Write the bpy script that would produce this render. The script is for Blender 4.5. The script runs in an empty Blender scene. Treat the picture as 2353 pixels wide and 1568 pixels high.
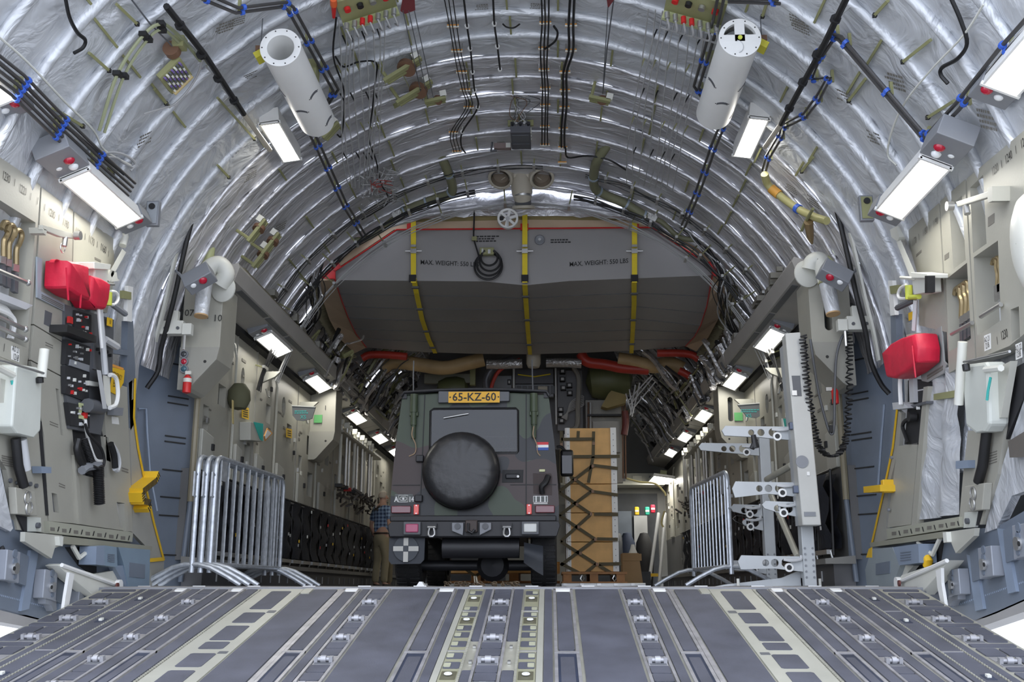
import bpy, bmesh, math, random
from mathutils import Vector as V, Matrix, noise
from mathutils.geometry import tessellate_polygon
random.seed(11)
R = math.radians
SC = bpy.context.scene
COL = SC.collection

# ------------------------------------------------------------------ camera
F = 2400.0
TH = math.atan(570 / F)                       # tilt up
PS = math.atan(88.5 / F * math.cos(TH))       # slight turn to the left
CAM = V((0.31, 0.0, -0.01))
cd = bpy.data.cameras.new('camera')
cd.sensor_width = 36
cd.lens = 36 * F / 2353
cd.clip_start = 0.05
cd.clip_end = 500
cam = bpy.data.objects.new('camera', cd)
COL.objects.link(cam)
cam.location = CAM
cam.rotation_euler = (math.pi / 2 + TH, 0, PS)
SC.camera = cam

# ------------------------------------------------------------------ sky and exposure
w = bpy.data.worlds.new('sky')
SC.world = w
w.use_nodes = True
bg = w.node_tree.nodes['Background']
bg.inputs[0].default_value = (0.87, 0.94, 1.10, 1)
bg.inputs[1].default_value = 2.6
SC.view_settings.view_transform = 'Standard'
SC.view_settings.look = 'None'
SC.view_settings.gamma = 1
SC.view_settings.use_curve_mapping = False
SC.view_settings.exposure = 0.2
LAMP = 24.0
try:
    SC.cycles.max_bounces = 8
    SC.cycles.diffuse_bounces = 5
    SC.cycles.glossy_bounces = 4
    SC.cycles.sample_clamp_indirect = 6
    SC.cycles.use_denoising = True
except Exception:
    pass

# ------------------------------------------------------------------ surveying: photograph pixel -> place in the hold
CF = V((-math.sin(PS) * math.cos(TH), math.cos(PS) * math.cos(TH), math.sin(TH)))
CR = V((math.cos(PS), math.sin(PS), 0))
CU = CR.cross(CF)
def ray(u, v):
    d = CF + CR * ((u - 1176.5) / F) - CU * ((v - 784) / F)
    return d / d.y
def at(u, v, D): return CAM + ray(u, v) * D
def onx(u, v, x):
    d = ray(u, v); return CAM + d * ((x - CAM.x) / d.x)
def onz(u, v, z):
    d = ray(u, v); return CAM + d * ((z - CAM.z) / d.z)
ZC, RC = 1.5, 3.15
def oncyl(u, v, r=RC):
    d = ray(u, v)
    a = d.x * d.x + d.z * d.z
    ox, oz = CAM.x, CAM.z - ZC
    b = ox * d.x + oz * d.z
    c = ox * ox + oz * oz - r * r
    return CAM + d * ((-b + math.sqrt(max(0, b * b - a * c))) / a)
DH, TA = 7.36, 0.2
AL = math.atan(TA)
RT = V((0, -math.cos(AL), -math.sin(AL)))
RN = V((0, -math.sin(AL), math.cos(AL)))
def ramp(x, s, h=0.0): return V((x, DH, 0)) + RT * s + RN * h
def ys(v): return (DH - DH * 480 / (480 + v - 1356)) / math.cos(AL)

# ------------------------------------------------------------------ materials
MATS = {}
def mat(name, col, rough=0.5, metal=0.0, bump=0.0, bscale=40, var=0.06, vscale=3.0, emit=0, alpha=1, trans=0, spec=0.5, coat=0):
    if name in MATS: return MATS[name]
    m = bpy.data.materials.new(name)
    m.use_nodes = True
    nt = m.node_tree
    b = nt.nodes['Principled BSDF']
    b.inputs['Roughness'].default_value = rough
    b.inputs['Metallic'].default_value = metal
    b.inputs['Base Color'].default_value = (*col, 1)
    b.inputs['Specular IOR Level'].default_value = spec
    if coat: b.inputs['Coat Weight'].default_value = coat
    if trans: b.inputs['Transmission Weight'].default_value = trans
    if alpha < 1: b.inputs['Alpha'].default_value = alpha
    if emit:
        b.inputs['Emission Color'].default_value = (1, 0.965, 0.87, 1) if emit > 0 else (*col, 1)
        b.inputs['Emission Strength'].default_value = abs(emit)
    tc = nt.nodes.new('ShaderNodeTexCoord')
    if var:
        n = nt.nodes.new('ShaderNodeTexNoise')
        n.inputs['Scale'].default_value = vscale
        n.inputs['Detail'].default_value = 6
        nt.links.new(tc.outputs['Object'], n.inputs['Vector'])
        r = nt.nodes.new('ShaderNodeMapRange')
        r.inputs[1].default_value = 0.3; r.inputs[2].default_value = 0.7
        r.inputs[3].default_value = 1 - var * 1.6; r.inputs[4].default_value = 1 + var
        nt.links.new(n.outputs['Fac'], r.inputs[0])
        mx = nt.nodes.new('ShaderNodeVectorMath'); mx.operation = 'SCALE'
        mx.inputs[0].default_value = col
        nt.links.new(r.outputs[0], mx.inputs['Scale'])
        nt.links.new(mx.outputs[0], b.inputs['Base Color'])
    if bump:
        n2 = nt.nodes.new('ShaderNodeTexNoise')
        n2.inputs['Scale'].default_value = bscale
        n2.inputs['Detail'].default_value = 5
        nt.links.new(tc.outputs['Object'], n2.inputs['Vector'])
        bp = nt.nodes.new('ShaderNodeBump')
        bp.inputs['Strength'].default_value = bump
        bp.inputs['Distance'].default_value = 0.02
        nt.links.new(n2.outputs['Fac'], bp.inputs['Height'])
        nt.links.new(bp.outputs[0], b.inputs['Normal'])
    MATS[name] = m
    return m

def foil(name, col, rough, metal, cr=1.0, stretch=(9, 3.0, 9)):
    """crinkled silver film: two noises and a ridged one drive the bump"""
    m = mat(name, col, rough, metal, var=0.05, vscale=1.3)
    nt = m.node_tree
    b = nt.nodes['Principled BSDF']
    tc = nt.nodes.new('ShaderNodeTexCoord')
    mp = nt.nodes.new('ShaderNodeMapping')
    mp.inputs['Scale'].default_value = stretch
    nt.links.new(tc.outputs['Object'], mp.inputs['Vector'])
    n1 = nt.nodes.new('ShaderNodeTexNoise'); n1.inputs['Scale'].default_value = 0.55
    n1.inputs['Detail'].default_value = 4; n1.inputs['Distortion'].default_value = 1.4
    nt.links.new(mp.outputs[0], n1.inputs['Vector'])
    n2 = nt.nodes.new('ShaderNodeTexNoise'); n2.noise_type = 'RIDGED_MULTIFRACTAL'
    n2.inputs['Scale'].default_value = 0.9; n2.inputs['Detail'].default_value = 5
    n2.inputs['Distortion'].default_value = 0.8
    nt.links.new(mp.outputs[0], n2.inputs['Vector'])
    a = nt.nodes.new('ShaderNodeMath'); a.operation = 'MULTIPLY_ADD'
    a.inputs[1].default_value = 0.22
    nt.links.new(n2.outputs['Fac'], a.inputs[0]); nt.links.new(n1.outputs['Fac'], a.inputs[2])
    bp = nt.nodes.new('ShaderNodeBump'); bp.inputs['Strength'].default_value = 0.55 * cr
    bp.inputs['Distance'].default_value = 0.06
    nt.links.new(a.outputs[0], bp.inputs['Height'])
    nt.links.new(bp.outputs[0], b.inputs['Normal'])
    return m

SILVER = foil('silver_foil', (0.70, 0.70, 0.73), 0.40, 0.6, 1.7, (4, 13, 4))
SILVER_PALE = foil('pale_silver_film', (0.62, 0.64, 0.67), 0.42, 0.36, 1.7, (5, 6, 5))
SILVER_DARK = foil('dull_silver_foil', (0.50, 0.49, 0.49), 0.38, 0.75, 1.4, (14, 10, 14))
WALL = mat('grey_green_paint', (0.36, 0.35, 0.30), 0.42, bump=0.03, bscale=60, var=0.04)
WALLD = mat('darker_grey_paint', (0.30, 0.29, 0.26), 0.5, var=0.05)
SOFF = mat('soffit_grey_paint', (0.36, 0.345, 0.325), 0.45, var=0.04)
BLUEG = mat('blue_grey_paint', (0.15, 0.178, 0.222), 0.45, bump=0.03, bscale=30, var=0.07)
BLUEL = mat('light_blue_grey_paint', (0.22, 0.27, 0.35), 0.45, var=0.06)
DGREY = mat('dark_grey_paint', (0.10, 0.105, 0.115), 0.5)
MGREY = mat('mid_grey_paint', (0.22, 0.23, 0.25), 0.45)
LGREY = mat('light_grey_paint', (0.52, 0.53, 0.54), 0.42, var=0.04)
BLACK = mat('black_rubber', (0.012, 0.012, 0.013), 0.5)
BLACKM = mat('matte_black', (0.018, 0.018, 0.02), 0.75)
WHITE = mat('white_paint', (0.78, 0.78, 0.76), 0.4, var=0.03)
OFFW = mat('off_white_paint', (0.66, 0.66, 0.60), 0.42, var=0.05)
OLIVE = mat('olive_primer', (0.27, 0.27, 0.13), 0.5, var=0.1)
OLIVEL = mat('pale_green_primer', (0.44, 0.47, 0.25), 0.5, var=0.08)
YELLOW = mat('yellow_paint', (0.75, 0.46, 0.02), 0.45, var=0.05)
YELLOWW = mat('yellow_webbing', (0.80, 0.62, 0.03), 0.7, bump=0.2, bscale=120)
RED = mat('red_paint', (0.55, 0.02, 0.02), 0.4)
REDF = mat('red_fabric', (0.60, 0.012, 0.045), 0.5, bump=0.25, bscale=14, var=0.12, vscale=6)
REDLENS = mat('red_lens', (0.45, 0.005, 0.03), 0.15, coat=0.6)
ORANGE = mat('orange_plastic', (0.75, 0.33, 0.06), 0.5)
BLUECL = mat('blue_clamp', (0.04, 0.12, 0.55), 0.45)
STEEL = mat('steel', (0.55, 0.55, 0.54), 0.35, 0.85, var=0.06)
GALV = mat('galvanised_steel', (0.50, 0.53, 0.57), 0.42, 0.6, var=0.14, vscale=25)
PIPE = mat('dark_pipe', (0.075, 0.072, 0.072), 0.38, 0.3, var=0.1)
TAN = mat('tan_panel', (0.50, 0.375, 0.255), 0.55, var=0.05)
TAND = mat('tan_duct_wrap', (0.42, 0.29, 0.14), 0.55, bump=0.3, bscale=10, var=0.12)
BEIGE = mat('beige_duct', (0.47, 0.43, 0.35), 0.45, var=0.04)
REDDUCT = mat('red_duct', (0.42, 0.035, 0.02), 0.45, bump=0.2, bscale=12, var=0.15)
BOXG = mat('wing_box_grey', (0.30, 0.29, 0.285), 0.5, var=0.04, vscale=1.2)
BROWN = mat('brown_wheel', (0.16, 0.085, 0.05), 0.55, var=0.12)
TEAL = mat('teal_lettering', (0.05, 0.42, 0.38), 0.5)
GREEN = mat('green_paint', (0.02, 0.33, 0.23), 0.5)
LENS = mat('lamp_lens', (1, 1, 1), 0.5, var=0, emit=LAMP)
CLEAR = mat('clear_dome', (0.85, 0.87, 0.88), 0.12, spec=0.7, coat=0.5, var=0)
DECK = mat('deck_beige', (0.40, 0.39, 0.325), 0.42, 0.25, bump=0.05, bscale=50, var=0.12, vscale=5)
PAD = mat('non_slip_pad', (0.080, 0.084, 0.108), 0.55, bump=0.25, bscale=300, var=0.16, vscale=4)
WORN = mat('worn_rail', (0.42, 0.41, 0.42), 0.4, 0.5, var=0.15, vscale=12)
RECESS = mat('recess_navy', (0.02, 0.028, 0.055), 0.6, var=0.2)
WOOD = mat('plywood', (0.74, 0.43, 0.15), 0.55, var=0.1, vscale=5)
WOODD = mat('pallet_wood', (0.36, 0.17, 0.06), 0.6, var=0.15, vscale=7)
STRAP = mat('olive_strap', (0.115, 0.095, 0.055), 0.8, bump=0.2, bscale=100)
INK = mat('black_ink', (0.02, 0.02, 0.02), 0.6, var=0)
INKP = mat('faded_ink', (0.16, 0.15, 0.13), 0.6, var=0)
BRASS = mat('brass_rod', (0.30, 0.23, 0.12), 0.35, 0.6)
SEATM = mat('seat_webbing', (0.012, 0.014, 0.022), 0.7, bump=0.3, bscale=30, var=0.2)
WIREG = mat('grey_wire', (0.42, 0.42, 0.42), 0.5)

# ------------------------------------------------------------------ mesh building
class MB:
    def __init__(s): s.v = []; s.f = []
    def add(s, vs, fs):
        k = len(s.v); s.v += [V(p) for p in vs]; s.f += [tuple(i + k for i in f) for f in fs]; return s
    def box(s, c, d, M=None):
        c = V(c); h = [x / 2 for x in d]; vs = []
        for x in (-1, 1):
            for y in (-1, 1):
                for z in (-1, 1):
                    p = V((x * h[0], y * h[1], z * h[2]))
                    vs.append(c + (M @ p if M else p))
        return s.add(vs, [(0, 1, 3, 2), (4, 6, 7, 5), (0, 4, 5, 1), (2, 3, 7, 6), (0, 2, 6, 4), (1, 5, 7, 3)])
    def hexa(s, a, b):     # two quads of matching corners
        return s.add(list(a) + list(b), [(3, 2, 1, 0), (4, 5, 6, 7)] + [(i, (i + 1) % 4, (i + 1) % 4 + 4, i + 4) for i in range(4)])
    def prism(s, pts, d, holes=()):
        pts = [V(p) for p in pts]; d = V(d)
        loops = [pts] + [[V(p) for p in h] for h in holes]
        flat = [p for l in loops for p in l]; n = len(flat)
        tri = tessellate_polygon(loops)
        fs = [tuple(t) for t in tri] + [tuple(i + n for i in reversed(t)) for t in tri]
        k = 0
        for l in loops:
            m = len(l)
            for i in range(m):
                j = (i + 1) % m
                fs.append((k + i, k + j, k + j + n, k + i + n))
            k += m
        return s.add(flat + [p + d for p in flat], fs)
    def tube(s, pts, r, n=7, closed=False, caps=True):
        pts = [V(p) for p in pts]; m = len(pts)
        if m < 2: return s
        rr = r if isinstance(r, (list, tuple)) else [r] * m
        tang = []
        for i in range(m):
            if closed: t = pts[(i + 1) % m] - pts[i - 1]
            else: t = pts[min(i + 1, m - 1)] - pts[max(i - 1, 0)]
            tang.append(t.normalized() if t.length > 1e-9 else V((0, 0, 1)))
        up = tang[0].orthogonal().normalized(); vs = []
        for i in range(m):
            t = tang[i]; up = up - t * up.dot(t)
            up = up.normalized() if up.length > 1e-6 else t.orthogonal().normalized()
            q = t.cross(up)
            for k in range(n):
                a = 2 * math.pi * k / n
                vs.append(pts[i] + (up * math.cos(a) + q * math.sin(a)) * rr[i])
        fs = []
        for i in range(m if closed else m - 1):
            for k in range(n):
                a, b = i * n + k, i * n + (k + 1) % n
                c, e = ((i + 1) % m) * n + (k + 1) % n, ((i + 1) % m) * n + k
                fs.append((a, b, c, e))
        if caps and not closed:
            fs += [tuple(range(n - 1, -1, -1)), tuple((m - 1) * n + k for k in range(n))]
        return s.add(vs, fs)
    def cyl(s, a, b, r, r2=None, n=16):
        return s.tube([a, b], [r, r if r2 is None else r2], n)
    def ribbon(s, pts, wdir, w, t=0.004):
        """flat strap along pts, wdir = unit vector across (or one per point)"""
        pts = [V(p) for p in pts]; vs = []; m = len(pts)
        for i in range(m):
            tg = (pts[min(i + 1, m - 1)] - pts[max(i - 1, 0)]).normalized()
            wd = V(wdir[i] if isinstance(wdir, list) else wdir); nn = tg.cross(wd).normalized()
            for sw, sn in ((-1, -1), (1, -1), (1, 1), (-1, 1)): vs.append(pts[i] + wd * (w / 2 * sw) + nn * (t / 2 * sn))
        fs = [(3, 2, 1, 0), tuple((m - 1) * 4 + k for k in range(4))]
        for i in range(m - 1):
            for k in range(4): fs.append((i * 4 + k, i * 4 + (k + 1) % 4, i * 4 + 4 + (k + 1) % 4, i * 4 + 4 + k))
        return s.add(vs, fs)
    def lathe(s, prof, o, ax, n=24):
        """prof = [(radius, height)] about the axis ax at o"""
        o = V(o); ax = V(ax).normalized(); e = ax.orthogonal().normalized(); g = ax.cross(e); vs = []
        for r, h in prof:
            for k in range(n):
                a = 2 * math.pi * k / n
                vs.append(o + ax * h + (e * math.cos(a) + g * math.sin(a)) * r)
        fs = []
        for i in range(len(prof) - 1):
            for k in range(n):
                fs.append((i * n + k, i * n + (k + 1) % n, (i + 1) * n + (k + 1) % n, (i + 1) * n + k))
        return s.add(vs, fs)
    def dome(s, o, ax, r, flat=1.0, n=14, m=5):
        return s.lathe([(max(1e-4, r * math.cos(math.pi / 2 * i / m)), r * flat * math.sin(math.pi / 2 * i / m)) for i in range(m + 1)], o, ax, n)
    def grid(s, rows):
        k = len(s.v); a = len(rows); b = len(rows[0])
        for r_ in rows: s.v += [V(p) for p in r_]
        for i in range(a - 1):
            for j in range(b - 1): s.f.append((k + i * b + j, k + i * b + j + 1, k + (i + 1) * b + j + 1, k + (i + 1) * b + j))
        return s
    def build(s, name, m, parent=None, smooth=40, bevel=0, kind=None):
        off = ROOT.get(parent.name, V((0, 0, 0))) if parent else V((0, 0, 0))
        me = bpy.data.meshes.new(name)
        me.from_pydata([tuple(p - off) for p in s.v], [], s.f)
        me.materials.append(m)
        b = bmesh.new(); b.from_mesh(me); bmesh.ops.recalc_face_normals(b, faces=b.faces); b.to_mesh(me); b.free()
        if smooth:
            me.shade_smooth()
            try: me.set_sharp_from_angle(angle=R(smooth))
            except Exception: pass
        o = bpy.data.objects.new(name, me); COL.objects.link(o)
        if parent:
            o.parent = parent; ROOT[o.name] = off
        if bevel:
            bv = o.modifiers.new('bevel', 'BEVEL'); bv.width = bevel; bv.segments = 2; bv.limit_method = 'ANGLE'; bv.angle_limit = R(40)
        if kind: o['kind'] = kind
        return o
ROOT = {}
def thing(name, label, cat, loc=(0, 0, 0), group=None):
    o = bpy.data.objects.new(name, None); COL.objects.link(o)
    o.empty_display_size = 0.1
    o.location = loc; ROOT[o.name] = V(loc)
    o['label'] = label; o['category'] = cat
    if group: o['group'] = group
    return o
def struct(name, loc=(0, 0, 0)):
    o = bpy.data.objects.new(name, None); COL.objects.link(o)
    o.location = loc; ROOT[o.name] = V(loc); o['kind'] = 'structure'
    return o
def tag(o, label, cat, group=None):
    o['label'] = label; o['category'] = cat
    if group: o['group'] = group
    return o
def kids(o): return [c for c in KIDS.get(o.name, [])]
def copy_tree(o, delta=(0, 0, 0), parent=None, label=None, group=None):
    c = o.copy(); COL.objects.link(c); c.parent = parent
    if parent is None:
        c.location = o.location + V(delta)
        ROOT[c.name] = V(c.location)
    if label: c['label'] = label
    if group: c['group'] = group
    for ch in list(o.children): copy_tree(ch, parent=c)
    return c
def off(pts, d): return [V(p) + V(d) for p in pts]
def px(pts, proj, *a): return [proj(u, v, *a) for u, v in pts]
def rect(u0, v0, u1, v1): return [(u0, v0), (u1, v0), (u1, v1), (u0, v1)]
def arcpts(c, e, g, r, a0, a1, n=12):
    return [V(c) + V(e) * (r * math.cos(a0 + (a1 - a0) * i / n)) + V(g) * (r * math.sin(a0 + (a1 - a0) * i / n)) for i in range(n + 1)]
def spline(pts, n=6):
    """Catmull-Rom through the points"""
    p = [V(q) for q in pts]; p = [p[0] * 2 - p[1]] + p + [p[-1] * 2 - p[-2]]; out = []
    for i in range(1, len(p) - 2):
        for k in range(n):
            t = k / n
            out.append(0.5 * ((2 * p[i]) + (p[i + 1] - p[i - 1]) * t + (2 * p[i - 1] - 5 * p[i] + 4 * p[i + 1] - p[i + 2]) * t * t
                              + (-p[i - 1] + 3 * p[i] - 3 * p[i + 1] + p[i + 2]) * t ** 3))
    return out + [p[-2]]
FONTC = {}
def text(body, size, o, xd, yd, m, parent=None, name='lettering', ax='CENTER', lift=0.002, sx=1.0, bold=0.0):
    """lettering as a flat mesh: o = middle, xd = reading direction, yd = up"""
    key = (body, ax, bold)
    if key not in FONTC:
        c = bpy.data.curves.new('lettering', 'FONT'); c.body = body; c.align_x = ax; c.align_y = 'CENTER'; c.size = 1; c.offset = bold; c.resolution_u = 2
        ob = bpy.data.objects.new('lettering_tmp', c); COL.objects.link(ob)
        dg = bpy.context.evaluated_depsgraph_get(); me = bpy.data.meshes.new_from_object(ob.evaluated_get(dg))
        FONTC[key] = ([v_.co.copy() for v_ in me.vertices], [tuple(p.vertices) for p in me.polygons])
        bpy.data.objects.remove(ob); bpy.data.curves.remove(c); bpy.data.meshes.remove(me)
    vs, fs = FONTC[key]; xd = V(xd).normalized(); yd = V(yd).normalized(); n = xd.cross(yd)
    mb = MB(); mb.add([V(o) + xd * (p.x * size * sx) + yd * (p.y * size) + n * lift for p in vs], fs)
    return mb.build(name, m, parent, smooth=0)
ORD = ['first', 'second', 'third', 'fourth', 'fifth', 'sixth', 'seventh', 'eighth', 'ninth', 'tenth', 'eleventh', 'twelfth', 'thirteenth', 'fourteenth', 'fifteenth', 'sixteenth', 'seventeenth', 'eighteenth', 'nineteenth', 'twentieth']
X, Y, Z = V((1, 0, 0)), V((0, 1, 0)), V((0, 0, 1))

def smallprint(o, xd, yd, wd, rows, lh, m, parent, seed=0, name='small_print'):
    """unreadable small print: rows of short dashes, flat on the surface"""
    rn = random.Random(seed); xd = V(xd).normalized(); yd = V(yd).normalized(); n = xd.cross(yd); mb = MB()
    for r_ in range(rows):
        x = -wd / 2; e = wd / 2 - rn.uniform(0, .3) * wd
        while x < e:
            l = rn.uniform(.06, .16) * wd
            a = V(o) + xd * x + yd * (-r_ * lh) + n * .002
            mb.add([a, a + xd * l, a + xd * l + yd * lh * .55, a + yd * lh * .55], [(0, 1, 2, 3)]); x += l + .03 * wd
    return mb.build(name, m, parent, smooth=0)
# ================================================================== apron outside
gm = mat('concrete_apron', (0.62, 0.61, 0.58), 0.8, bump=0.1, bscale=3, var=0.08, vscale=0.6)
g = MB().add([(-90, -90, -1.75), (90, -90, -1.75), (90, 60, -1.75), (-90, 60, -1.75)], [(0, 1, 2, 3)]).build('floor_apron', gm, smooth=0); g['kind'] = 'structure'

# ================================================================== ceiling: blankets between frames
ceil = struct('ceiling')
RIBS = [4.75, 5.2, 5.65, 6.1, 6.55, 6.98, 7.38, 7.76, 8.12, 8.5, 8.88, 9.24, 9.6, 10.06, 10.52, 10.95, 11.38, 11.8]
def cylp(y, a, r=RC): return V((math.sin(a) * r, y, ZC + math.cos(a) * r))
def bay(y0, y1, seed, lim, m, sag, k=9, na=150):
    rows = []
    for i in range(k + 1):
        t = i / k; y = y0 + (y1 - y0) * t; row = []
        for j in range(na + 1):
            a = -lim + 2 * lim * j / na
            n1 = noise.noise(V((a * 5, y * 2.2, seed * 7.1))); n2 = noise.noise(V((a * 17, y * 5, seed * 3.3)))
            r = RC + (.07 * t if y1 > 11.7 else 0) - sag * math.sin(math.pi * t) * (0.6 + 0.6 * n1) + 0.014 * n2 + 0.014 * n1 - 0.012 * abs(noise.noise(V((a * 9 + 3 * n1, y * 9, seed)))) * math.sin(math.pi * t)
            row.append(cylp(y, a, r))
        rows.append(row)
    return MB().grid(rows).build('insulation_blanket', m, ceil, smooth=180)
def rib(y, seed, lim, rad, m, na=150):
    pts = []; rr = []
    for j in range(na + 1):
        a = -lim + 2 * lim * j / na
        n1 = noise.noise(V((a * 9, seed * 5.7, 2.2))); n2 = noise.noise(V((a * 31, seed * 1.7, 9.2)))
        pts.append(cylp(y + 0.012 * n1, a, RC + (.06 if y > 11.7 else 0) - 0.018 + 0.010 * n1 + 0.005 * n2)); rr.append(rad * (1 + 0.16 * n1 + 0.12 * n2))
    return MB().tube(pts, rr, 8).build('frame_cover', m, ceil, smooth=180)
for i in range(len(RIBS) - 1):
    y0, y1 = RIBS[i], RIBS[i + 1]
    aft = y1 < 8.6
    bay(y0, y1, i, R(104 if aft else 84), SILVER_PALE if aft else SILVER, 0.035 if aft else 0.028)
    rib(y0, i, R(104 if aft else 84), 0.036 if aft else 0.019, SILVER_PALE if aft else SILVER)
rib(11.8, 40, R(84), 0.022, SILVER)
RF = 3.5
# forward of the wing box: dark, crowded tunnel
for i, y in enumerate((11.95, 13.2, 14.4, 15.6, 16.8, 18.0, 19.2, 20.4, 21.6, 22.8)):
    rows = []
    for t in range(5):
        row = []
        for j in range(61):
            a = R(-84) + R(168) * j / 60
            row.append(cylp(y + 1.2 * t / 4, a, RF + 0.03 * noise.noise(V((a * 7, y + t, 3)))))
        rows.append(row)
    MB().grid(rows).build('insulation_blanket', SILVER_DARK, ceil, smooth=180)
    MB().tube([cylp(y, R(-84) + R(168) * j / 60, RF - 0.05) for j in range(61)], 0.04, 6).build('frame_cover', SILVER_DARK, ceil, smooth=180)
# longitudinal stringers peeping between the frames
for aa in (-52, -44, -34, -24.5, -15.5, -7.5, 0.2, 8, 16, 24.5, 34, 44, 52):
    for i in range(len(RIBS) - 2):
        y0, y1 = RIBS[i], RIBS[i + 1]
        if random.random() < (0.25 if y1 > 8.6 and abs(aa) < 26 else 0.55): continue
        a = R(aa + random.uniform(-0.5, 0.5)); f0, f1 = random.uniform(0.0, 0.15), random.uniform(0.75, 0.95)
        MB().ribbon([cylp(y0 + (y1 - y0) * f0, a, RC - 0.035), cylp(y0 + (y1 - y0) * f1, a, RC - 0.035)], V((math.cos(a), 0, -math.sin(a))), 0.016, 0.014).build('stringer', OLIVE, ceil, smooth=0)
# outer skin behind the side panels (keeps daylight out)
hull = struct('wall_hull')
for sg in (-1, 1):
    rows = [[V((sg * math.sin(R(d)) * 3.45, y, ZC + math.cos(R(d)) * 3.45)) for d in range(70, 118, 4)] for y in (4.4, 6.5, 8.9, 10.5)]
    MB().grid(rows).build('skin', mat('hull_dark', (0.12, 0.13, 0.14), 0.6), hull, smooth=180)

# ================================================================== wing box
wb = struct('ceiling_wing_box')
DW = 12.0
face = [(770, 644), (770, 623), (912, 528), (1497, 523), (1637, 614), (1637, 633), (1308, 646), (1206, 656), (1112, 647)]
fp = px(face, at, DW)
MB().prism(fp, (0, 0.25, 0)).build('front_panel', BOXG, wb, smooth=0)
zb = 3.57
def onbox(u, v):
    return onz(u, v, zb)
crease = [at(u, v, DW) for u, v in [(770, 644), (941, 646), (1112, 647), (1206, 656), (1308, 646), (1472, 640), (1637, 633)]]
bot = []
ends = [(-2.38, 15.3), (-1.6, 15.7), (-0.7, 15.85), (0.0, 15.9), (0.7, 15.85), (1.6, 15.7), (2.33, 15.3)]
EDG = {-1: ([(770, 644), (785, 691), (800, 730), (818, 768), (842, 799)], [12.0, 12.9, 13.7, 14.6, 15.4]), 1: ([(1637, 633), (1624, 705), (1610, 748), (1596, 774), (1575, 796)], [12.0, 12.9, 13.7, 14.6, 15.4])}
def edge(sg, t):
    q, d = EDG[sg]; f = t * 4; i = min(3, int(f)); g_ = f - i
    return at(q[i][0] + (q[i + 1][0] - q[i][0]) * g_, q[i][1] + (q[i + 1][1] - q[i][1]) * g_, d[i] + (d[i + 1] - d[i]) * g_)
rows = []
for k in range(13):
    t = k / 12; row = []; el, er = edge(-1, t), edge(1, t)
    for i, (c, e) in enumerate(zip(crease, ends)):
        q = V((e[0], e[1], 3.53)); p = c.lerp(q, t)
        p.z = c.z + (zb + 0.01 - c.z) * min(1, t * 2.2) - 0.03 * max(0, t - 0.85) * 6
        if i == 0: p = el
        elif i == 6: p = er
        row.append(p)
    rows.append(row)
# belly planks: separate strips with a small step at each joint
for k in range(0, 12, 2):
    a, b_, c_ = rows[k], rows[k + 1], rows[k + 2]
    st = V((0, 0.006, 0.004 * (k % 4 == 0)))
    mb = MB().grid([off(a, st), b_, off(c_, (0, -0.006, 0))]).grid([off(a, st + V((0, 0, 0.03))), off(c_, (0, -0.006, 0.03))])
    mb.build('belly_plank', BOXG, wb, smooth=60)
for k in (2, 4, 6, 8, 10): MB().tube([p - V((0, 0, .002)) for p in rows[k]], .005, 4).build('plank_joint', DGREY, wb)
MB().grid([off(rows[-1], (0, 0, 0)), off(rows[-1], (0, 0.35, 0.35)), off(rows[-1], (0, 0.6, 0.9))]).build('rear_edge', BOXG, wb)
# tan surround
def strip(inner, outer, dep, m, name, par):
    mb = MB()
    for i in range(len(inner) - 1):
        a, b_, c_, d_ = inner[i], inner[i + 1], outer[i + 1], outer[i]
        mb.hexa([a, b_, c_, d_], off([a, b_, c_, d_], dep))
    return mb.build(name, m, par, smooth=0)
top_in = [(765, 623), (905, 528), (1490, 523), (1500, 523), (1640, 614)]
top_out = [(738, 622), (892, 512), (1206, 505), (1530, 508), (1668, 620)]
strip(px(top_in, at, DW - 0.03), px(top_out, at, DW - 0.03), (0, 0.2, 0), TAN, 'tan_surround', wb)
for sg, xin, xo in ((-1, -2.38, -2.75), (1, 2.33, 2.75)):
    A, ds = EDG[sg]
    B = [(736, 645), (742, 690), (757, 735), (782, 780), (815, 812)] if sg < 0 else [(1668, 633), (1664, 690), (1650, 735), (1628, 775), (1600, 808)]
    back = [at(u, v, d) + V((-sg * .0, .35, .25)) for (u, v), d in zip(A, ds)]
    MB().grid([[at(u, v, d) for (u, v), d in zip(A, ds)], back]).build('rim_return', BOXG, wb)
    strip([at(u, v, d) for (u, v), d in zip(A, ds)], [at(u, v, d - 0.1) for (u, v), d in zip(B, ds)], (0, 0.1, 0.12), TAN, 'tan_surround', wb)
    ed = [at(u, v, d - 0.02) for (u, v), d in zip(A, ds)]
    MB().tube(ed, 0.008, 5).build('red_edge', RED, wb)
MB().tube(px([(770, 644), (770, 623), (912, 528), (1497, 523), (1637, 614), (1637, 633)], at, DW - 0.04), 0.010, 5).build('red_edge', RED, wb)
for q in ([(736, 640), (745, 620), (770, 622), (770, 641)], [(758, 612), (776, 601), (784, 614), (768, 624)], [(1638, 614), (1664, 617), (1668, 634), (1638, 634)], [(1625, 602), (1640, 600), (1650, 614), (1632, 616)],
          [(935, 512), (945, 512), (945, 528), (935, 528)], [(1196, 514), (1214, 514), (1214, 529), (1196, 529)], [(1453, 508), (1468, 508), (1468, 523), (1453, 523)]):
    MB().prism(px(q, at, DW - 0.055), (0, 0.02, 0)).build('red_corner', RED, wb, smooth=0)
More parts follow.
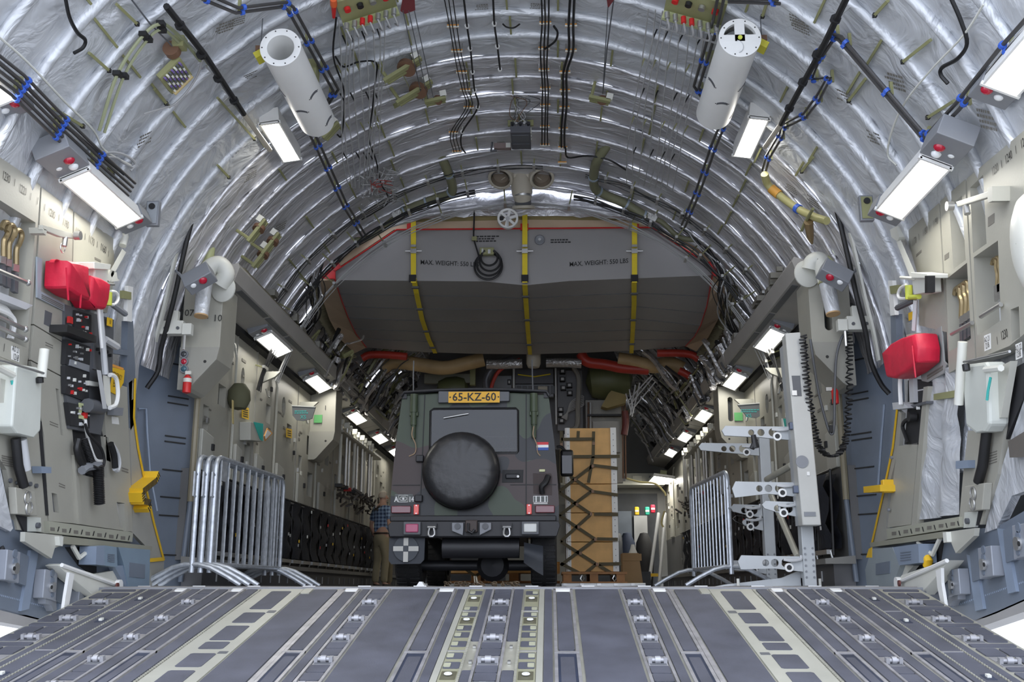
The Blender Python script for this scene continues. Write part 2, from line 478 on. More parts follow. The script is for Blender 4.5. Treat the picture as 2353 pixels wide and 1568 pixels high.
# olive ledge and draped foil above the box
MB().prism(px([(700, 640), (880, 512), (1000, 497), (1206, 494), (1420, 497), (1545, 508), (1700, 620), (1668, 624), (1530, 512), (1206, 508), (892, 514), (738, 626)], at, DW), (0, 0.15, 0)).build('olive_ledge', mat('mustard_ledge', (0.30, 0.235, 0.10), 0.6), wb, smooth=0)
rows = []
for k in range(7):
    row = []
    for j in range(61):
        u = 700 + (1700 - 700) * j / 60; c = abs(u - 1200) / 500
        v0 = 424 + 175 * c ** 2.2; v1 = 497 + 110 * c ** 3.5
        t = k / 6
        dd = 11.95 - 0.10 * math.sin(math.pi * t) + 0.05 * noise.noise(V((u / 45, t * 2, 4)))
        row.append(at(u, v0 + (v1 - v0) * t + 5 * noise.noise(V((u / 30, t, 1))), dd))
    rows.append(row)
MB().grid(rows).build('draped_foil', SILVER, wb, smooth=180)
MB().tube([at(720 + 960 * j / 60, 474 + 135 * (abs(j - 30) / 30) ** 2.4 + 4 * noise.noise(V((j * .4, 3, 1))), 11.8) for j in range(61)], 0.035, 8).build('foil_roll', SILVER, wb, smooth=180)
bulk = MB().add([cylp(12.1, R(-42) + R(84) * j / 40, RC + .3) for j in range(41)] + [cylp(12.1, R(-38) + R(76) * j / 40, 2.8) for j in range(41)], [(j, j + 1, j + 42, j + 41) for j in range(40)])
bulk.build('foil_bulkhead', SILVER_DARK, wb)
MB().add([cylp(11.9, R(-100) + R(200) * j / 60, 3.21) for j in range(61)] + [cylp(11.9, R(-100) + R(200) * j / 60, 3.6) for j in range(61)], [(j, j + 1, j + 62, j + 61) for j in range(60)]).build('added_gap_ring', SILVER_DARK, wb)  # ring added to close the gap where sky leaked between the two shells
for u, v, s in ((1033, 606, -1), (1376, 604, 1)):
    text('MAX. WEIGHT: 550 LBS', 0.080, at(u, v, DW - 0.005), X + Z * (-0.055 if s < 0 else 0.055), Z, INK, wb, bold=0.012, sx=.86)
for u, v, w_, r_ in ((1122, 545, .30, 3), (1290, 553, .26, 2)):
    smallprint(at(u, v, DW - 0.005), X, Z, w_, r_, .030, INK, wb, u)

# ================================================================== soffits
for sg, nm in ((-1, 'left'), (1, 'right')):
    so = struct('trim_soffit_' + nm)
    prof = [(2.95, 2.60), (2.52, 2.70), (2.48, 2.83), (2.50, 2.87), (2.95, 2.74)]
    def P(i, y): return V((sg * prof[i][0], y, prof[i][1]))
    cuts = [8.95, 12.95, 17.4, 23.5]
    for a, b_ in zip(cuts, cuts[1:]):
        q = [P(i, a + 0.01) for i in range(5)]
        MB().prism(q, (0, b_ - a - 0.02, 0)).build('soffit_panel', SOFF, so, smooth=0)
    y = 9.25
    for k, L in enumerate((0.95, 0.75, 0.75, 1.35, 1.5, 1.5, 1.7, 1.7, 1.7)):
        if k in (4,): y += 0.35
        a, b_ = P(1, y), P(1, y + L)
        n = V((-sg * 0.23, 0, -0.97)); e = (P(0, 0) - P(1, 0)).normalized()
        q = [a + e * 0.02, b_ + e * 0.02, b_ + e * 0.075, a + e * 0.075]
        MB().prism(off(q, n * 0.006), n * -0.02).build('vent_strip', DGREY, so, smooth=0)
        y += L + 0.06
    q = [V((sg * 2.95, 9.3, 2.55)), V((sg * 2.86, 9.3, 2.575)), V((sg * 2.86, 9.3, 2.62)), V((sg * 2.95, 9.3, 2.62))]
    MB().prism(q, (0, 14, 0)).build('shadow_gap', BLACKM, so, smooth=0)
# ================================================================== cargo floor and loading ramp
fl = struct('floor', (0, DH, 0))
MB().box((0, DH + 9.0, -0.06), (5.7, 18.0, 0.12)).build('deck', MGREY, fl)
MB().prism([ramp(-2.8, 0.0, -0.01), ramp(-2.8, -0.03, 0.0), ramp(-2.8, -0.03, -0.12), ramp(-2.8, 0.06, -0.12), ramp(-2.8, 0.06, -0.004)], (5.6, 0, 0)).build('hinge_lip', mat('hinge_grey', (0.30, 0.29, 0.285), 0.4, 0.3), fl, smooth=0)
for k in range(14):
    x = -2.55 + k * 0.39
    MB().box((x, DH + 1.2, 0.006), (0.09, 2.2, 0.012)).build('roller_rail', STEEL, fl)
lr = thing('loading_ramp', 'sloping grey loading ramp covered with dark non-slip pads and roller trays', 'ramp', (0, DH, 0))
SMAX = 3.9
def slab(x0, x1, s0, s1, h0, h1, ch=0.0):
    if ch > 0:
        p = [(x0 + ch, s0), (x1 - ch, s0), (x1, s0 + ch), (x1, s1 - ch), (x1 - ch, s1), (x0 + ch, s1), (x0, s1 - ch), (x0, s0 + ch)]
    else:
        p = [(x0, s0), (x1, s0), (x1, s1), (x0, s1)]
    return MB().prism([ramp(x, s, h1) for x, s in p], RN * (h0 - h1))
slab(-2.79, 2.79, 0.05, SMAX, -0.16, -0.004).build('deck', DECK, lr, smooth=0)
def pad(x0, x1, s0, s1, m=None, name='tread_pad', h=0.004, ch=0.008):
    return slab(min(x0, x1), max(x0, x1), s0, min(s1, SMAX), -0.004, h, ch).build(name, m or PAD, lr, smooth=0)
ROLL = [0.5 + 0.455 * k for k in range(8)]
def roller_unit(x0, x1, s):
    xc = (x0 + x1) / 2; hw = (x1 - x0) / 2
    slab(x0, x1, s - 0.085, s + 0.085, -0.004, 0.0015).build('roller_well', WORN, lr, smooth=0)
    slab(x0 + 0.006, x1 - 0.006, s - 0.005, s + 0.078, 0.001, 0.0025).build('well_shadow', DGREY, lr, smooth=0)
    mb = MB()
    mb.cyl(ramp(xc - hw * 0.86, s + 0.03, 0.014), ramp(xc + hw * 0.86, s + 0.03, 0.014), 0.012, n=10)
    for q in (-0.8, 0.8): mb.box(ramp(xc + hw * q, s + 0.03, 0.014), (0.018, 0.03, 0.03), Matrix.Rotation(AL, 3, 'X'))
    mb.cyl(ramp(xc - hw * 0.28, s + 0.03, 0.014), ramp(xc + hw * 0.28, s + 0.03, 0.014), 0.021, n=12)
    mb.build('roller', mat('roller_steel', (.40, .40, .42), .5, .6), lr)
def tray(x0, x1):
    for q in (x0, x1):
        slab(q - 0.007, q + 0.007, 0.07, SMAX, -0.004, 0.008).build('tray_rail', WORN, lr, smooth=0)
    a, b_ = x0 + 0.012, x1 - 0.012
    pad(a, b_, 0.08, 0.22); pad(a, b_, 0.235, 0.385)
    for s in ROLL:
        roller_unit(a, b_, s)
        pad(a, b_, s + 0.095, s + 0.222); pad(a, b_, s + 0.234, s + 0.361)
tray(-0.075, 0.058)
for sg in (-1, 1):
    def m(a, b_): return (a, b_) if sg > 0 else (-b_, -a)
    def mp(a, b_, s0, s1, *k, **kw):
        x0, x1 = m(a, b_); return pad(x0, x1, s0, s1, *k, **kw)
    tray(*m(0.785, 0.905)); tray(*m(1.965, 2.07))
    # strips beside the centre tray
    mp(.068, .128, .08, 1.46); mp(.068, .128, 2.05, SMAX)
    for s in (1.6, 1.9):
        MB().box(ramp(sg * 0.098, s, 0.004), (0.016, 0.03, 0.012), Matrix.Rotation(AL, 3, 'X')).build('bolt', STEEL, lr)
    # tie-down ring column
    mp(.142, .232, .07, SMAX, mat('ring_olive', (.30, .295, .20), .5, .1), 'ring_column', .002, 0)
    for k, s in enumerate((.14, .62, .78, 1.12, 1.28, 1.48, 1.72, 1.9, 2.3, 2.46, 2.62, 2.95)):
        mp(.146, .228, s, s + .12); mp(.192, .226, s + 0.03, s + 0.095, mat('cleat_olive', (.43, .43, .31), .5, .1), 'cleat', .008, .004)
    for s in (.40, 1.0, 2.14, 2.8):
        mp(.150, .224, s - .07, s + .07, mat('well_olive', (.10, .095, .06), .5), 'ring_well', .0042, .004)
        MB().tube(arcpts(ramp(sg * .188, s, .012), X, RT, .016, 0, 2 * math.pi, 10), .0045, 6).build('tie_down_ring', WHITE, lr)
        MB().box(ramp(sg * .188, s, .012), (.016, .02, .010), Matrix.Rotation(AL, 3, 'X')).build('ring_post', OFFW, lr)
    for s in (.74, 1.68): mp(.135, .234, s, s + .012, WORN, 'cross_bar', .006, 0)
    z = MB()
    for k in range(110):
        s = .75 + k * .028
        z.box(ramp(sg * .136, s, .005), (.012, .014, .01), Matrix.Rotation(AL, 3, 'X'))
    z.build('latch_teeth', DECK, lr, kind='stuff')
    mp(.236, .268, .07, SMAX, mat('pale_deck', (0.42, 0.415, 0.355), 0.45, 0.2), 'deck_strip', .003, 0)
    mp(.272, .318, .08, SMAX)
    def track(a, b_):
        for q0, q1 in ((a, a + .017), (b_ - .017, b_)): mp(q0, q1, .07, SMAX, WORN, 'track_rail', .007, 0)
        mp(a + .002, b_ - .002, .065, .12, WHITE, 'track_end', .007, .004)
        mp(a + .022, b_ - .022, .17, 1.66)
        mp(a, b_, 1.70, 1.725, WORN, 'track_stop', .008, 0)
        mp(a + .012, b_ - .012, 1.735, SMAX, RECESS, 'track_recess', .0025, 0)
        mp(a + .03, b_ - .03, 1.80, SMAX)
    track(.328, .458); track(.982, 1.10); track(1.775, 1.88); track(2.165, 2.27)
    mp(.476, .764, .08, SMAX)
    mp(.92, .968, .08, SMAX)
    mp(1.104, 1.13, .07, SMAX, WORN, 'track_rail', .004, 0)
    # wheel lane with a notched corner at the hinge
    mp(1.14, 1.30, .09, .24); mp(1.14, 1.362, .24, SMAX)
    mp(1.31, 1.37, .06, .22, mat('pale_deck', (0.42, 0.415, 0.355), 0.45, 0.2), 'corner_plate', .006, .012)
    mp(1.376, 1.66, .065, SMAX, mat('pale_deck', (0.42, 0.415, 0.355), 0.45, 0.2), 'beige_panel', .003, 0)
    for v0, v1 in ((1366, 1405), (1413, 1435), (1442, 1473), (1477, 1492), (1502, 1531), (1539, 1580), (1590, 1650)):
        mp(1.44, 1.575, ys(v0), ys(v1), None, 'tread_pad', .006, .012)
    for v0 in (1408, 1497): mp(1.39, 1.44, ys(v0), ys(v0 + 5), DGREY, 'finger_slot', .0045, .004)
    z = MB()
    for k in range(130): z.box(ramp(sg * 1.672, .1 + k * .028, .003), (.012, .012, .008), Matrix.Rotation(AL, 3, 'X'))
    z.build('hinge_knuckles', DECK, lr, kind='stuff')
    mp(1.69, 1.762, .08, SMAX); mp(1.895, 1.952, .08, SMAX); mp(2.088, 2.148, .08, SMAX)
    mp(2.285, 2.318, .07, SMAX)
    mp(2.33, 2.44, .08, SMAX, None, 'tread_pad', .003)
    for s in (.40, 1.0, 2.14, 2.8):
        mp(2.355, 2.405, s - .04, s + .05, RECESS, 'ring_well', .0042, .004)
        MB().box(ramp(sg * 2.38, s, .010), (.02, .03, .012), Matrix.Rotation(AL, 3, 'X')).build('tie_down_ring', OFFW, lr)
    for s in (.74, 1.68): mp(2.325, 2.44, s, s + .012, WORN, 'cross_bar', .006, 0)
    for q in (2.324, 2.447):
        z = MB()
        for k in range(120): z.box(ramp(sg * q, .1 + k * .03, .004), (.008, .016, .008), Matrix.Rotation(AL, 3, 'X'))
        z.build('latch_teeth', DECK, lr, kind='stuff')
    mp(2.456, 2.50, .08, SMAX)
    # outboard teeter panel with small pads and rollers
    mp(2.53, 2.76, .09, .13)
    mp(2.53, 2.635, .20, .35); mp(2.65, 2.75, .20, .35)
    for s in ROLL:
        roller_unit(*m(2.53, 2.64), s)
        mp(2.655, 2.765, s - .08, s + .06)
        mp(2.53, 2.765, s + .105, s + .165)
        mp(2.53, 2.635, s + .20, s + .345); mp(2.65, 2.76, s + .20, s + .345)
# ================================================================== side walls of the hold
def W(name, pts, x, depth, m, parent, holes=(), bevel=0, smooth=0):
    sg = 1 if x > 0 else -1
    return MB().prism(px(pts, onx, x), (sg * depth, 0, 0), [px(h, onx, x) for h in holes]).build(name, m, parent, smooth=smooth, bevel=bevel)
def yz(x, pts): return [V((x, a, b)) for a, b in pts]
PANE = mat('dark_glass', (0.05, 0.055, 0.06), 0.12, spec=0.8, var=0)
WALLW = mat('pale_wall_paint', (0.46, 0.455, 0.40), 0.4, var=0.04)
CUTS = [9.4, 10.5, 11.25, 12.15, 13.2, 14.35, 15.5, 16.7, 17.9, 19.2, 20.6, 22.2, 24.0]
for sg, nm in ((-1, 'left'), (1, 'right')):
    wl = struct('wall_' + nm); x = sg * 2.93
    rn = random.Random(5 + sg)
    for k, (a, b_) in enumerate(zip(CUTS, CUTS[1:])):
        L = b_ - a; holes = []
        def rr(f0, f1, z0, z1): return [(a + L * f0, z0), (a + L * f1, z0), (a + L * f1, z1), (a + L * f0, z1)]
        zz = rn.uniform(1.72, 1.85)
        holes.append(rr(0.52, 0.74, zz, zz + rn.uniform(0.2, 0.28)))
        if k % 2 == 0: holes.append(rr(0.15, 0.30, 1.45, 1.68))
        ov = [(a + L * 0.33 + L * 0.09 * math.cos(t * math.pi / 6), 2.16 + 0.12 * math.sin(t * math.pi / 6)) for t in range(12)]
        if k % 2: holes.append(ov)
        if k % 3 == 1: holes.append(rr(0.62, 0.88, 1.2, 1.52))
        hp = [[V((x, p, q)) for p, q in h] for h in holes]
        MB().prism(yz(x, [(a + .006, 1.05), (b_ - .006, 1.05), (b_ - .006, 2.62), (a + .006, 2.62)]), (sg * 0.07, 0, 0), hp).build('wall_panel', WALL, wl, smooth=0)
        MB().box((x + sg * 0.085, (a + b_) / 2, 1.84), (0.02, L, 1.6)).build('recess_back', WALLD, wl, smooth=0)
        # stowage door standing proud, low on the panel
        f = rn.uniform(0.05, 0.15)
        q = [V((x, a + L * f, 1.06)), V((x, a + L * (f + .3), 1.06)), V((x, a + L * (f + .3), 1.40)), V((x, a + L * f, 1.44))]
        MB().prism(q, (-sg * 0.035, 0, 0)).build('stowage_door', WALLW, wl, smooth=0, bevel=.006)
        MB().box((x - sg * .045, a + L * (f + .26), 1.3), (.02, .05, .06)).build('latch', BLACKM, wl)
        MB().box((x - sg * .004, b_ - .004, 1.84), (.012, .014, 1.56)).build('panel_seam', WALLD, wl, smooth=0)
        if k % 2 == 0:
            MB().tube([V((x - sg * .03, b_ - .1, 1.06)), V((x - sg * .03, b_ - .1, 2.3)), V((x - sg * .03, b_ - .2, 2.42)), V((x - sg * .03, b_ - .35, 2.45))], .014, 6).build('conduit', WALLW, wl)
        for t in range(4):
            yy = a + L * rn.uniform(.1, .9); z_ = rn.uniform(1.5, 2.4)
            MB().box((x - sg * .003, yy, z_), (.006, rn.uniform(.05, .16), rn.uniform(.012, .03))).build('stencil', INKP, wl, smooth=0)
        for t in range(3):
            MB().box((x - sg * .01, a + L * rn.uniform(.1, .9), rn.uniform(1.2, 2.3)), (.02, .05, .05)).build('catch', rn.choice([BLACKM, OFFW, STEEL]), wl)
        # curved bracket under the soffit
        if k in (2, 4, 6, 8):
            MB().prism([V((x, a + .1, 2.36)), V((x, a + .1, 2.22)), V((x - sg * .18, a + .1, 2.30)), V((x - sg * .24, a + .1, 2.36))], (0, .05, 0)).build('soffit_bracket', WALLW, wl, smooth=0)
            MB().tube([V((x - sg * .03, a + .3, 2.2)), V((x - sg * .05, a + .34, 2.12)), V((x - sg * .05, a + .4, 2.12)), V((x - sg * .03, a + .44, 2.2))], .01, 6).build('hook', STEEL, wl)
    # kick zone under the panels
    MB().prism(yz(x, [(9.3, 0.24), (24, 0.24), (24, 1.05), (9.3, 1.05)]), (sg * .08, 0, 0)).build('lower_wall', mat('lower_wall_grey', (0.13, 0.13, 0.13), 0.5), wl, smooth=0)
    MB().prism([V((x, 9.25, .2)), V((x - sg * .26, 9.25, .2)), V((x - sg * .26, 9.25, .245)), V((x, 9.25, .27))], (0, 14, 0)).build('ledge', mat('ledge_grey', (0.24, 0.235, 0.22), 0.4, 0.3), wl, smooth=0)
    MB().prism([V((x, 9.3, 0)), V((x - sg * .18, 9.3, 0)), V((x - sg * .18, 9.3, .2)), V((x, 9.3, .2))], (0, 14, 0)).build('kick_board', mat('kick_grey', (0.075, 0.075, 0.08), 0.5), wl, smooth=0)
    for k in range(34):
        MB().box((x - sg * .185, 9.7 + k * .38, .1), (.008, .022, .09)).build('kick_marker', LGREY if k % 3 == 0 else MGREY, wl, smooth=0)
    # slanted blue-grey frame wall where the ramp bay meets the hold
    A = [V((sg * 3.3, 8.86, -.1)), V((sg * 2.92, 9.42, -.1)), V((sg * 2.92, 9.42, 2.75)), V((sg * 3.3, 8.86, 2.35))]
    MB().prism(A, (sg * .03, .05, 0)).build('frame_wall', BLUEG, wl, smooth=0)
    dd = (A[1] - A[0]).normalized(); nn = V((-dd.y * -sg, -abs(dd.x), 0)).normalized()
    for z_ in (.28, .62, .78, 1.02, 1.27, 1.32, 1.62, 1.68, 1.98):
        c = A[0] + dd * .45; c.z = z_
        MB().ribbon([c - dd * .11 - V((0, .012, 0)), c + dd * .11 - V((0, .012, 0))], Z, .012, .006).build('slot_line', INK, wl, smooth=0)
    # seal tube at the edge of the frame wall and its black gasket
    MB().tube([V((sg * 2.90, 9.3, .75)), V((sg * 2.90, 9.3, 2.3))], .028, 8).build('door_seal', mat('seal_brown', (0.25, 0.22, 0.15), 0.5), wl)
    MB().tube([V((sg * 2.90, 9.3, .75)), V((sg * 2.93, 9.28, .05))], .022, 8).build('door_seal', BLUEG, wl)

# ---- stowed seats along both walls
def seat(sg, y, label):
    t = thing('sidewall_seat', label, 'seat', (sg * 2.9, y, 0.27), 'folded sidewall seats on the %s wall' % ('left' if sg < 0 else 'right'))
    xx = sg * 2.86
    mb = MB(); rows = []
    for i in range(7):
        z_ = .34 + .66 * i / 6
        rows.append([V((xx - sg * (.07 + .03 * math.sin(i * 2.1 + y) + .03 * math.sin(math.pi * j / 4)), y + (j / 4 - .5) * .40, z_)) for j in range(5)])
    mb.grid(rows); mb.grid([[p + V((sg * .09, 0, 0)) for p in r_] for r_ in rows]); mb.build('webbing', SEATM, t, smooth=180)
    mb = MB()
    for q in (-.22, .22): mb.tube([V((xx - sg * .05, y + q, .28)), V((xx - sg * .03, y + q, 1.03))], .013, 6)
    mb.tube([V((xx - sg * .03, y - .22, 1.03)), V((xx - sg * .03, y + .22, 1.03))], .013, 6); mb.build('frame', BLACK, t)
    MB().box((xx - sg * .08, y, .31), (.05, .40, .04)).build('front_bar', STEEL, t)
    MB().tube([V((xx - sg * .07, y - .2, .32)), V((xx - sg * .05, y - .2, .22)), V((xx, y - .18, .22))], .011, 6).build('foot', STEEL, t)
    rn = random.Random(int(y * 100) + sg)
    for q in range(2):
        MB().box((xx - sg * .12, y + rn.uniform(-.15, .15), rn.uniform(.5, .95)), (.012, .022, .035)).build('buckle', rn.choice([OFFW, STEEL, RED if q else OFFW, YELLOW if q else STEEL]), t)
    MB().ribbon([V((xx - sg * .115, y + .1, .95)), V((xx - sg * .125, y + .08, .65)), V((xx - sg * .115, y + .11, .42))], Y, .022).build('belt', mat('belt_grey', (.05, .05, .055), .8), t)
for sg, nm in ((-1, 'left'), (1, 'right')):
    for k in range(20):
        seat(sg, 9.72 + k * .52, 'black folded webbing seat, %s from the ramp in the %s wall row' % (ORD[k], nm))

# ---- housings at the start and the middle of the soffits
def housing(sg, y, label, window, lights):
    t = thing('duct_housing', label, 'housing', (sg * 2.9, y, 1.6), 'angled duct housings under the soffits')
    p = [(2.93, 2.62), (2.58, 2.64), (2.58, 2.06), (2.60, 1.95), (2.82, 1.70), (2.85, 1.68), (2.93, 1.68)]
    q = [V((sg * a, y, b_)) for a, b_ in p]
    hole = [V((sg * (2.735 + .035 * math.cos(i * math.pi / 6)), y, 2.33 + (.13 if math.sin(i * math.pi / 6 + .01) > 0 else -.13) + .035 * math.sin(i * math.pi / 6))) for i in range(12)]
    MB().prism(q, (0, .42, 0), [hole] if window else []).build('shell', WALL, t, smooth=0, bevel=.008)
    q2 = [V((sg * 2.58, y + .42, 2.64)), V((sg * 2.58, y + .42, 2.06)), V((sg * 2.90, y + .95, 2.1)), V((sg * 2.90, y + .95, 2.62))]
    MB().prism(q2, (sg * .02, 0, 0)).build('side_fairing', WALL, t, smooth=0)
    if window: MB().box((sg * 2.735, y + .2, 2.33), (.1, .01, .42)).build('window_pane', PANE, t)
    MB().prism([q[2], q[3], q[4], q[5], q[6], V((sg * 2.93, y, 2.06))], (0, -.006, 0)).build('lower_plate', mat('housing_lower', (.31, .305, .27), .45), t, smooth=0)
    MB().cyl(V((sg * 2.70, y - .008, 1.93)), V((sg * 2.70, y + .01, 1.93)), .014, n=10).build('hole', INK, t)
    return t
t = housing(-1, 8.85, 'grey angled duct housing stencilled 1070 beside the left frame wall', False, True)
text('1070', .085, at(435, 720, 8.84), X, Z, INK, t); text('10', .085, at(500, 732, 8.84), X, Z, INK, t); text('I', .08, at(478, 727, 8.84), X, Z, INK, t)
for k, c in enumerate((PANE, REDLENS, mat('blue_lens', (.05, .13, .17), .2))):
    o_ = at(424, 815 + k * 17, 8.84)
    MB().cyl(o_, o_ - V((0, .02, 0)), .036, n=16).build('lamp_ring', MGREY, t); MB().dome(o_ - V((0, .02, 0)), -Y, .026, .5).build('signal_lamp', c, t)
t = housing(-1, 13.9, 'grey angled duct housing with green sticker deep along left wall', False, False)
MB().box(at(731, 963, 13.88), (.11, .01, .11)).build('sticker', mat('green_sticker', (.10, .36, .12), .5), t)
text('I', .09, at(748, 938, 13.89), X, Z, INK, t)
t = housing(1, 8.85, 'grey angled duct housing with tall slot window beside the right frame wall', True, False)
t = housing(1, 13.9, 'grey angled duct housing with slot window behind the right rack', True, False)
MB().box(at(1697, 958, 13.88), (.11, .01, .11)).build('sticker', mat('green_sticker', (.10, .36, .12), .5), t)

# ---- lamp fixtures
def lamp(name, label, c, tilt, sg, L=.88, Wd=.17, hh=.10, boxes=(1, 1), group='white fluorescent lamp fixtures', arm=False):
    """sg -1 left wall, +1 right wall; the lens faces down and inboard by tilt"""
    c = V(c); t = thing(name, label, 'lamp', c, group)
    e = V((-sg * math.cos(tilt), 0, math.sin(tilt))); n = V((-sg * math.sin(tilt), 0, -math.cos(tilt)))
    def q(a, b_, d): return c + Y * a + e * b_ + n * d
    def boxm(a0, a1, b0, b1, d0, d1): return MB().hexa([q(a0, b0, d0), q(a1, b0, d0), q(a1, b1, d0), q(a0, b1, d0)], [q(a0, b0, d1), q(a1, b0, d1), q(a1, b1, d1), q(a0, b1, d1)])
    hL, hW = L / 2, Wd / 2
    boxm(-hL, hL, -hW, hW, -hh, 0).build('housing', WHITE, t, smooth=0, bevel=.004)
    for s_ in (-1, 1): boxm(-hL, hL, s_ * hW - .012 * (s_ > 0), s_ * hW + .012 * (s_ < 0), 0, .012).build('rim', WHITE, t, smooth=0)
    for s_ in (-1, 1): boxm(s_ * hL - .02 * (s_ > 0), s_ * hL + .02 * (s_ < 0), -hW - .01, hW + .01, -.01, .014).build('end_rim', WHITE, t, smooth=0)
    MB().add([q(-hL + .03, -hW + .022, .004), q(hL - .03, -hW + .022, .004), q(hL - .03, hW - .022, .004), q(-hL + .03, hW - .022, .004)], [(0, 1, 2, 3)]).build('lens', LENS, t, smooth=0)
    if boxes[0]:
        b0 = -hL - .30 * boxes[0]
        boxm(b0, -hL, -hW * 1.15, hW * 1.15, -hh - .05, -.015).build('end_box', MGREY, t, smooth=0, bevel=.006)
        m_ = (b0 - hL) / 2
        MB().dome(q(m_, hW * .42, -.015), n, .036, .7).build('red_dome', REDLENS, t); MB().dome(q(m_ + .085 * boxes[0], hW * .30, -.015), n, .032, .8).build('clear_dome', CLEAR, t)
        MB().dome(q(m_ + .05, -hW * .5, -.015), n, .02, .4).build('small_dome', CLEAR, t)
    if boxes[1]:
        b1 = hL + .20 * boxes[1]
        boxm(hL, b1, -hW * 1.1, hW * 1.1, -hh - .02, -.02).build('end_box', MGREY, t, smooth=0, bevel=.006)
        MB().dome(q(hL + .07, hW * .5, -.02), n, .034, .7).build('red_dome', REDLENS, t); MB().dome(q(hL + .1, -hW * .3, -.02), n, .026, .6).build('clear_dome', CLEAR, t)
    boxm(-hL * .5, -hL * .4, -hW * .3, hW * .3, -hh - .12, -hh).build('hanger', OLIVEL, t, smooth=0); boxm(hL * .4, hL * .5, -hW * .3, hW * .3, -hh - .12, -hh).build('hanger', OLIVEL, t, smooth=0)
    return t
for sg, nm, ds in ((-1, 'left', (11.06, 13.3, 16.1, 18.4, 20.3)), (1, 'right', (11.06, 13.3, 16.1, 18.4, 20.6))):
    for k, d in enumerate(ds):
        lamp('soffit_lamp', 'glowing white lamp under the %s soffit, %s from the ramp' % (nm, ORD[k]), (sg * 2.70, d, 2.60), R(24), sg, L=.9, Wd=.19, hh=.05, boxes=(.55, 0), group='lamps under the %s soffit' % nm)
lamp('soffit_lamp', 'wide glowing lamp at far end of right wall above dark doorway', at(1520, 1103, 22.6), R(8), 1, L=1.2, Wd=.45, hh=.05, boxes=(0, 0))
lamp('side_lamp', 'big glowing side lamp with red dome box above left locker panels', at(238, 459, 6.72), R(24), -1, L=.92, Wd=.20)
lamp('side_lamp', 'big glowing side lamp with red dome box above right locker panels', at(2094, 436, 6.56), R(24), 1, L=.92, Wd=.20)
lamp('side_lamp', 'glowing side lamp cut off by the left photo edge', at(-95, 150, 5.0), R(24), -1, L=.92, Wd=.20)
lamp('side_lamp', 'glowing side lamp cut off by the right photo edge', at(2385, 110, 4.86), R(24), 1, L=.92, Wd=.20)
lamp('ceiling_lamp', 'white box ceiling lamp below the open-ended left canister', at(646, 327, 8.4), R(8), -1, L=.80, Wd=.17, hh=.13, boxes=(0, 0), group='ceiling lamps')
lamp('ceiling_lamp', 'white box ceiling lamp below the capped right canister', at(1724, 317, 8.4), R(8), 1, L=.80, Wd=.17, hh=.13, boxes=(0, 0), group='ceiling lamps')
# ================================================================== side panels beside the ramp
XL, XR = -2.95, 2.95
def P(o, name, pts, x, d, m, holes=(), bevel=0): return W(name, pts, x, d, m, o, holes, bevel)
def T(o, pts, x, r, m, name, n=7, sm=False):
    q = [onx(a, b_, x if len(c_) == 0 else c_[0]) for a, b_, *c_ in pts]
    return MB().tube(spline(q) if sm else q, r, n).build(name, m, o)
def ontext(o, s, u, v, x, size, m=INK, rot=None, name='lettering'):
    sg = 1 if x > 0 else -1
    return text(s, size, onx(u, v, x), V((0, -sg, 0)), Z, m, o, name, sx=.62)
def pin(o, u, v, x, r, h, m, name, n=14):
    sg = 1 if x > 0 else -1; c = onx(u, v, x)
    return MB().cyl(c, c - X * (sg * h), r, n=n).build(name, m, o)
def base(u, v, x): return onx(u, v, x)

# ---------------- left: lockers
t = thing('side_locker', 'tall grey wall locker at left photo edge stencilled 1230 with open bay', 'locker', base(40, 800, XL))
P(t, 'front_panel', [(-90, 300), (93, 425), (75, 700), (62, 846), (-90, 780)], XL, .14, WALL, [[(12, 468), (82, 512), (61, 800), (-50, 752), (-50, 428)]])
P(t, 'bay_back', [(-90, 420), (95, 505), (80, 820), (-90, 760)], XL - .14, .01, LGREY)
P(t, 'shelf', [(-60, 648), (76, 702), (60, 712), (-60, 664)], XL, .13, LGREY)
for s, u, v in (('1230', 14, 408), ('1220', 52, 437)): ontext(t, s, u, v, XL + .001, .075, INK if u < 20 else INKP)
for u, v in ((33, 421), (70, 453), (86, 463)): ontext(t, 'I', u, v, XL + .001, .07)
ontext(t, 'I', 9, 800, XL + .001, .07); ontext(t, 'I', 64, 833, XL + .001, .07)
P(t, 'number_plate', [(27, 795), (45, 802), (44, 833), (27, 826)], XL + .003, .003, WHITE)
ontext(t, 'AO 21', 36, 804, XL + .004, .05); ontext(t, '1218', 36, 822, XL + .004, .055)
for q in ((-60, 598, 63, 650), (-60, 702, 57, 757), (-60, 726, 57, 780)):
    T(t, [(q[0], q[1]), (q[2], q[3])], XL + .02, .014, STEEL, 'rail')
    c = onx(q[2], q[3], XL + .02); MB().dome(c, X, .022).build('rail_end', STEEL, t)
for k, (u, v) in enumerate(((13, 512), (25, 518), (42, 530))):
    h = thing('tie_down_hook', 'brass coloured curved hook rod hanging in left locker bay, %s from the left' % ORD[k], 'hook', base(u, v + 120, XL - .05), 'hook rods in the left locker')
    T(h, [(u - 10, v + 14), (u - 4, v), (u + 5, v + 1), (u + 8, v + 14), (u + 2, v + 32), (u - 4, v + 44), (u - 5, v + 78)], XL - .05, .017, BRASS, 'hook', sm=True)
    P(h, 'buckle', [(u - 10, v + 76), (u + 3, v + 80), (u + 2, v + 96), (u - 11, v + 92)], XL - .03, .05, STEEL)
    P(h, 'tension_screw', [(u - 8, v + 96), (u + 1, v + 100), (u + 0, v + 145), (u - 8, v + 140)], XL - .04, .03, DGREY)
h = thing('hose_coil', 'white coiled hose stowed behind the rails of left locker', 'hose', base(10, 770, XL - .06))
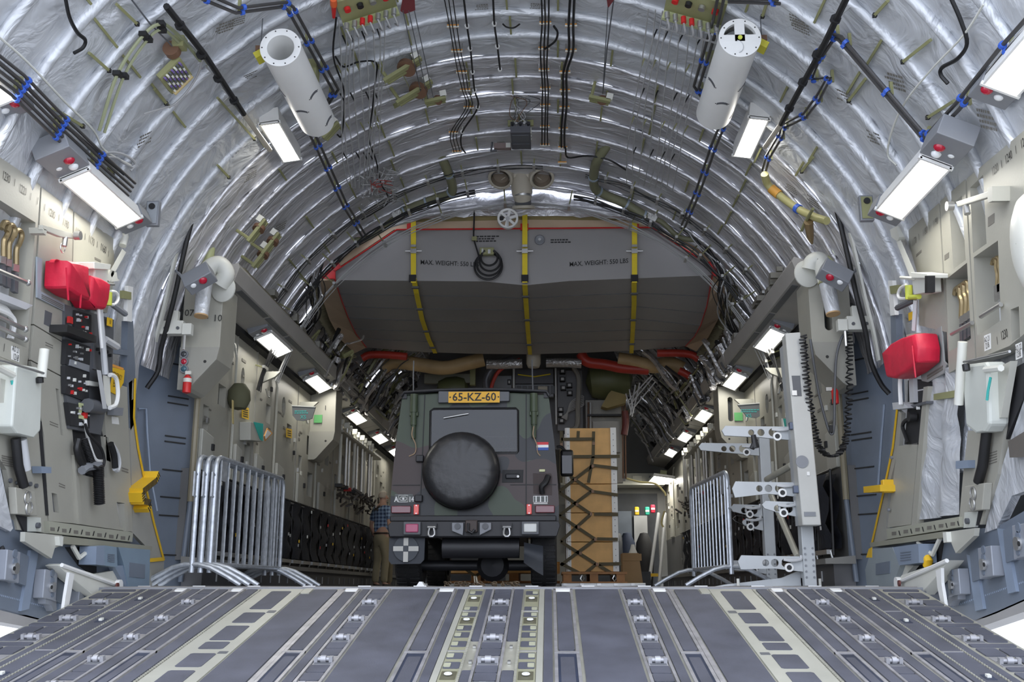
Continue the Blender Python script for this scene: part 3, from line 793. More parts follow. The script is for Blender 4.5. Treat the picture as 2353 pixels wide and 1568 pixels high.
for k in range(3):
    T(h, [(-40, 700 + k * 4), (0, 702 + k * 6), (22 + k * 4, 722 + k * 5), (28 + k * 2, 755), (20 + k * 3, 780)], XL - .07 + .012 * k, .016, WHITE, 'hose_loop', sm=True)
t = thing('access_plate', 'grey wall panel stencilled 1200 and 1190 with shelf bracket', 'panel', base(120, 770, XL))
P(t, 'plate', [(96, 431), (168, 483), (165, 620), (163, 776), (152, 790), (78, 745)], XL, .05, WALL)
for s, u, v in (('1200', 119, 491), ('1190', 151, 514)): ontext(t, s, u, v, XL + .001, .075, INKP)
for u, v in ((102, 478), (135, 501)): ontext(t, 'I', u, v, XL + .001, .07)
t = thing('access_plate', 'grey wall panel stencilled 1180 to 1160 next to white latch', 'panel', base(210, 700, XL))
P(t, 'plate', [(171, 487), (262, 549), (263, 640), (246, 720), (166, 690)], XL, .05, WALL)
for s, u, v in (('1180', 180, 536), ('1170', 210, 554), ('1160', 237, 572)): ontext(t, s, u, v, XL + .001, .08, INK if u > 230 else INKP)
for u, v in ((195, 545), (223, 563), (249, 584)): ontext(t, 'I', u, v, XL + .001, .07)
P(t, 'stencil', [(218, 591), (232, 598), (232, 603), (218, 596)], XL + .002, .002, INKP)
t = thing('access_plate', 'grey lower wall panel with two dark slots beside the pale actuator cover', 'panel', base(140, 1200, XL))
P(t, 'upper_plate', [(78, 748), (152, 793), (150, 868), (71, 827)], XL, .05, WALL)
P(t, 'lower_plate', [(71, 830), (150, 871), (166, 990), (187, 1205), (113, 1198), (101, 1000)], XL, .05, WALL, [[(128, 893), (135, 895), (145, 1002), (140, 1000)], [(119, 1133), (131, 1136), (136, 1179), (123, 1177)], [(105, 710), (120, 718), (116, 753), (101, 746)]][:2])
P(t, 'slot_back', [(122, 888), (152, 892), (152, 1008), (122, 1005)], XL - .03, .01, DGREY); P(t, 'slot_back', rect(112, 1125, 142, 1185), XL - .03, .01, DGREY)
P(t, 'dark_label', [(104, 713), (120, 720), (116, 752), (101, 745)], XL + .002, .002, DGREY)
for q in ((105, 786, 122, 794), (115, 968, 134, 976), (136, 1110, 150, 1116)):
    for k in range(2): P(t, 'stencil', [(q[0], q[1] + k * 6), (q[2], q[3] + k * 5), (q[2], q[3] + 2 + k * 5), (q[0], q[1] + 2 + k * 6)], XL + .002, .002, INKP)
t = thing('shelf_bracket', 'pale folded shelf bracket with hanging ring on left wall panels', 'bracket', base(130, 535, XL))
P(t, 'arm', [(98, 517), (170, 537), (172, 549), (140, 545), (98, 528)], XL + .09, .03, WALLW, bevel=.004)
P(t, 'hinge', [(98, 523), (108, 530), (106, 541), (100, 536)], XL + .09, .09, WALLW)
pin(t, 172, 542, XL + .1, .03, .04, STEEL, 'joint'); T(t, [(150, 546), (147, 566)], XL + .08, .018, STEEL, 'pin')
c = onx(144, 570, XL + .08); MB().tube(arcpts(c, Y, Z, .032, 0, 6.283, 12), .004, 5).build('ring', STEEL, t)
t = thing('access_plate', 'large grey lower panel right of hoses with small window on left side', 'panel', base(250, 1210, XL))
P(t, 'plate', [(175, 1048), (190, 1092), (222, 1100), (246, 1098), (243, 1000), (236, 872), (260, 880), (292, 890), (305, 1223), (188, 1206)], XL, .05, WALL,
  [[(268, 1154), (286, 1157), (292, 1216), (276, 1212)], [(237, 1003), (249, 1006), (255, 1062), (243, 1058)]])
P(t, 'window_pane', [(262, 1150), (292, 1152), (298, 1222), (266, 1218)], XL - .03, .01, SILVER); P(t, 'slot_back', [(230, 998), (256, 1002), (262, 1068), (236, 1062)], XL - .04, .01, BLACKM)
P(t, 'window_flap', [(285, 1158), (292, 1160), (297, 1222), (290, 1222)], XL + .02, .05, WALL)
P(t, 'edge_channel', [(171, 1046), (178, 1046), (189, 1206), (182, 1205)], XL + .02, .06, WALL)
P(t, 'painted_daylight', [(257, 957), (272, 960), (274, 976), (258, 974)], XL + .003, .002, WHITE)  # white plate stands in for daylight showing through an opening
for k in range(2): P(t, 'stencil', [(280, 1074 + k * 6), (295, 1079 + k * 6), (295, 1082 + k * 6), (280, 1077 + k * 6)], XL + .002, .002, INKP)
# ---------------- left: control station
t = thing('control_station', 'black switch panel rack with white and red switches on left wall', 'console', base(190, 980, XL))
P(t, 'frame', [(150, 700), (262, 735), (258, 860), (232, 1000), (160, 985), (148, 870)], XL + .02, .06, DGREY)
rn = random.Random(3)
for pts in ([(172, 713), (210, 724), (210, 776), (170, 764)], [(153, 780), (208, 797), (206, 850), (150, 837)], [(150, 841), (206, 856), (204, 926), (151, 905)], [(156, 925), (206, 936), (206, 985), (163, 978)]):
    o_ = P(t, 'switch_panel', pts, XL + .035, .03, BLACKM)
    for k in range(16):
        a, b_ = rn.random() * .9 + .05, rn.choice([.18, .42, .66, .88])
        q = [V((p[0], p[1])) for p in [(*x, 0) for x in pts]]
        p = q[0].lerp(q[1], a).lerp(q[3].lerp(q[2], a), b_)
        c = onx(p.x, p.y, XL + .035); s_ = rn.choice([.008, .01, .014])
        MB().box(c + X * .008, (.02, s_, s_ * rn.uniform(.8, 1.8))).build('switch', rn.choice([OFFW, OFFW, STEEL, RED, LGREY, LGREY]), o_)
P(t, 'shelf', [(155, 746), (222, 773), (221, 788), (154, 763)], XL + .12, .12, BLACK)
P(t, 'blank_plate', [(163, 826), (206, 840), (205, 855), (161, 840)], XL + .045, .02, MGREY)
P(t, 'access_plate', [(214, 788), (256, 800), (252, 858), (214, 848)], XL + .03, .03, DGREY)
for k in range(5): pin(t, 222 + 7 * k, 803 + 6 * (k % 3) + 2 * k, XL + .035, .012, .02, BLACK, 'knob')
P(t, 'intercom_box', [(283, 858) and (204, 875), (226, 879), (226, 889), (205, 886)], XL + .06, .05, OFFW)
P(t, 'yellow_frame', [(184, 926), (201, 930), (199, 966), (184, 962)], XL + .045, .012, OLIVEL, [[(188, 932), (197, 934), (196, 958), (188, 955)]])
P(t, 'red_guard', [(196, 948), (202, 949), (201, 962), (196, 961)], XL + .055, .02, RED)
P(t, 'red_guard', [(161, 727), (168, 730), (168, 745), (160, 742)], XL + .055, .02, RED)
P(t, 'lower_bay', [(163, 985), (234, 990), (243, 1030), (244, 1096), (224, 1096), (184, 1085)], XL - .02, .02, BLACKM)
h = thing('headset_cord', 'black coiled cord over a white cable in left control bay', 'cord', base(205, 1050, XL + .06))
pts = []
for k in range(140):
    f = k / 139; c = onx(192 + 18 * f, 1010 + 52 * f, XL + .07); a = k * .7
    pts.append(c + Y * (.022 * math.cos(a)) + Z * (.006 * math.sin(a)) + X * (.022 * math.sin(a)))
MB().tube(pts, .006, 5).build('coil', BLACK, h)
T(h, [(196, 965), (200, 1000), (212, 1040), (222, 1058), (238, 1060)], XL + .06, .011, WHITE, 'white_cable', sm=True)
T(h, [(196, 975), (205, 1000), (232, 1030), (240, 1060), (232, 1078), (215, 1072)], XL + .09, .010, BLACK, 'black_cable', sm=True)
T(h, [(180, 1010), (176, 1035), (190, 1068), (212, 1078)], XL + .05, .022, BLACK, 'thick_cable', sm=True)
h = thing('oxygen_hose', 'black corrugated hose hanging below left control bay', 'hose', base(228, 1160, XL + .06))
c0, c1 = onx(225, 1070, XL + .07), onx(229, 1160, XL + .07); n_ = 44
MB().tube([c0.lerp(c1, i / n_) for i in range(n_ + 1)], [.040 if i % 2 else .032 for i in range(n_)] + [.02], 12).build('hose', BLACK, h)
T(h, [(188, 1082), (200, 1074), (228, 1070)], XL + .06, .03, MGREY, 'mask_grip', sm=True)
T(h, [(200, 932), (232, 938)], XL + .07, .05, DGREY, 'dark_cylinder', 10)
h = thing('wall_reel', 'dark reel with pale curved guard in slot of left lower panel', 'reel', base(250, 1070, XL + .04))
T(h, [(258, 1022), (270, 1042), (274, 1065), (270, 1082), (263, 1078)], XL + .05, .016, LGREY, 'guard', sm=True)
T(h, [(254, 1020), (262, 1045), (265, 1075)], XL + .05, .024, BLACK, 'roll', sm=True)
# red bags
def bag(label, pts, x, d, m, lug, fold):
    t = thing('red_bag', label, 'bag', base(pts[0][0], pts[0][1] + 80, x), None)
    sg = 1 if x > 0 else -1; q = px(pts, onx, x); c = sum(q, V()) / len(q); mb = MB(); rows = []
    for f, s_ in ((0, .98), (.06, 1.0), (.5, 1.03), (.88, 1.0), (.97, .96), (1.0, .86)):
        rows.append([c + (p - c) * s_ - X * (sg * d * f) for p in q + [q[0]]])
    ci = c - X * (sg * d * 1.04); k_ = len(q)
    mb.grid(rows); n0 = len(mb.v) - (k_ + 1); mb.v.append(ci); mb.f += [(n0 + i, n0 + i + 1, len(mb.v) - 1) for i in range(k_)]
    mb.build('body', m, t, smooth=50).modifiers.new('bevel', 'BEVEL').width = .012
    MB().ribbon(spline(px(lug, onx, x - sg * d * .5)), X, .03, .006).build('handle', m, t)
    MB().tube(px(fold, onx, x - sg * d * 1.03), .006, 5).build('seam', m, t)
    return t
bag('large red soft bag hanging on left wall over switch rack', [(104, 600), (128, 604), (152, 612), (153, 650), (158, 692), (128, 680), (101, 662)], XL + .02, .16, REDF, [(118, 604), (124, 597), (138, 602), (150, 611)], [(152, 615), (157, 690)])
bag('smaller red soft bag hanging right of the large one on left wall', [(164, 634), (186, 640), (208, 652), (204, 690), (196, 712), (172, 708), (160, 690)], XL + .02, .15, REDF, [(176, 638), (184, 628), (194, 635), (206, 650)], [(188, 645), (184, 708)])
t = thing('bag_plate', 'blue-grey lettered mounting plate under left red bags', 'plate', base(120, 700, XL))
P(t, 'plate', [(86, 590), (97, 595), (94, 670), (152, 700), (150, 716), (86, 684)], XL + .015, .012, mat('plate_blue', (.30, .34, .38), .45))
for k in range(3): P(t, 'stencil', [(96, 676 + k * 4), (146, 702 + k * 4), (146, 704 + k * 4), (96, 678 + k * 4)], XL + .017, .002, INKP)
# white latch mechanism
t = thing('ramp_latch', 'white latch mechanism with long strut at end of left wall', 'latch', base(240, 690, XL + .05))
P(t, 'block', [(219, 610), (250, 614), (248, 652), (244, 690), (214, 688), (217, 650)], XL + .12, .1, OFFW, bevel=.01)
for k in range(3): T(t, [(221 + 9 * k, 655), (219 + 9 * k, 692)], XL + .13, .018, LGREY, 'rib')
P(t, 'cap', [(217, 602), (256, 608), (254, 620), (217, 618)], XL + .15, .14, OFFW, bevel=.006)
MB().hexa(px([(243, 640), (252, 648), (290, 580), (281, 572)], onx, XL + .10), px([(243, 640), (252, 648), (290, 580), (281, 572)], onx, XL + .04)).build('strut', OFFW, t, smooth=0)
T(t, [(282, 565), (287, 545), (286, 535)], XL + .06, .028, OFFW, 'strut_end', 10)
P(t, 'hook_bracket', [(254, 620), (268, 626), (270, 640), (275, 645), (256, 648)], XL + .10, .04, OFFW)
T(t, [(214, 652), (262, 654)], XL + .16, .010, STEEL, 'cross_pin')
T(t, [(254, 670), (264, 671), (271, 680), (270, 692), (262, 700), (252, 700)], XL + .09, .012, WHITE, 'hoop', sm=True)
T(t, [(249, 672), (248, 702)], XL + .10, .028, mat('lime', (.55, .6, .08), .5), 'green_cylinder', 10)
T(t, [(228, 700), (236, 790), (242, 860)], XL + .10, .022, LGREY, 'down_rod'); T(t, [(226, 705), (234, 800)], XL + .13, .012, WHITE, 'down_rod')
MB().hexa(px([(222, 850), (232, 852), (246, 940), (236, 940)], onx, XL + .12), px([(222, 850), (232, 852), (246, 940), (236, 940)], onx, XL + .06)).build('lower_link', LGREY, t, smooth=0)
MB().hexa(px([(236, 862), (252, 866), (256, 938), (242, 936)], onx, XL + .08), px([(236, 862), (252, 866), (256, 938), (242, 936)], onx, XL + .04)).build('lower_link', OFFW, t, smooth=0)
T(t, [(258, 700), (288, 722)], XL + .08, .022, MGREY, 'side_arm'); T(t, [(240, 780), (268, 797)], XL + .07, .028, LGREY, 'side_arm')
t = thing('grab_handle', 'white tubular grab handle below exit placard on left', 'handle', base(262, 930, XL + .05))
T(t, [(252, 862), (260, 863), (268, 874), (271, 905), (266, 930), (252, 938)], XL + .10, .016, WHITE, 'handle', sm=True)
P(t, 'foot', [(262, 936), (284, 938), (282, 956), (262, 954)], XL + .06, .05, MGREY)
t = thing('exit_placard', 'yellow emergency exit placard partly hidden by white handle', 'sign', base(270, 900, XL + .01))
P(t, 'orange_bar', [(256, 836), (284, 846), (284, 851), (256, 842)], XL + .012, .005, ORANGE); P(t, 'plate', [(254, 843), (287, 851), (284, 880), (268, 908), (252, 900)], XL + .01, .006, YELLOW)
ontext(t, 'EMERGENCY', 268, 864, XL + .012, .055); ontext(t, 'EXIT', 266, 884, XL + .012, .075)
t = thing('edge_post', 'blue-grey upright post with white cap strip at end of left panels', 'post', base(300, 1000, XL - .02))
P(t, 'post', [(294, 738), (306, 738), (312, 880), (316, 960), (300, 990), (290, 880)], XL - .01, .05, BLUEG)
P(t, 'white_strip', [(295, 657), (306, 660), (303, 740), (292, 738)], XL + .02, .03, WHITE)
P(t, 'olive_box', [(284, 668), (302, 672), (302, 689), (284, 686)], XL + .03, .03, OLIVE)
P(t, 'cross_plate', [(258, 800), (298, 806), (296, 818), (258, 812)], XL, .03, BLUEG)
t = thing('hinge_placard', 'small yellow placard on mechanism below left latch', 'sign', base(252, 745, XL + .05)); P(t, 'plate', [(247, 729), (259, 733), (258, 752), (246, 748)], XL + .05, .004, YELLOW); ontext(t, '50', 253, 741, XL + .053, .04)
# fin with yellow edge
t = thing('edge_fin', 'grey tapering fin with yellow edge line at left ramp end', 'panel', base(350, 1340, XL))
P(t, 'plate', [(296, 880), (312, 868), (309, 960), (318, 1030), (336, 1120), (354, 1200), (377, 1288), (375, 1352), (345, 1352), (345, 1266), (305, 1225), (300, 1000)], XL - .01, .03, WALLD if 0 else mat('fin_grey', (.34, .335, .30), .45))
MB().ribbon(px([(311, 870), (308, 960), (318, 1032), (336, 1122), (354, 1202), (377, 1288)], onx, XL), V((0, .95, .3)).normalized(), .022, .008).build('yellow_line', YELLOW, t, smooth=0)
MB().ribbon(px([(345, 1288), (377, 1285)], onx, XL), Z, .03, .008).build('yellow_line', YELLOW, t, smooth=0)
t = thing('crew_step', 'yellow ribbed zigzag step on the left fin', 'step', base(322, 1165, XL + .06))
for a, b_ in (((348, 1088), (342, 1104)), ((342, 1104), (309, 1130)), ((309, 1130), (312, 1152)), ((312, 1152), (328, 1156)), ((328, 1156), (322, 1174))):
    p, q = onx(*a, XL + .04), onx(*b_, XL + .04)
    MB().ribbon([p, q], X, .13, .05).build('tread', YELLOW, t, smooth=0)
    n_ = max(3, int((q - p).length / .02))
    for k in range(n_):
        c = p.lerp(q, (k + .5) / n_) + X * .068; d = (q - p).normalized()
        MB().ribbon([c - d * .003, c + d * .003], d.cross(X), .05, .004).build('grip_line', INK, t, smooth=0)
# pale actuator cover and its neighbours at the far left
t = thing('actuator_cover', 'pale rounded actuator cover low at left photo edge', 'cover', base(60, 1000, XL))
P(t, 'cover', [(38, 842), (46, 838), (98, 846), (94, 990), (80, 1006), (40, 996), (28, 980)], XL + .12, .12, mat('pale_cover', (.56, .58, .53), .4), bevel=.02)
P(t, 'wing', [(2, 870), (34, 880), (30, 990), (16, 985)], XL + .06, .04, WALLW); T(t, [(27, 875), (33, 910), (34, 922)], XL + .10, .008, TEAL, 'green_bungee')
T(t, [(-40, 822), (8, 830), (100, 858)], XL + .16, .008, STEEL, 'brace_wire')
T(t, [(102, 803), (95, 868)], XL + .14, .030, OFFW, 'post', 10); T(t, [(91, 868), (92, 880)], XL + .14, .022, BLACK, 'foot')
T(t, [(-10, 842), (36, 866)], XL + .10, .02, OFFW, 'arm')
t = thing('access_plate', 'grey panel with two latch rings under the pale actuator cover on left', 'panel', base(50, 1200, XL))
P(t, 'plate', [(-60, 790), (62, 848), (70, 870), (92, 1000), (112, 1226), (40, 1218), (15, 1080), (-60, 960)], XL - .005, .03, WALL)
P(t, 'dark_gap', [(88, 960), (96, 970), (112, 1185), (106, 1185)], XL + .001, .003, BLACKM)
P(t, 'latch_box', [(36, 1120), (80, 1130), (87, 1186), (40, 1182)], XL + .05, .05, WALL, bevel=.005)
for u, v in ((64, 1144), (67, 1168)):
    c = onx(u, v, XL + .055); MB().tube(arcpts(c, Y, Z, .038, 0, 6.283, 14), .006, 5).build('latch_ring', STEEL, t)
T(t, [(36, 1008), (42, 1070), (55, 1118)], XL + .05, .030, BLACK, 'damper', 10); T(t, [(46, 1010), (56, 1080)], XL + .05, .04, LGREY, 'damper_tube', 10)
P(t, 'dark_notch', [(40, 1184), (72, 1190), (66, 1222), (56, 1222)], XL + .01, .01, BLACKM); P(t, 'plate_tab', [(66, 1188), (94, 1190), (95, 1222), (66, 1222)], XL + .02, .02, mat('pale_cover', (.56, .58, .53), .4))
pin(t, 84, 1208, XL + .02, .018, .02, DGREY, 'bolt')
P(t, 'catch', [(94, 1072), (118, 1074), (118, 1088), (96, 1088)], XL + .06, .06, BLUEL)
for u, v in ((22, 1105), (38, 1110), (68, 1113), (82, 1117)): pin(t, u, v, XL, .014, .012, DGREY, 'bolt')
for k in range(5): P(t, 'stencil', [(5, 1046 + k * 5), (30, 1052 + k * 5), (30, 1054 + k * 5), (5, 1048 + k * 5)], XL, .002, INKP)
t = thing('foil_cover', 'crumpled silver foil over structure at left photo edge', 'cover', base(10, 1200, XL))
P(t, 'foil', [(-60, 1000), (0, 1070), (18, 1160), (30, 1215), (24, 1222), (-60, 1180)], XL + .01, .05, SILVER_PALE)
# sill rail
t = thing('sill_rail', 'grey stencilled sill rail with olive beam below left panels', 'rail', base(210, 1260, XL))
P(t, 'rail', [(112, 1198), (306, 1224), (304, 1246), (114, 1226)], XL + .03, .06, mat('sill_olive', (.36, .36, .29), .45))
for k in range(7):
    u, v = 121 + 27 * k, 1217 + 3.4 * k
    P(t, 'stencil', [(u - 5, v - 5), (u + 5, v - 4), (u + 5, v + 4), (u - 5, v + 3)], XL + .032, .002, INKP)
    P(t, 'tick', [(u + 14, v - 6), (u + 16, v - 6), (u + 13, v + 5), (u + 11, v + 5)], XL + .032, .002, INK)
P(t, 'beam', [(142, 1232), (350, 1256), (349, 1266), (143, 1250)], XL + .06, .08, mat('beam_olive', (.28, .275, .215), .45))
# blue boxes
t = thing('fairing_box', 'blue-grey ribbed box under sill rail beside left fin', 'box', base(240, 1305, XL))
P(t, 'box', [(222, 1256), (240, 1254), (240, 1300), (220, 1298)], XL + .12, .12, BLUEL); P(t, 'front', [(240, 1254), (268, 1258), (270, 1304), (240, 1300)], XL + .11, .10, mat('blue_box', (.20, .27, .34), .45))
for k in range(5): P(t, 'grille_slat', [(248, 1273 + k * 4), (264, 1275 + k * 4), (264, 1277 + k * 4), (248, 1275 + k * 4)], XL + .115, .01, BLUEG)
t = thing('fairing_box', 'blue-grey plain box with square cover right of ribbed box, left side', 'box', base(310, 1340, XL))
P(t, 'box', [(272, 1258), (345, 1264), (343, 1352), (296, 1352), (285, 1300)], XL + .08, .08, mat('blue_box', (.20, .27, .34), .45)); P(t, 'cover', [(298, 1293), (334, 1298), (333, 1330), (297, 1326)], XL + .085, .01, BLUEG)
P(t, 'side', [(262, 1300), (286, 1300), (296, 1350), (290, 1352)], XL + .07, .05, BLUEL)
# ---------------- sills, fittings, arms on both sides
SILL = {-1: [(-120, 1150), (12, 1180), (60, 1224), (112, 1228), (345, 1262), (345, 1352), (290, 1400), (240, 1462), (150, 1440), (60, 1418), (-120, 1372)],
        1: [(2470, 1100), (2353, 1175), (2290, 1212), (2240, 1216), (2000, 1256), (2000, 1352), (2090, 1400), (2150, 1462), (2205, 1442), (2290, 1410), (2470, 1330)]}
LIP = {-1: [(-120, 1368), (60, 1414), (150, 1438), (235, 1458), (200, 1478), (120, 1452), (-120, 1408)], 1: [(2470, 1326), (2290, 1406), (2205, 1440), (2135, 1460), (2150, 1478), (2240, 1446), (2470, 1366)]}
for sg, nm in ((-1, 'left'), (1, 'right')):
    x = sg * 2.97
    t = thing('ramp_sill', 'dark blue-grey riveted sill beam curving up beside %s ramp edge' % nm, 'sill', base(*(SILL[sg][3]), x))
    P(t, 'web', SILL[sg], x, .05, BLUEG); P(t, 'lower_lip', LIP[sg], x + sg * .0, .12, mat('lip_grey', (.33, .32, .32), .45))
    for (a, b_, c_) in (((80, 1265), (58, 1400), 9), ((150, 1330), (140, 1420), 7)) if sg < 0 else (((2230, 1275), (2250, 1400), 9), ((2300, 1215), (2325, 1360), 9)):
        P(t, 'stiffener', [(a[0] - c_, a[1]), (a[0] + c_, a[1] + 3), (b_[0] + c_, b_[1]), (b_[0] - c_, b_[1] + 5)], x - sg * .02, .04, BLUEL)
    rv = MB()
    for k in range(60):
        f = k / 59; u = (-20 + 240 * f) if sg < 0 else (2375 - 240 * f); v = (1385 + 62 * f) if sg < 0 else (1352 + 84 * f)
        rv.dome(onx(u, v - 22, x), -sg * X, .007, .5, 6, 2)
    rv.build('rivets', BLUEL, t, kind='stuff')
    for (u, v, rr_) in ((0, 1280, 22), (88, 1331, 20), (168, 1362, 14)) if sg < 0 else ((2318, 1300, 20), (2220, 1340, 20), (2150, 1370, 12)):
        c = onx(u, v, x); s_ = rr_ / 330
        lh = MB().lathe([(s_ * .9, 0), (s_, .012), (s_ * .8, .02), (1e-4, .004)], c, -sg * X, 18).build('lightening_hole', BLACKM, t)
        lh.scale = (1, .45, 1); lh.location.y += (c.y - ROOT[t.name].y) * .55
    spots = ((32, 1307, 1.0), (118, 1350, .95), (194, 1387, .75)) if sg < 0 else ((2128, 1380, .62), (2189, 1344, .85), (2262, 1298, 1.0), (2342, 1250, 1.1))
    for k, (u, v, sc) in enumerate(spots):
        f = thing('lock_fitting', 'grey cast lock fitting with steel bushing, %s along the %s sill' % (ORD[k], nm), 'fitting', base(u, v + 20, x), 'lock fittings on the %s sill' % nm)
        def q(a, b_): return (u - sg * a * sc * -1 if sg > 0 else u + a * sc, v + b_ * sc)
        def q(a, b_): return (u + (a if sg < 0 else -a) * sc, v + b_ * sc)
        P(f, 'block', [q(-14, -44), q(16, -38), q(12, 34), q(6, 30), q(-20, 26), q(-18, 0)], x - sg * .07, .07, mat('fitting_grey', (.30, .32, .36), .4, .2), bevel=.006)
        P(f, 'side_web', [q(16, -38), q(34, -28), q(28, 40), q(12, 34)], x - sg * .03, .03, BLUEG)
        pin(f, *q(0, 0), x - sg * .07, .034 * sc, .02, STEEL, 'bushing', 18); pin(f, *q(0, 0), x - sg * .088, .013 * sc, .005, INK, 'bore', 12)
        for b_, r_ in ((-34, .026), (-16, .024), (18, .018)): pin(f, *q(1, b_), x - sg * .068, r_ * sc, .008, BLUEG, 'pocket')
        pin(f, *q(-20, 2), x - sg * .04, .018 * sc, .02, OLIVEL, 'grease_cap', 8)
        if k == 1: P(f, 'lower_hook', [q(-14, 28), q(12, 32), q(13, 54), q(6, 58), q(0, 44), q(-14, 40)], x - sg * .05, .05, mat('fitting_grey', (.30, .32, .36), .4, .2))
    f = thing('ramp_actuator', 'white riveted actuator arm with pivot at %s corner of ramp' % nm, 'actuator', base(*((268, 1352) if sg < 0 else (2072, 1348)), x))
    arm = [(136, 1300), (146, 1296), (160, 1300), (272, 1338), (284, 1352), (262, 1364), (240, 1388), (226, 1376), (170, 1332)] if sg < 0 else [(2180, 1288), (2168, 1290), (2150, 1296), (2072, 1322), (2055, 1345), (2070, 1362), (2096, 1386), (2110, 1372), (2150, 1326)]
    P(f, 'arm', arm, x - sg * .14, .10, OFFW, bevel=.008)
    e0 = ((142, 1299), (278, 1349)) if sg < 0 else ((2176, 1289), (2062, 1340))
    MB().tube(px(e0, onx, x - sg * .15), .014, 6).build('arm_edge', WHITE, f)
    pv = (268, 1347) if sg < 0 else (2068, 1341)
    pin(f, *pv, x - sg * .14, .045, .03, WHITE, 'boss', 18); pin(f, *pv, x - sg * .17, .022, .012, mat('pivot_red', (.20, .07, .06), .4, .4), 'pivot')
    P(f, 'gusset', [(214, 1320), (262, 1312), (268, 1318), (292, 1352), (280, 1352), (262, 1336)] if sg < 0 else [(2100, 1300), (2070, 1300), (2052, 1348), (2064, 1350), (2076, 1328)], x - sg * .06, .04, OFFW)
    pl = [(160, 1316), (171, 1320), (164, 1362), (153, 1424), (143, 1427), (151, 1370)] if sg < 0 else [(2150, 1312), (2162, 1306), (2163, 1340), (2176, 1422), (2170, 1424), (2154, 1352)]
    P(f, 'hanging_strap', pl, x - sg * .16, .02, WHITE)
    MB().tube(spline(px([(234, 1384), (244, 1364), (256, 1356), (262, 1352)] if sg < 0 else [(2102, 1380), (2090, 1366), (2078, 1356)], onx, x - sg * .16)), .008, 6).build('hydraulic_line', BLACK, f)
    f = thing('sill_bracket', 'pale triangular bracket under the %s sill rail' % nm, 'bracket', base(*((100, 1230) if sg < 0 else (2205, 1222)), x))
    P(f, 'gusset', [(58, 1223), (143, 1231), (146, 1252), (126, 1260), (119, 1284), (57, 1245)] if sg < 0 else [(2167, 1224), (2240, 1214), (2238, 1232), (2196, 1272), (2184, 1244), (2168, 1248)], x - sg * .10, .03, WALLW)
    P(f, 'clevis', [(136, 1233), (146, 1234), (144, 1256), (138, 1254)] if sg < 0 else [(2166, 1224), (2174, 1223), (2176, 1246), (2168, 1248)], x - sg * .13, .06, OFFW)
    f = thing('truss_brace', 'thin off-white V-shaped brace under the %s sill rail' % nm, 'brace', base(*((190, 1280) if sg < 0 else (2140, 1270)), x))
    for a, b_ in ((((167, 1256), (182, 1283)), ((182, 1283), (220, 1254))) if sg < 0 else (((2110, 1248), (2143, 1275)), ((2143, 1275), (2160, 1238)))):
        MB().tube(px((a, b_), onx, x - sg * .06), .016, 6).build('strut', OFFW, f)
    P(f, 'dark_cavity', [(150, 1258), (222, 1258), (222, 1325), (205, 1318), (180, 1300)] if sg < 0 else [(2112, 1250), (2168, 1244), (2160, 1300), (2100, 1310)], x - sg * .005, .004, BLACKM)
# seals: the long black strip against the ceiling edge
for sg, nm, pts in ((-1, 'left', [(487, 337, 8.22), (462, 395, 8.28), (436, 470, 8.36), (410, 570, 8.45), (388, 670, 8.55), (368, 750, 8.66), (355, 800, 8.75), (348, 850, 8.8), (322, 892, 8.8)]),
                    (1, 'right', [(1879, 322, 8.2), (1905, 380, 8.26), (1935, 470, 8.34), (1960, 570, 8.42), (1985, 680, 8.5), (2005, 760, 8.6), (2018, 830, 8.7), (2040, 880, 8.75), (2060, 905, 8.75)])):
    t = thing('door_gasket', 'long curved black rubber gasket along the %s ceiling edge' % nm, 'gasket', at(*pts[-1]))
    q = [at(*p) for p in pts]; c = [p - (p - V((0, p.y, ZC))).normalized() * .06 for p in q]
    MB().tube(spline(c), .022, 8).build('gasket', BLACK, t)
    c2 = [p + V((sg * .05, -.04, 0)) for p in c[:-2]]
    MB().ribbon(spline(c2), Y, .05, .02).build('gasket_rail', OFFW, t)
    lc = at(398, 755, 8.72) if sg < 0 else at(1970, 745, 8.72)
    t = thing('gasket_clamp', 'white machined clamp block at foot of %s gasket' % nm, 'clamp', lc)
    MB().box(lc, (.20, .10, .12)).build('block', OFFW, t, bevel=.006)
    MB().box(lc + V((-sg * .02, -.02, .1)), (.06, .06, .1)).build('lug', OFFW, t, bevel=.004); MB().box(lc + V((-sg * .14, -.03, -.02)), (.08, .07, .10)).build('jaw', OFFW, t, bevel=.004)
    for q_ in (-.05, .06): MB().cyl(lc + V((q_, -.05, -.01)), lc + V((q_, -.062, -.01)), .014, n=10).build('bolt', DGREY, t)
    MB().tube([lc + V((-sg * .12, -.04, -.05)), lc + V((-sg * .12, -.04, -.2))], .012, 6).build('pin', STEEL, t)
t = thing('hydraulic_tube', 'thin pale tube bent across left blue-grey frame wall', 'tube', at(350, 1180, 8.95)); MB().tube([at(318, 940, 8.86), at(336, 940, 8.92), at(338, 990, 8.92), at(345, 1090, 8.93), at(361, 1175, 8.95)], .011, 6).build('tube', BLUEL, t)
t = thing('hydraulic_tube', 'thin pale tube bent across right blue-grey frame wall', 'tube', at(2018, 1100, 8.95)); MB().tube([at(2032, 930, 8.86), at(2026, 1000, 8.9), at(2018, 1115, 8.95)], .011, 6).build('tube', BLUEL, t)
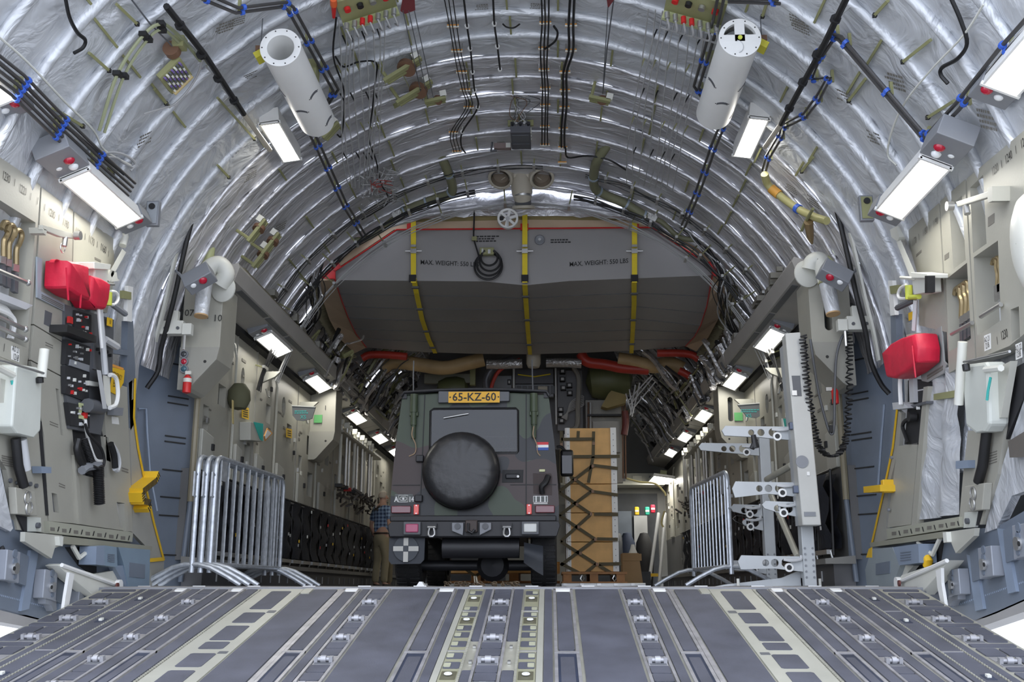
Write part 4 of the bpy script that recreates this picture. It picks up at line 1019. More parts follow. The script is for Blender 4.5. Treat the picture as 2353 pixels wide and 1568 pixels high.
# ================================================================== right side panels beside the ramp
t = thing('access_plate', 'grey wall panel with faded station numbers right of the right gasket', 'panel', base(2130, 760, XR))
P(t, 'plate', [(2081, 535), (2157, 467), (2166, 620), (2176, 764), (2112, 748), (2111, 640)], XR, .05, WALL)
for s, u, v in (('1170', 2101, 556), ('1180', 2126, 533), ('1190', 2150, 512)): ontext(t, s, u, v, XR - .001, .075, INKP)
for u, v in ((2091, 566), (2112, 546), (2137, 526)): ontext(t, 'I', u, v, XR - .001, .07, INKP)
P(t, 'stencil', [(2105, 585), (2117, 574), (2117, 580), (2105, 591)], XR - .002, .002, INKP)
t = thing('side_locker', 'grey wall locker holding three brass hooks above right red bag', 'locker', base(2200, 850, XR))
P(t, 'front_panel', [(2160, 463), (2217, 413), (2228, 600), (2241, 824), (2180, 858), (2170, 640)], XR, .14, WALL, [[(2181, 474), (2210, 450), (2219, 598), (2191, 618)], [(2174, 642), (2222, 604), (2231, 780), (2180, 809)]])
P(t, 'bay_back', [(2165, 470), (2222, 420), (2232, 620), (2170, 640)], XR + .13, .01, SILVER_PALE); P(t, 'bay_back', [(2165, 640), (2232, 590), (2245, 800), (2170, 830)], XR + .14, .01, LGREY)
T(t, [(2187, 768), (2234, 742)], XR - .02, .014, STEEL, 'rail')
P(t, 'stencil', [(2170, 587), (2180, 580), (2180, 592), (2170, 599)], XR - .002, .002, INKP)
for k, (u, v) in enumerate(((2202, 662), (2211, 656), (2220, 650))):
    h = thing('tie_down_hook', 'brass coloured curved hook rod in right locker bay, %s from the left' % ORD[k], 'hook', base(u, v + 120, XR + .05), 'hook rods in the right locker')
    T(h, [(u - 8, v + 16), (u - 5, v + 2), (u + 3, v), (u + 4, v + 18), (u + 8, v + 34), (u + 7, v + 70)], XR + .05, .017, BRASS, 'hook', sm=True)
    P(h, 'buckle', [(u + 2, v + 66), (u + 11, v + 62), (u + 12, v + 80), (u + 3, v + 84)], XR + .03, .05, STEEL); P(h, 'tension_screw', [(u + 2, v + 84), (u + 9, v + 80), (u + 9, v + 122), (u + 3, v + 126)], XR + .04, .03, DGREY)
t = thing('side_locker', 'tall grey wall locker stencilled 1230 at right photo edge with white oval cover', 'locker', base(2290, 800, XR))
P(t, 'front_panel', [(2221, 411), (2353, 300), (2450, 225), (2450, 700), (2353, 768), (2320, 795), (2244, 826), (2231, 600)], XR, .14, WALL, [[(2229, 432), (2259, 402), (2267, 560), (2236, 582)], [(2237, 592), (2293, 553), (2300, 736), (2246, 772)], [(2322, 712), (2341, 704), (2344, 775), (2325, 786)]])
P(t, 'bay_back', [(2222, 420), (2265, 390), (2275, 575), (2230, 600)], XR + .13, .01, SILVER_PALE); P(t, 'bay_back', [(2230, 590), (2300, 540), (2310, 760), (2240, 790)], XR + .14, .01, LGREY); P(t, 'bay_back', [(2312, 705), (2350, 690), (2352, 785), (2318, 800)], XR + .10, .01, LGREY)
c = onx(2365, 560, XR - .03); rows = []
for f, s_ in ((0, 1.0), (.02, .98), (.06, .86), (.09, .6), (.10, .2), (.10, .01)): rows.append([c + V((.03 - f, .16 * s_ * math.cos(a * math.pi / 16), .30 * s_ * math.sin(a * math.pi / 16))) for a in range(33)])
MB().grid(rows).build('oval_cover', OFFW, t, smooth=180)
T(t, [(2254, 728), (2300, 700)], XR - .02, .014, STEEL, 'rail')
for s, u, v, m_ in (('1230', 2308, 770, INK), ('1240', 2318, 362, INK), ('1230', 2287, 390, INKP), ('12', 2350, 330, INK)): ontext(t, s, u, v, XR - .001, .075, m_)
for u, v in ((2335, 345), (2302, 378), (2292, 784)): ontext(t, 'I', u, v, XR - .001, .07)
P(t, 'stencil', [(2270, 500), (2284, 490), (2284, 512), (2270, 522)], XR - .002, .002, INKP)
for (u, v, a, b_) in ((2268, 788, 'AO 21', '1218'), (2340, 808, 'AO 22', '1238')):
    P(t, 'number_plate', [(u - 7, v - 16), (u + 7, v - 22), (u + 8, v + 14), (u - 6, v + 20)], XR - .003, .003, WHITE); ontext(t, a, u + .5, v - 8, XR - .004, .048); ontext(t, b_, u + .5, v + 7, XR - .004, .05)
for k, (u, v) in enumerate(((2288, 598), (2295, 594))):
    h = thing('tie_down_hook', 'brass coloured curved hook rod in right edge locker, %s from the left' % ORD[k], 'hook', base(u, v + 120, XR + .05), 'hook rods in the right edge locker')
    T(h, [(u - 8, v + 10), (u - 5, v), (u + 2, v), (u + 2, v + 18), (u + 5, v + 34), (u + 4, v + 60)], XR + .05, .015, BRASS, 'hook', sm=True); P(h, 'buckle', [(u - 5, v + 60), (u + 8, v + 54), (u + 8, v + 90), (u - 3, v + 96)], XR + .03, .05, STEEL)
t = thing('shelf_bracket', 'pale folded shelf bracket across right lockers', 'bracket', base(2240, 460, XR))
P(t, 'arm', [(2196, 464), (2275, 438), (2277, 452), (2200, 476)], XR - .09, .03, WALLW, bevel=.004); P(t, 'mount', [(2268, 432), (2280, 428), (2280, 462), (2270, 466)], XR - .10, .1, WALLW); T(t, [(2219, 474), (2223, 492)], XR - .08, .02, STEEL, 'pin'); pin(t, 2190, 474, XR - .1, .03, .04, STEEL, 'joint')
# red bag on its plate
t = thing('bag_plate', 'blue-grey lettered mounting plate behind right red bag', 'plate', base(2130, 860, XR))
P(t, 'plate', [(2120, 775), (2162, 750), (2168, 830), (2175, 838), (2168, 858), (2120, 886), (2116, 866)], XR - .005, .012, mat('plate_grey', (.33, .34, .33), .45))
for k in range(2): P(t, 'stencil', [(2130, 863 + k * 6), (2166, 840 + k * 6), (2166, 844 + k * 6), (2130, 867 + k * 6)], XR - .008, .002, INKP)
bag('red soft bag hanging alone on right wall', [(2073, 812), (2095, 790), (2120, 777), (2154, 767), (2161, 800), (2160, 832), (2130, 856), (2104, 870), (2084, 866)], XR - .02, .16, REDF, [(2092, 792), (2098, 782), (2108, 780), (2118, 778)], [(2096, 795), (2104, 868)])
# latch
t = thing('ramp_latch', 'white latch mechanism with long strut at end of right wall', 'latch', base(2105, 690, XR - .05))
P(t, 'block', [(2094, 632), (2128, 636), (2130, 672), (2100, 678), (2096, 660)], XR - .12, .1, OFFW, bevel=.01); P(t, 'cap', [(2092, 626), (2130, 630), (2130, 640), (2094, 640)], XR - .15, .14, OFFW, bevel=.006); P(t, 'dark_edge', [(2125, 634), (2131, 634), (2131, 672), (2125, 674)], XR - .16, .05, BLACK)
q4 = [(2060, 556), (2070, 552), (2104, 630), (2092, 640)]
MB().hexa(px(q4, onx, XR - .10), px(q4, onx, XR - .04)).build('strut', OFFW, t, smooth=0); P(t, 'strut_end', [(2045, 528), (2060, 520), (2066, 545), (2062, 556), (2048, 545)], XR - .06, .05, OFFW)
T(t, [(2082, 655), (2070, 662), (2064, 676), (2068, 686), (2084, 686)], XR - .09, .012, WHITE, 'hoop', sm=True); T(t, [(2088, 656), (2089, 688)], XR - .10, .026, mat('lime', (.55, .6, .08), .5), 'green_cylinder', 10); T(t, [(2086, 684), (2112, 682)], XR - .1, .018, mat('lime', (.55, .6, .08), .5), 'green_cylinder', 10)
T(t, [(2070, 638), (2100, 640)], XR - .13, .012, OFFW, 'handle'); T(t, [(2104, 690), (2100, 760)], XR - .08, .016, LGREY, 'down_rod'); T(t, [(2062, 708), (2100, 690)], XR - .08, .022, DGREY, 'side_arm'); P(t, 'placard', [(2087, 720), (2098, 715), (2098, 733), (2088, 738)], XR - .06, .004, YELLOW)
P(t, 'tan_pack', [(2082, 770), (2104, 765), (2106, 785), (2084, 790)], XR - .06, .06, BEIGE)
t = thing('edge_post', 'blue-grey upright post with white cap strip at end of right panels', 'post', base(2055, 940, XR)); P(t, 'post', [(2046, 722), (2058, 722), (2064, 940), (2052, 940)], XR, .05, BLUEG); P(t, 'white_strip', [(2040, 645), (2050, 645), (2056, 724), (2046, 726)], XR - .02, .03, WHITE); P(t, 'olive_box', [(2044, 658), (2062, 655), (2062, 674), (2046, 676)], XR - .03, .03, OLIVE)
t = thing('grab_handle', 'white tubular grab handle left of right red bag', 'handle', base(2070, 930, XR - .05)); T(t, [(2084, 858), (2072, 862), (2068, 880), (2070, 930)], XR - .10, .016, WHITE, 'handle', sm=True); P(t, 'foot', [(2050, 926), (2072, 924), (2090, 938), (2052, 942)], XR - .08, .07, LGREY)
# lower console and silver blanket
t = thing('control_station', 'black connector panel with hoses low beneath right red bag', 'console', base(2110, 1000, XR)); P(t, 'rack', [(2086, 875), (2098, 872), (2137, 880), (2124, 990), (2108, 1022), (2078, 1022), (2086, 930)], XR - .01, .05, BLACKM)
P(t, 'rail', [(2088, 870), (2098, 870), (2100, 925), (2090, 926)], XR - .04, .03, LGREY); P(t, 'cross_bar', [(2086, 934), (2128, 922), (2128, 928), (2086, 940)], XR - .05, .05, DGREY); pin(t, 2104, 958, XR - .03, .035, .05, BLACK, 'connector'); pin(t, 2113, 938, XR - .03, .012, .02, WHITE, 'cap')
T(t, [(2098, 964), (2082, 966), (2074, 980), (2080, 1000), (2086, 1018)], XR - .04, .014, BLACK, 'hose', sm=True); P(t, 'lettering_strip', [(2106, 897), (2126, 893), (2126, 896), (2106, 900)], XR - .012, .002, LGREY)
t = thing('foil_blanket', 'tall exposed silver insulation sheet between right sill and right lockers', 'blanket', base(2160, 1190, XR))
rows = []
for k in range(13):
    f = k / 12; a = onx(2145 - 35 * f, 868 + 330 * f, XR + .04); b_ = onx(2206 - 2 * f, 838 + 345 * f, XR + .04)
    rows.append([a.lerp(b_, j / 12) - X * (.05 * math.sin(math.pi * j / 6) ** 2 + .03 * noise.noise(V((j * .5, k * .4, 8)))) for j in range(13)])
MB().grid(rows).build('sheet', SILVER_PALE, t, smooth=180); P(t, 'olive_bar', [(2145, 906), (2202, 896), (2203, 912), (2145, 920)], XR - .02, .03, OLIVE)
t = thing('access_door', 'grey hinged access door low on right beside exposed silver sheet', 'door', base(2075, 1210, XR)); P(t, 'leaf', [(2062, 1026), (2108, 1018), (2104, 1080), (2093, 1206), (2039, 1213), (2050, 1120)], XR - .01, .04, WALL)
for v in (1052, 1172): pin(t, 2052 - (v - 1052) * .06, v + 90 * 0, XR - .02, .012, .02, MGREY, 'hinge')
P(t, 'edge_channel', [(2122, 890), (2132, 888), (2106, 1206), (2094, 1208)], XR - .03, .05, WALL); P(t, 'dark_gap', [(2112, 1100), (2122, 1100), (2112, 1195), (2100, 1198)], XR - .005, .004, BLACKM)
t = thing('access_plate', 'tall pale grey plate with two latch rings at right photo edge', 'panel', base(2260, 1205, XR))
P(t, 'plate', [(2324, 850), (2310, 980), (2292, 1090), (2256, 1206), (2203, 1206), (2214, 1080), (2224, 990), (2250, 990)], XR - .01, .05, WALL); P(t, 'latch_box', [(2216, 1118), (2262, 1110), (2256, 1172), (2222, 1176)], XR - .06, .05, WALL, bevel=.005)
for u, v in ((2236, 1134), (2234, 1158)): MB().tube(arcpts(onx(u, v, XR - .066), Y, Z, .038, 0, 6.283, 14), .006, 5).build('latch_ring', STEEL, t)
P(t, 'plate_tab', [(2216, 1178), (2246, 1176), (2240, 1212), (2214, 1214)], XR - .02, .02, mat('pale_cover', (.56, .58, .53), .4)); pin(t, 2226, 1198, XR - .02, .018, .02, DGREY, 'bolt'); P(t, 'dark_notch', [(2246, 1176), (2258, 1172), (2248, 1208), (2242, 1208)], XR - .015, .01, BLACKM)
T(t, [(2268, 985), (2258, 1070), (2248, 1108)], XR - .05, .030, BLACK, 'damper', 10); P(t, 'catch', [(2196, 1060), (2222, 1058), (2222, 1076), (2196, 1078)], XR - .06, .06, BLUEL)
for k in range(5): P(t, 'stencil', [(2272, 1042 + k * 6), (2290, 1036 + k * 6), (2290, 1038 + k * 6), (2272, 1044 + k * 6)], XR - .013, .002, INKP)
t = thing('actuator_cover', 'pale rounded actuator cover below right lockers', 'cover', base(2240, 980, XR)); P(t, 'cover', [(2216, 838), (2262, 832), (2268, 842), (2272, 975), (2262, 992), (2238, 996), (2218, 980), (2212, 900)], XR - .12, .12, mat('pale_cover', (.56, .58, .53), .4), bevel=.02)
P(t, 'wing', [(2282, 850), (2322, 830), (2300, 960), (2278, 968)], XR - .06, .04, WALLW); T(t, [(2276, 868), (2270, 900), (2268, 920)], XR - .13, .008, TEAL, 'green_bungee'); T(t, [(2212, 786), (2206, 880), (2203, 930)], XR - .14, .028, OFFW, 'post', 10)
T(t, [(2215, 832), (2320, 808)], XR - .16, .008, STEEL, 'brace_wire'); T(t, [(2219, 838), (2221, 852)], XR - .16, .022, BLACK, 'foot'); T(t, [(2265, 850), (2300, 846)], XR - .12, .02, OFFW, 'arm')
t = thing('foil_cover', 'crumpled silver foil and dark gap at right photo edge', 'cover', base(2320, 1200, XR)); P(t, 'foil', [(2360, 900), (2440, 860), (2440, 1100), (2325, 1140), (2290, 1215), (2262, 1225), (2270, 1190), (2300, 1080), (2322, 1010)], XR + .01, .05, SILVER_PALE); P(t, 'dark_gap', [(2324, 850), (2360, 830), (2350, 920), (2312, 1010), (2308, 980)], XR + .005, .02, BLACKM)
P(t, 'hinge_block', [(2316, 1015), (2365, 985), (2365, 1050), (2320, 1052)], XR - .04, .06, mat('hinge_brown', (.20, .18, .16), .4, .4))
t = thing('sill_rail', 'grey stencilled sill rail with olive beam below right panels', 'rail', base(2100, 1240, XR)); P(t, 'rail', [(2036, 1216), (2203, 1188), (2206, 1212), (2040, 1240)], XR - .03, .06, mat('sill_olive', (.36, .36, .29), .45))
for k in range(6):
    u, v = 2054 + 27 * k, 1227 - 4.4 * k; P(t, 'stencil', [(u - 5, v - 4), (u + 5, v - 5), (u + 5, v + 3), (u - 5, v + 4)], XR - .032, .002, INKP); P(t, 'tick', [(u + 10, v - 7), (u + 12, v - 7), (u + 15, v + 4), (u + 13, v + 4)], XR - .032, .002, INK)
P(t, 'beam', [(1998, 1248), (2166, 1222), (2168, 1236), (2000, 1258)], XR - .06, .08, mat('beam_olive', (.28, .275, .215), .45))
t = thing('fairing_box', 'blue-grey ribbed box under sill rail on the right', 'box', base(2080, 1300, XR)); P(t, 'box', [(2052, 1258), (2110, 1250), (2112, 1294), (2066, 1300)], XR - .12, .12, BLUEL)
for k in range(4): P(t, 'grille_slat', [(2068, 1270 + k * 6), (2092, 1267 + k * 6), (2092, 1269 + k * 6), (2068, 1272 + k * 6)], XR - .125, .01, BLUEG)
t = thing('fairing_box', 'grey-green box with square cover at foot of right fin', 'box', base(2020, 1350, XR)); P(t, 'box', [(2002, 1262), (2050, 1258), (2068, 1300), (2050, 1352), (1992, 1352), (1988, 1310)], XR - .08, .08, mat('blue_box2', (.27, .31, .33), .45)); P(t, 'cover', [(2012, 1296), (2044, 1290), (2044, 1318), (2012, 1322)], XR - .085, .01, BLUEG)
P(t, 'yellow_mark', [(1996, 1262), (2003, 1258), (2003, 1282), (1990, 1282)], XR - .083, .004, YELLOW)
t = thing('valve_body', 'yellow valve under right sill rail', 'valve', base(2130, 1290, XR)); T(t, [(2126, 1274), (2134, 1290), (2130, 1300)], XR - .06, .03, YELLOW, 'valve', 10)
t = thing('edge_fin', 'grey tapering fin with yellow edge line at right ramp end', 'panel', base(2010, 1250, XR)); P(t, 'plate', [(2061, 942), (2072, 950), (2066, 1025), (2042, 1120), (2036, 1214), (2040, 1240), (2003, 1252), (2030, 1130), (2050, 1030)], XR + .01, .03, mat('fin_grey', (.34, .335, .30), .45))
MB().ribbon(px([(2061, 942), (2051, 1030), (2030, 1130), (2003, 1250)], onx, XR), V((0, .95, .3)).normalized(), .022, .008).build('yellow_line', YELLOW, t, smooth=0)
t = thing('crew_step', 'yellow folded step on the right fin', 'step', base(2025, 1130, XR - .06))
MB().ribbon(px([(2003, 1126), (2042, 1122)], onx, XR - .06), X, .13, .05).build('tread', YELLOW, t, smooth=0); MB().box(onx(2042, 1118, XR - .04), (.1, .06, .10)).build('mount', YELLOW, t, bevel=.006)
# ================================================================== things under the ceiling
def radial(p): return (V((p.x, 0, p.z - ZC))).normalized()
def C(u, v, inset=.12): return oncyl(u, v, RC - inset)
def line(pts, inset=.12): return [C(*p, inset) if len(p) == 2 else C(p[0], p[1], p[2]) for p in pts]
# white canisters
for sg, nm, (u, v), cap in ((-1, 'left', (645, 110), False), (1, 'right', (1700, 88), True)):
    a = at(u, v, 6.75); b_ = a + V((.0, 1.22, 0)); r_ = .145
    t = thing('air_canister', ('white perforated canister with open ring end' if not cap else 'white perforated canister with spoked end cap') + ' under %s ceiling' % nm, 'canister', a)
    MB().lathe([(r_ - .02, .02), (r_ - .01, 0.0), (r_, .01), (r_, 1.2), (r_ - .02, 1.22), (.001, 1.22)], a, Y, 40).build('shell', WHITE, t)
    if not cap:
        MB().lathe([(r_ - .02, .9), (r_ * .68, .9), (r_ * .68, -.004), (r_ * .72, -.008), (r_ + .004, -.008), (r_ + .004, .012), (r_, .012)], a, Y, 40).build('end_ring', WHITE, t)
        MB().lathe([(r_ * .68, .35), (.001, .35)], a, Y, 24).build('inner_plate', LGREY, t)
        MB().cyl(a + V((.03, .345, -.05)), a + V((.03, .34, -.05)), .055, n=18).build('inner_disc', OFFW, t)
    else:
        MB().lathe([(r_ * .8, .03), (r_ * .8, -.008), (r_ + .004, -.008), (r_ + .004, .012), (r_, .012)], a, Y, 40).build('end_ring', WHITE, t)
        MB().lathe([(r_ * .8, .10), (.001, .10)], a, Y, 24).build('inner_plate', LGREY, t)
        n_ = 24; half = [a + V((r_ * .82 * math.cos(math.pi + math.pi * i / n_), -.006, r_ * .82 * math.sin(math.pi + math.pi * i / n_))) for i in range(n_ + 1)]
        MB().prism(half, (0, .014, 0)).build('cap_plate', WHITE, t, smooth=0)
        MB().box(a + V((0, 0, .02)), (.07, .014, r_ * 1.65)).build('spoke', WHITE, t); MB().box(a + V((0, 0, 0)), (r_ * 1.65, .014, .05)).build('spoke', WHITE, t)
        MB().cyl(a - V((0, .008, 0)), a - V((0, .018, 0)), .016, n=14).build('centre_plug', mat('lime', (.55, .6, .08), .5), t)
        MB().tube(arcpts(a + V((-.03, -.01, -.07)), X, Z, .05, -1.2, 1.4, 10), .003, 5).build('wire_loop', LGREY, t)
    for k in range(10):
        an = k * math.pi / 5; MB().cyl(a + V((math.cos(an) * r_ * .92, -.006, math.sin(an) * r_ * .92)), a + V((math.cos(an) * r_ * .92, -.012, math.sin(an) * r_ * .92)), .005, n=6).build('screw', INK, t)
    for an, yy in ((-95, .72), (-35, .55), (-150, .5), (-25, 1.05)):
        mb = MB(); pts = []
        for k in range(9):
            q = R(an + (k - 4) * 4.2); yq = yy + (.0018 * (k - 4) ** 2)
            pts.append(a + V((math.cos(q) * (r_ + .001), yq, math.sin(q) * (r_ + .001))))
        MB().ribbon(pts, Y, .028, .004).build('curved_slot', DGREY, t)
        for dx in (-20, 20): q = R(an + dx); MB().dome(a + V((math.cos(q) * r_, yy + .03, math.sin(q) * r_)), V((math.cos(q), 0, math.sin(q))), .006, .5, 6, 2).build('screw', INK, t)
    MB().box(a + V((sg * (r_ + .035), .12, 0)), (.07, .10, .05), Matrix.Rotation(R(30 * sg), 3, 'Y')).build('side_bracket', mat('bracket_yellow', (.55, .50, .05), .5), t); MB().box(a + V((sg * (r_ + .03), .14, .06)), (.08, .08, .04)).build('side_clamp', BROWN, t)
    MB().tube([a + V((sg * .18, .12, .08)), a + V((sg * .18, .12, .45))], .004, 5).build('suspension_wire', DGREY, t); MB().box(a + V((0, .9, r_ + .1)), (.12, .12, .25)).build('hanger', OLIVE, t)
# pipe pairs with blue clamps
def pipes(label, pts, r_, gap, m, inset, n, clamps=True, name='hydraulic_pipes', bend=False):
    base_ = line(pts, inset); t = thing(name, label, 'pipes', base_[0])
    c = sum(base_, V()) / len(base_)
    for k in range(n):
        q = []
        for i, p in enumerate(base_):
            tg = (base_[min(i + 1, len(base_) - 1)] - base_[max(i - 1, 0)]).normalized(); q.append(p + radial(p).cross(tg).normalized() * (gap * (k - (n - 1) / 2)))
        MB().tube(q, r_, 7).build('pipe', m, t)
    if clamps:
        for a, b_ in zip(base_, base_[1:]):
            L = (b_ - a).length; s = max(1, int(L / .38)); tg = (b_ - a).normalized(); sd = radial(a).cross(tg).normalized()
            for k in range(s):
                p = a.lerp(b_, (k + .12) / s)
                for j in range(n):
                    pp = p + sd * (gap * (j - (n - 1) / 2)); MB().cyl(pp - tg * .012, pp + tg * .012, r_ * 1.7, n=8).build('clamp', BLUECL, t)
                MB().box(p + radial(p) * .045, (.02, .02, .09)).build('standoff', OLIVE, t)
    return t
pipes('pair of dark pipes with blue clamps jogging past the left canister', [(470, -8), (545, 24), (655, 10), (668, 20), (772, 208), (712, 298), (728, 330), (792, 470), (838, 545)], .0125, .045, PIPE, .16, 2)
pipes('pair of dark pipes with blue clamps jogging past the right canister', [(1662, -30), (1642, 60), (1600, 200), (1660, 288), (1640, 335), (1604, 440), (1570, 520)], .0125, .045, PIPE, .16, 2)
pipes('pair of short dark pipes at top edge right of right canister', [(1790, 4), (1672, 0)], .0125, .035, PIPE, .16, 2)
pipes('two dark pipes running diagonally from right rod down to right side lamp', [(1880, 130), (1912, 82), (1930, 88), (2120, 312), (2135, 318), (2180, 270)], .013, .045, PIPE, .14, 2)
pipes('dark pipe pair climbing along the right edge side lamps', [(2128, 322), (2200, 245), (2300, 120), (2372, 40)], .0125, .04, PIPE, .16, 2)
pipes('bundle of five dark pipes with blue clamps above left side lamp', [(-60, 118), (40, 195), (130, 285), (215, 365), (300, 440)], .0105, .034, PIPE, .16, 5)
pipes('single dark pipe with blue clamps above the left pipe bundle', [(-60, 95), (50, 188), (140, 280), (285, 400)], .013, .03, PIPE, .10, 1)
pipes('small dark pipe pair zigzagging right of the right ceiling lamp', [(1880, 130), (1862, 182), (1905, 178), (1880, 225), (1850, 265), (1800, 290), (1795, 310), (1765, 360), (1755, 395)], .010, .035, PIPE, .12, 2)
def rod(label, pts, r_, m, tip=None, inset=.18):
    q = line(pts, inset); t = thing('rod', label, 'rod', q[0]); MB().tube(q, r_, 8).build('rod', m, t)
    if tip: q2 = line(tip, inset); MB().tube(q2, r_ * .95, 8).build('pale_end', BEIGE, t)
    for f in (.15, .4, .62, .85): p = q[0].lerp(q[-1], f); MB().cyl(p, p + radial(p) * .14, .01, n=6).build('hanger', STEEL, t); MB().cyl(p - Y * .012, p + Y * .012, r_ * 1.6, n=8).build('collar', BLACK, t)
    return t
rod('long black diagonal rod left of left ceiling lamp with pale end', [(382, 14), (470, 125), (560, 262)], .022, BLACK, [(560, 262), (620, 345)])
rod('long black diagonal rod right of right canister with pale end', [(1948, -10), (1890, 110), (1830, 220), (1795, 285)], .022, BLACK, [(1795, 285), (1758, 338)])
for sg, nm, pts in ((-1, 'left', [(300, -4), (345, 55), (402, 112)]), (1, 'right', [(1770, 340), (1690, 560)][:0] or [(1410, 0), (1395, 110), (1385, 215)])):
    t = thing('control_cable', 'thin dark straight control cable on the %s ceiling' % nm, 'cable', line(pts)[0]); MB().tube(line(pts, .1), .006, 5).build('cable', DGREY, t)
# orange cable clips and black cables near the crown
def clip(u, v, label):
    p = C(u, v, .075); t = thing('cable_clip', label, 'clip', p, 'orange cable clips on the crown frames')
    MB().box(p, (.095, .022, .022)).build('block', ORANGE, t); MB().box(p - V((0, .012, .012)), (.10, .012, .012)).build('base_bar', OFFW, t)
    for s_ in (-.045, .045): MB().cyl(p + V((s_, 0, 0)), p + V((s_, 0, .07)), .006, n=6).build('stud', STEEL, t)
cols = {'left': [(1041, 60), (1050, 117), (1061, 166), (1069, 207), (1077, 247), (1042, 305), (1050, 349)],
        'middle': [(1253, 53), (1250, 111), (1250, 161), (1253, 203), (1253, 242), (1252, 291), (1252, 333)],
        'right': [(1312, 58), (1312, 116), (1298, 166), (1298, 208), (1297, 247), (1294, 296), (1293, 339), (1292, 374)]}
for nm, q in cols.items():
    for k, (u, v) in enumerate(q): clip(u, v, 'orange cable clip, %s from the top in the %s column of crown clips' % (ORD[k], nm))
def cable(label, pts, r_, inset=.09, m=BLACK, name='cable', n=1, gap=.025, wob=.004, group=None):
    q0 = [(*p[:2], inset) if len(p) == 2 else p for p in pts]; b0 = line(q0); t = thing(name, label, 'cable', b0[0], group)
    for k in range(n):
        q = []
        for i, p in enumerate(b0):
            tg = (b0[min(i + 1, len(b0) - 1)] - b0[max(i - 1, 0)]).normalized()
            q.append(p + radial(p).cross(tg).normalized() * (gap * (k - (n - 1) / 2)) + V((random.uniform(-wob, wob), random.uniform(-wob, wob), 0)))
        MB().tube(spline(q, 5), r_, 6).build('strand', m, t)
    return t
cable('thin black cable trio through the left column of orange clips', [(1030, -8)] + cols['left'], .005, n=3, gap=.03)
cable('black cables through the middle column of orange clips', [(1252, -8)] + cols['middle'], .007, n=3, gap=.028)
cable('thick black cable pair through the right column of orange clips', [(1316, -8)] + cols['right'][:7], .011, n=2, gap=.035)
cable('black cable tail running from the right clip column down to right bundle', [(1300, 339), (1305, 362), (1350, 358), (1400, 368), (1440, 392)], .010)
cable('black looping cable bulge between middle and right clip columns', [(1253, 112), (1275, 95), (1282, 75), (1272, 60)], .010)
wc = [(1066, -8), (1073, 60), (1080, 112), (1086, 166), (1091, 208), (1098, 247), (1062, 303), (1060, 335), (1070, 352)]
cable('black cable held by white ties left of crown centre', wc, .009)
wc2 = [(1133, -8), (1136, 55), (1143, 107), (1149, 160)]
cable('short wavy black cable held by white ties at crown centre', wc2, .009)
for nm, q in (('left', wc[1:-2]), ('centre', wc2[1:])):
    for k, (u, v) in enumerate(q):
        p = C(u, v, .08); t = thing('cable_tie', 'white round cable tie, %s from the top on the %s wavy cable' % (ORD[k], nm), 'tie', p, 'white ties on crown cables'); MB().cyl(p - Y * .012, p + Y * .012, .02, n=10).build('loop', WHITE, t); MB().cyl(p, p + V((0, 0, .06)), .005, n=5).build('stud', OFFW, t)
cable('short black curved cable tail right of crown centre line', [(1155, 55), (1165, 63), (1180, 64), (1194, 55)], .007)
cable('long thin black cable hanging left of the grey wire fan', [(772, 40), (767, 130), (788, 200), (792, 250), (784, 312), (775, 310)], .008)
cable('black cable looping right around the left grey wire fan', [(770, 130), (790, 154), (825, 142), (864, 145), (862, 190), (855, 255), (848, 320), (864, 370), (875, 420), (893, 462), (860, 488), (830, 505)], .008)
# fans of thin grey wires
def fan(label, tops, bots, n, mids=3):
    t = thing('wire_fan', label, 'wires', C(*tops[0])); mb = MB()
    for k in range(n):
        f = k / (n - 1); a = V((*tops[0], 0)).lerp(V((*tops[1], 0)), f); b_ = V((*bots[0], 0)).lerp(V((*bots[1], 0)), f); pts = []
        for i in range(7):
            g_ = i / 6; p = a.lerp(b_, g_); pts.append(C(p.x + 6 * math.sin(g_ * 5 + k) * (0 < i < 6) + 14 * math.sin(math.pi * g_) * (f - .5), p.y, .13))
        MB().tube(pts, .0055, 5).build('wire', WIREG, t)
        for i in range(1, 6):
            if (i + k) % 2 == 0: p = pts[i]; MB().cyl(p, p + radial(p) * .09, .007, n=5).build('clamp', BLACK if k % 2 else OLIVE, t)
t = fan('fan of pale grey wires with small clamps on left ceiling', [(778, 40), (880, 15)], [(800, 430), (868, 440)], 9)
t = fan('fan of pale grey wires with small clamps on right ceiling', [(1490, 20), (1620, 40)], [(1440, 420), (1545, 440)], 9)
t = thing('wire_tangle', 'tangled silver and red wires where the left wire fan ends', 'wires', C(870, 430)); mb = MB(); rn = random.Random(8)
for k in range(40):
    c = (rn.uniform(830, 905), rn.uniform(395, 465)); mb.tube([C(c[0] + rn.uniform(-22, 22), c[1] + rn.uniform(-18, 18), .1 + rn.uniform(0, .08)) for i in range(4)], .0055, 4)
mb.build('wires', WIREG, t, kind='stuff'); mb = MB()
for k in range(10): c = (rn.uniform(850, 890), rn.uniform(415, 445)); mb.tube([C(c[0] + rn.uniform(-18, 18), c[1] + rn.uniform(-12, 12), .16) for i in range(3)], .006, 4)
mb.build('red_wires', mat('wire_red', (.35, .08, .07), .5), t, kind='stuff')
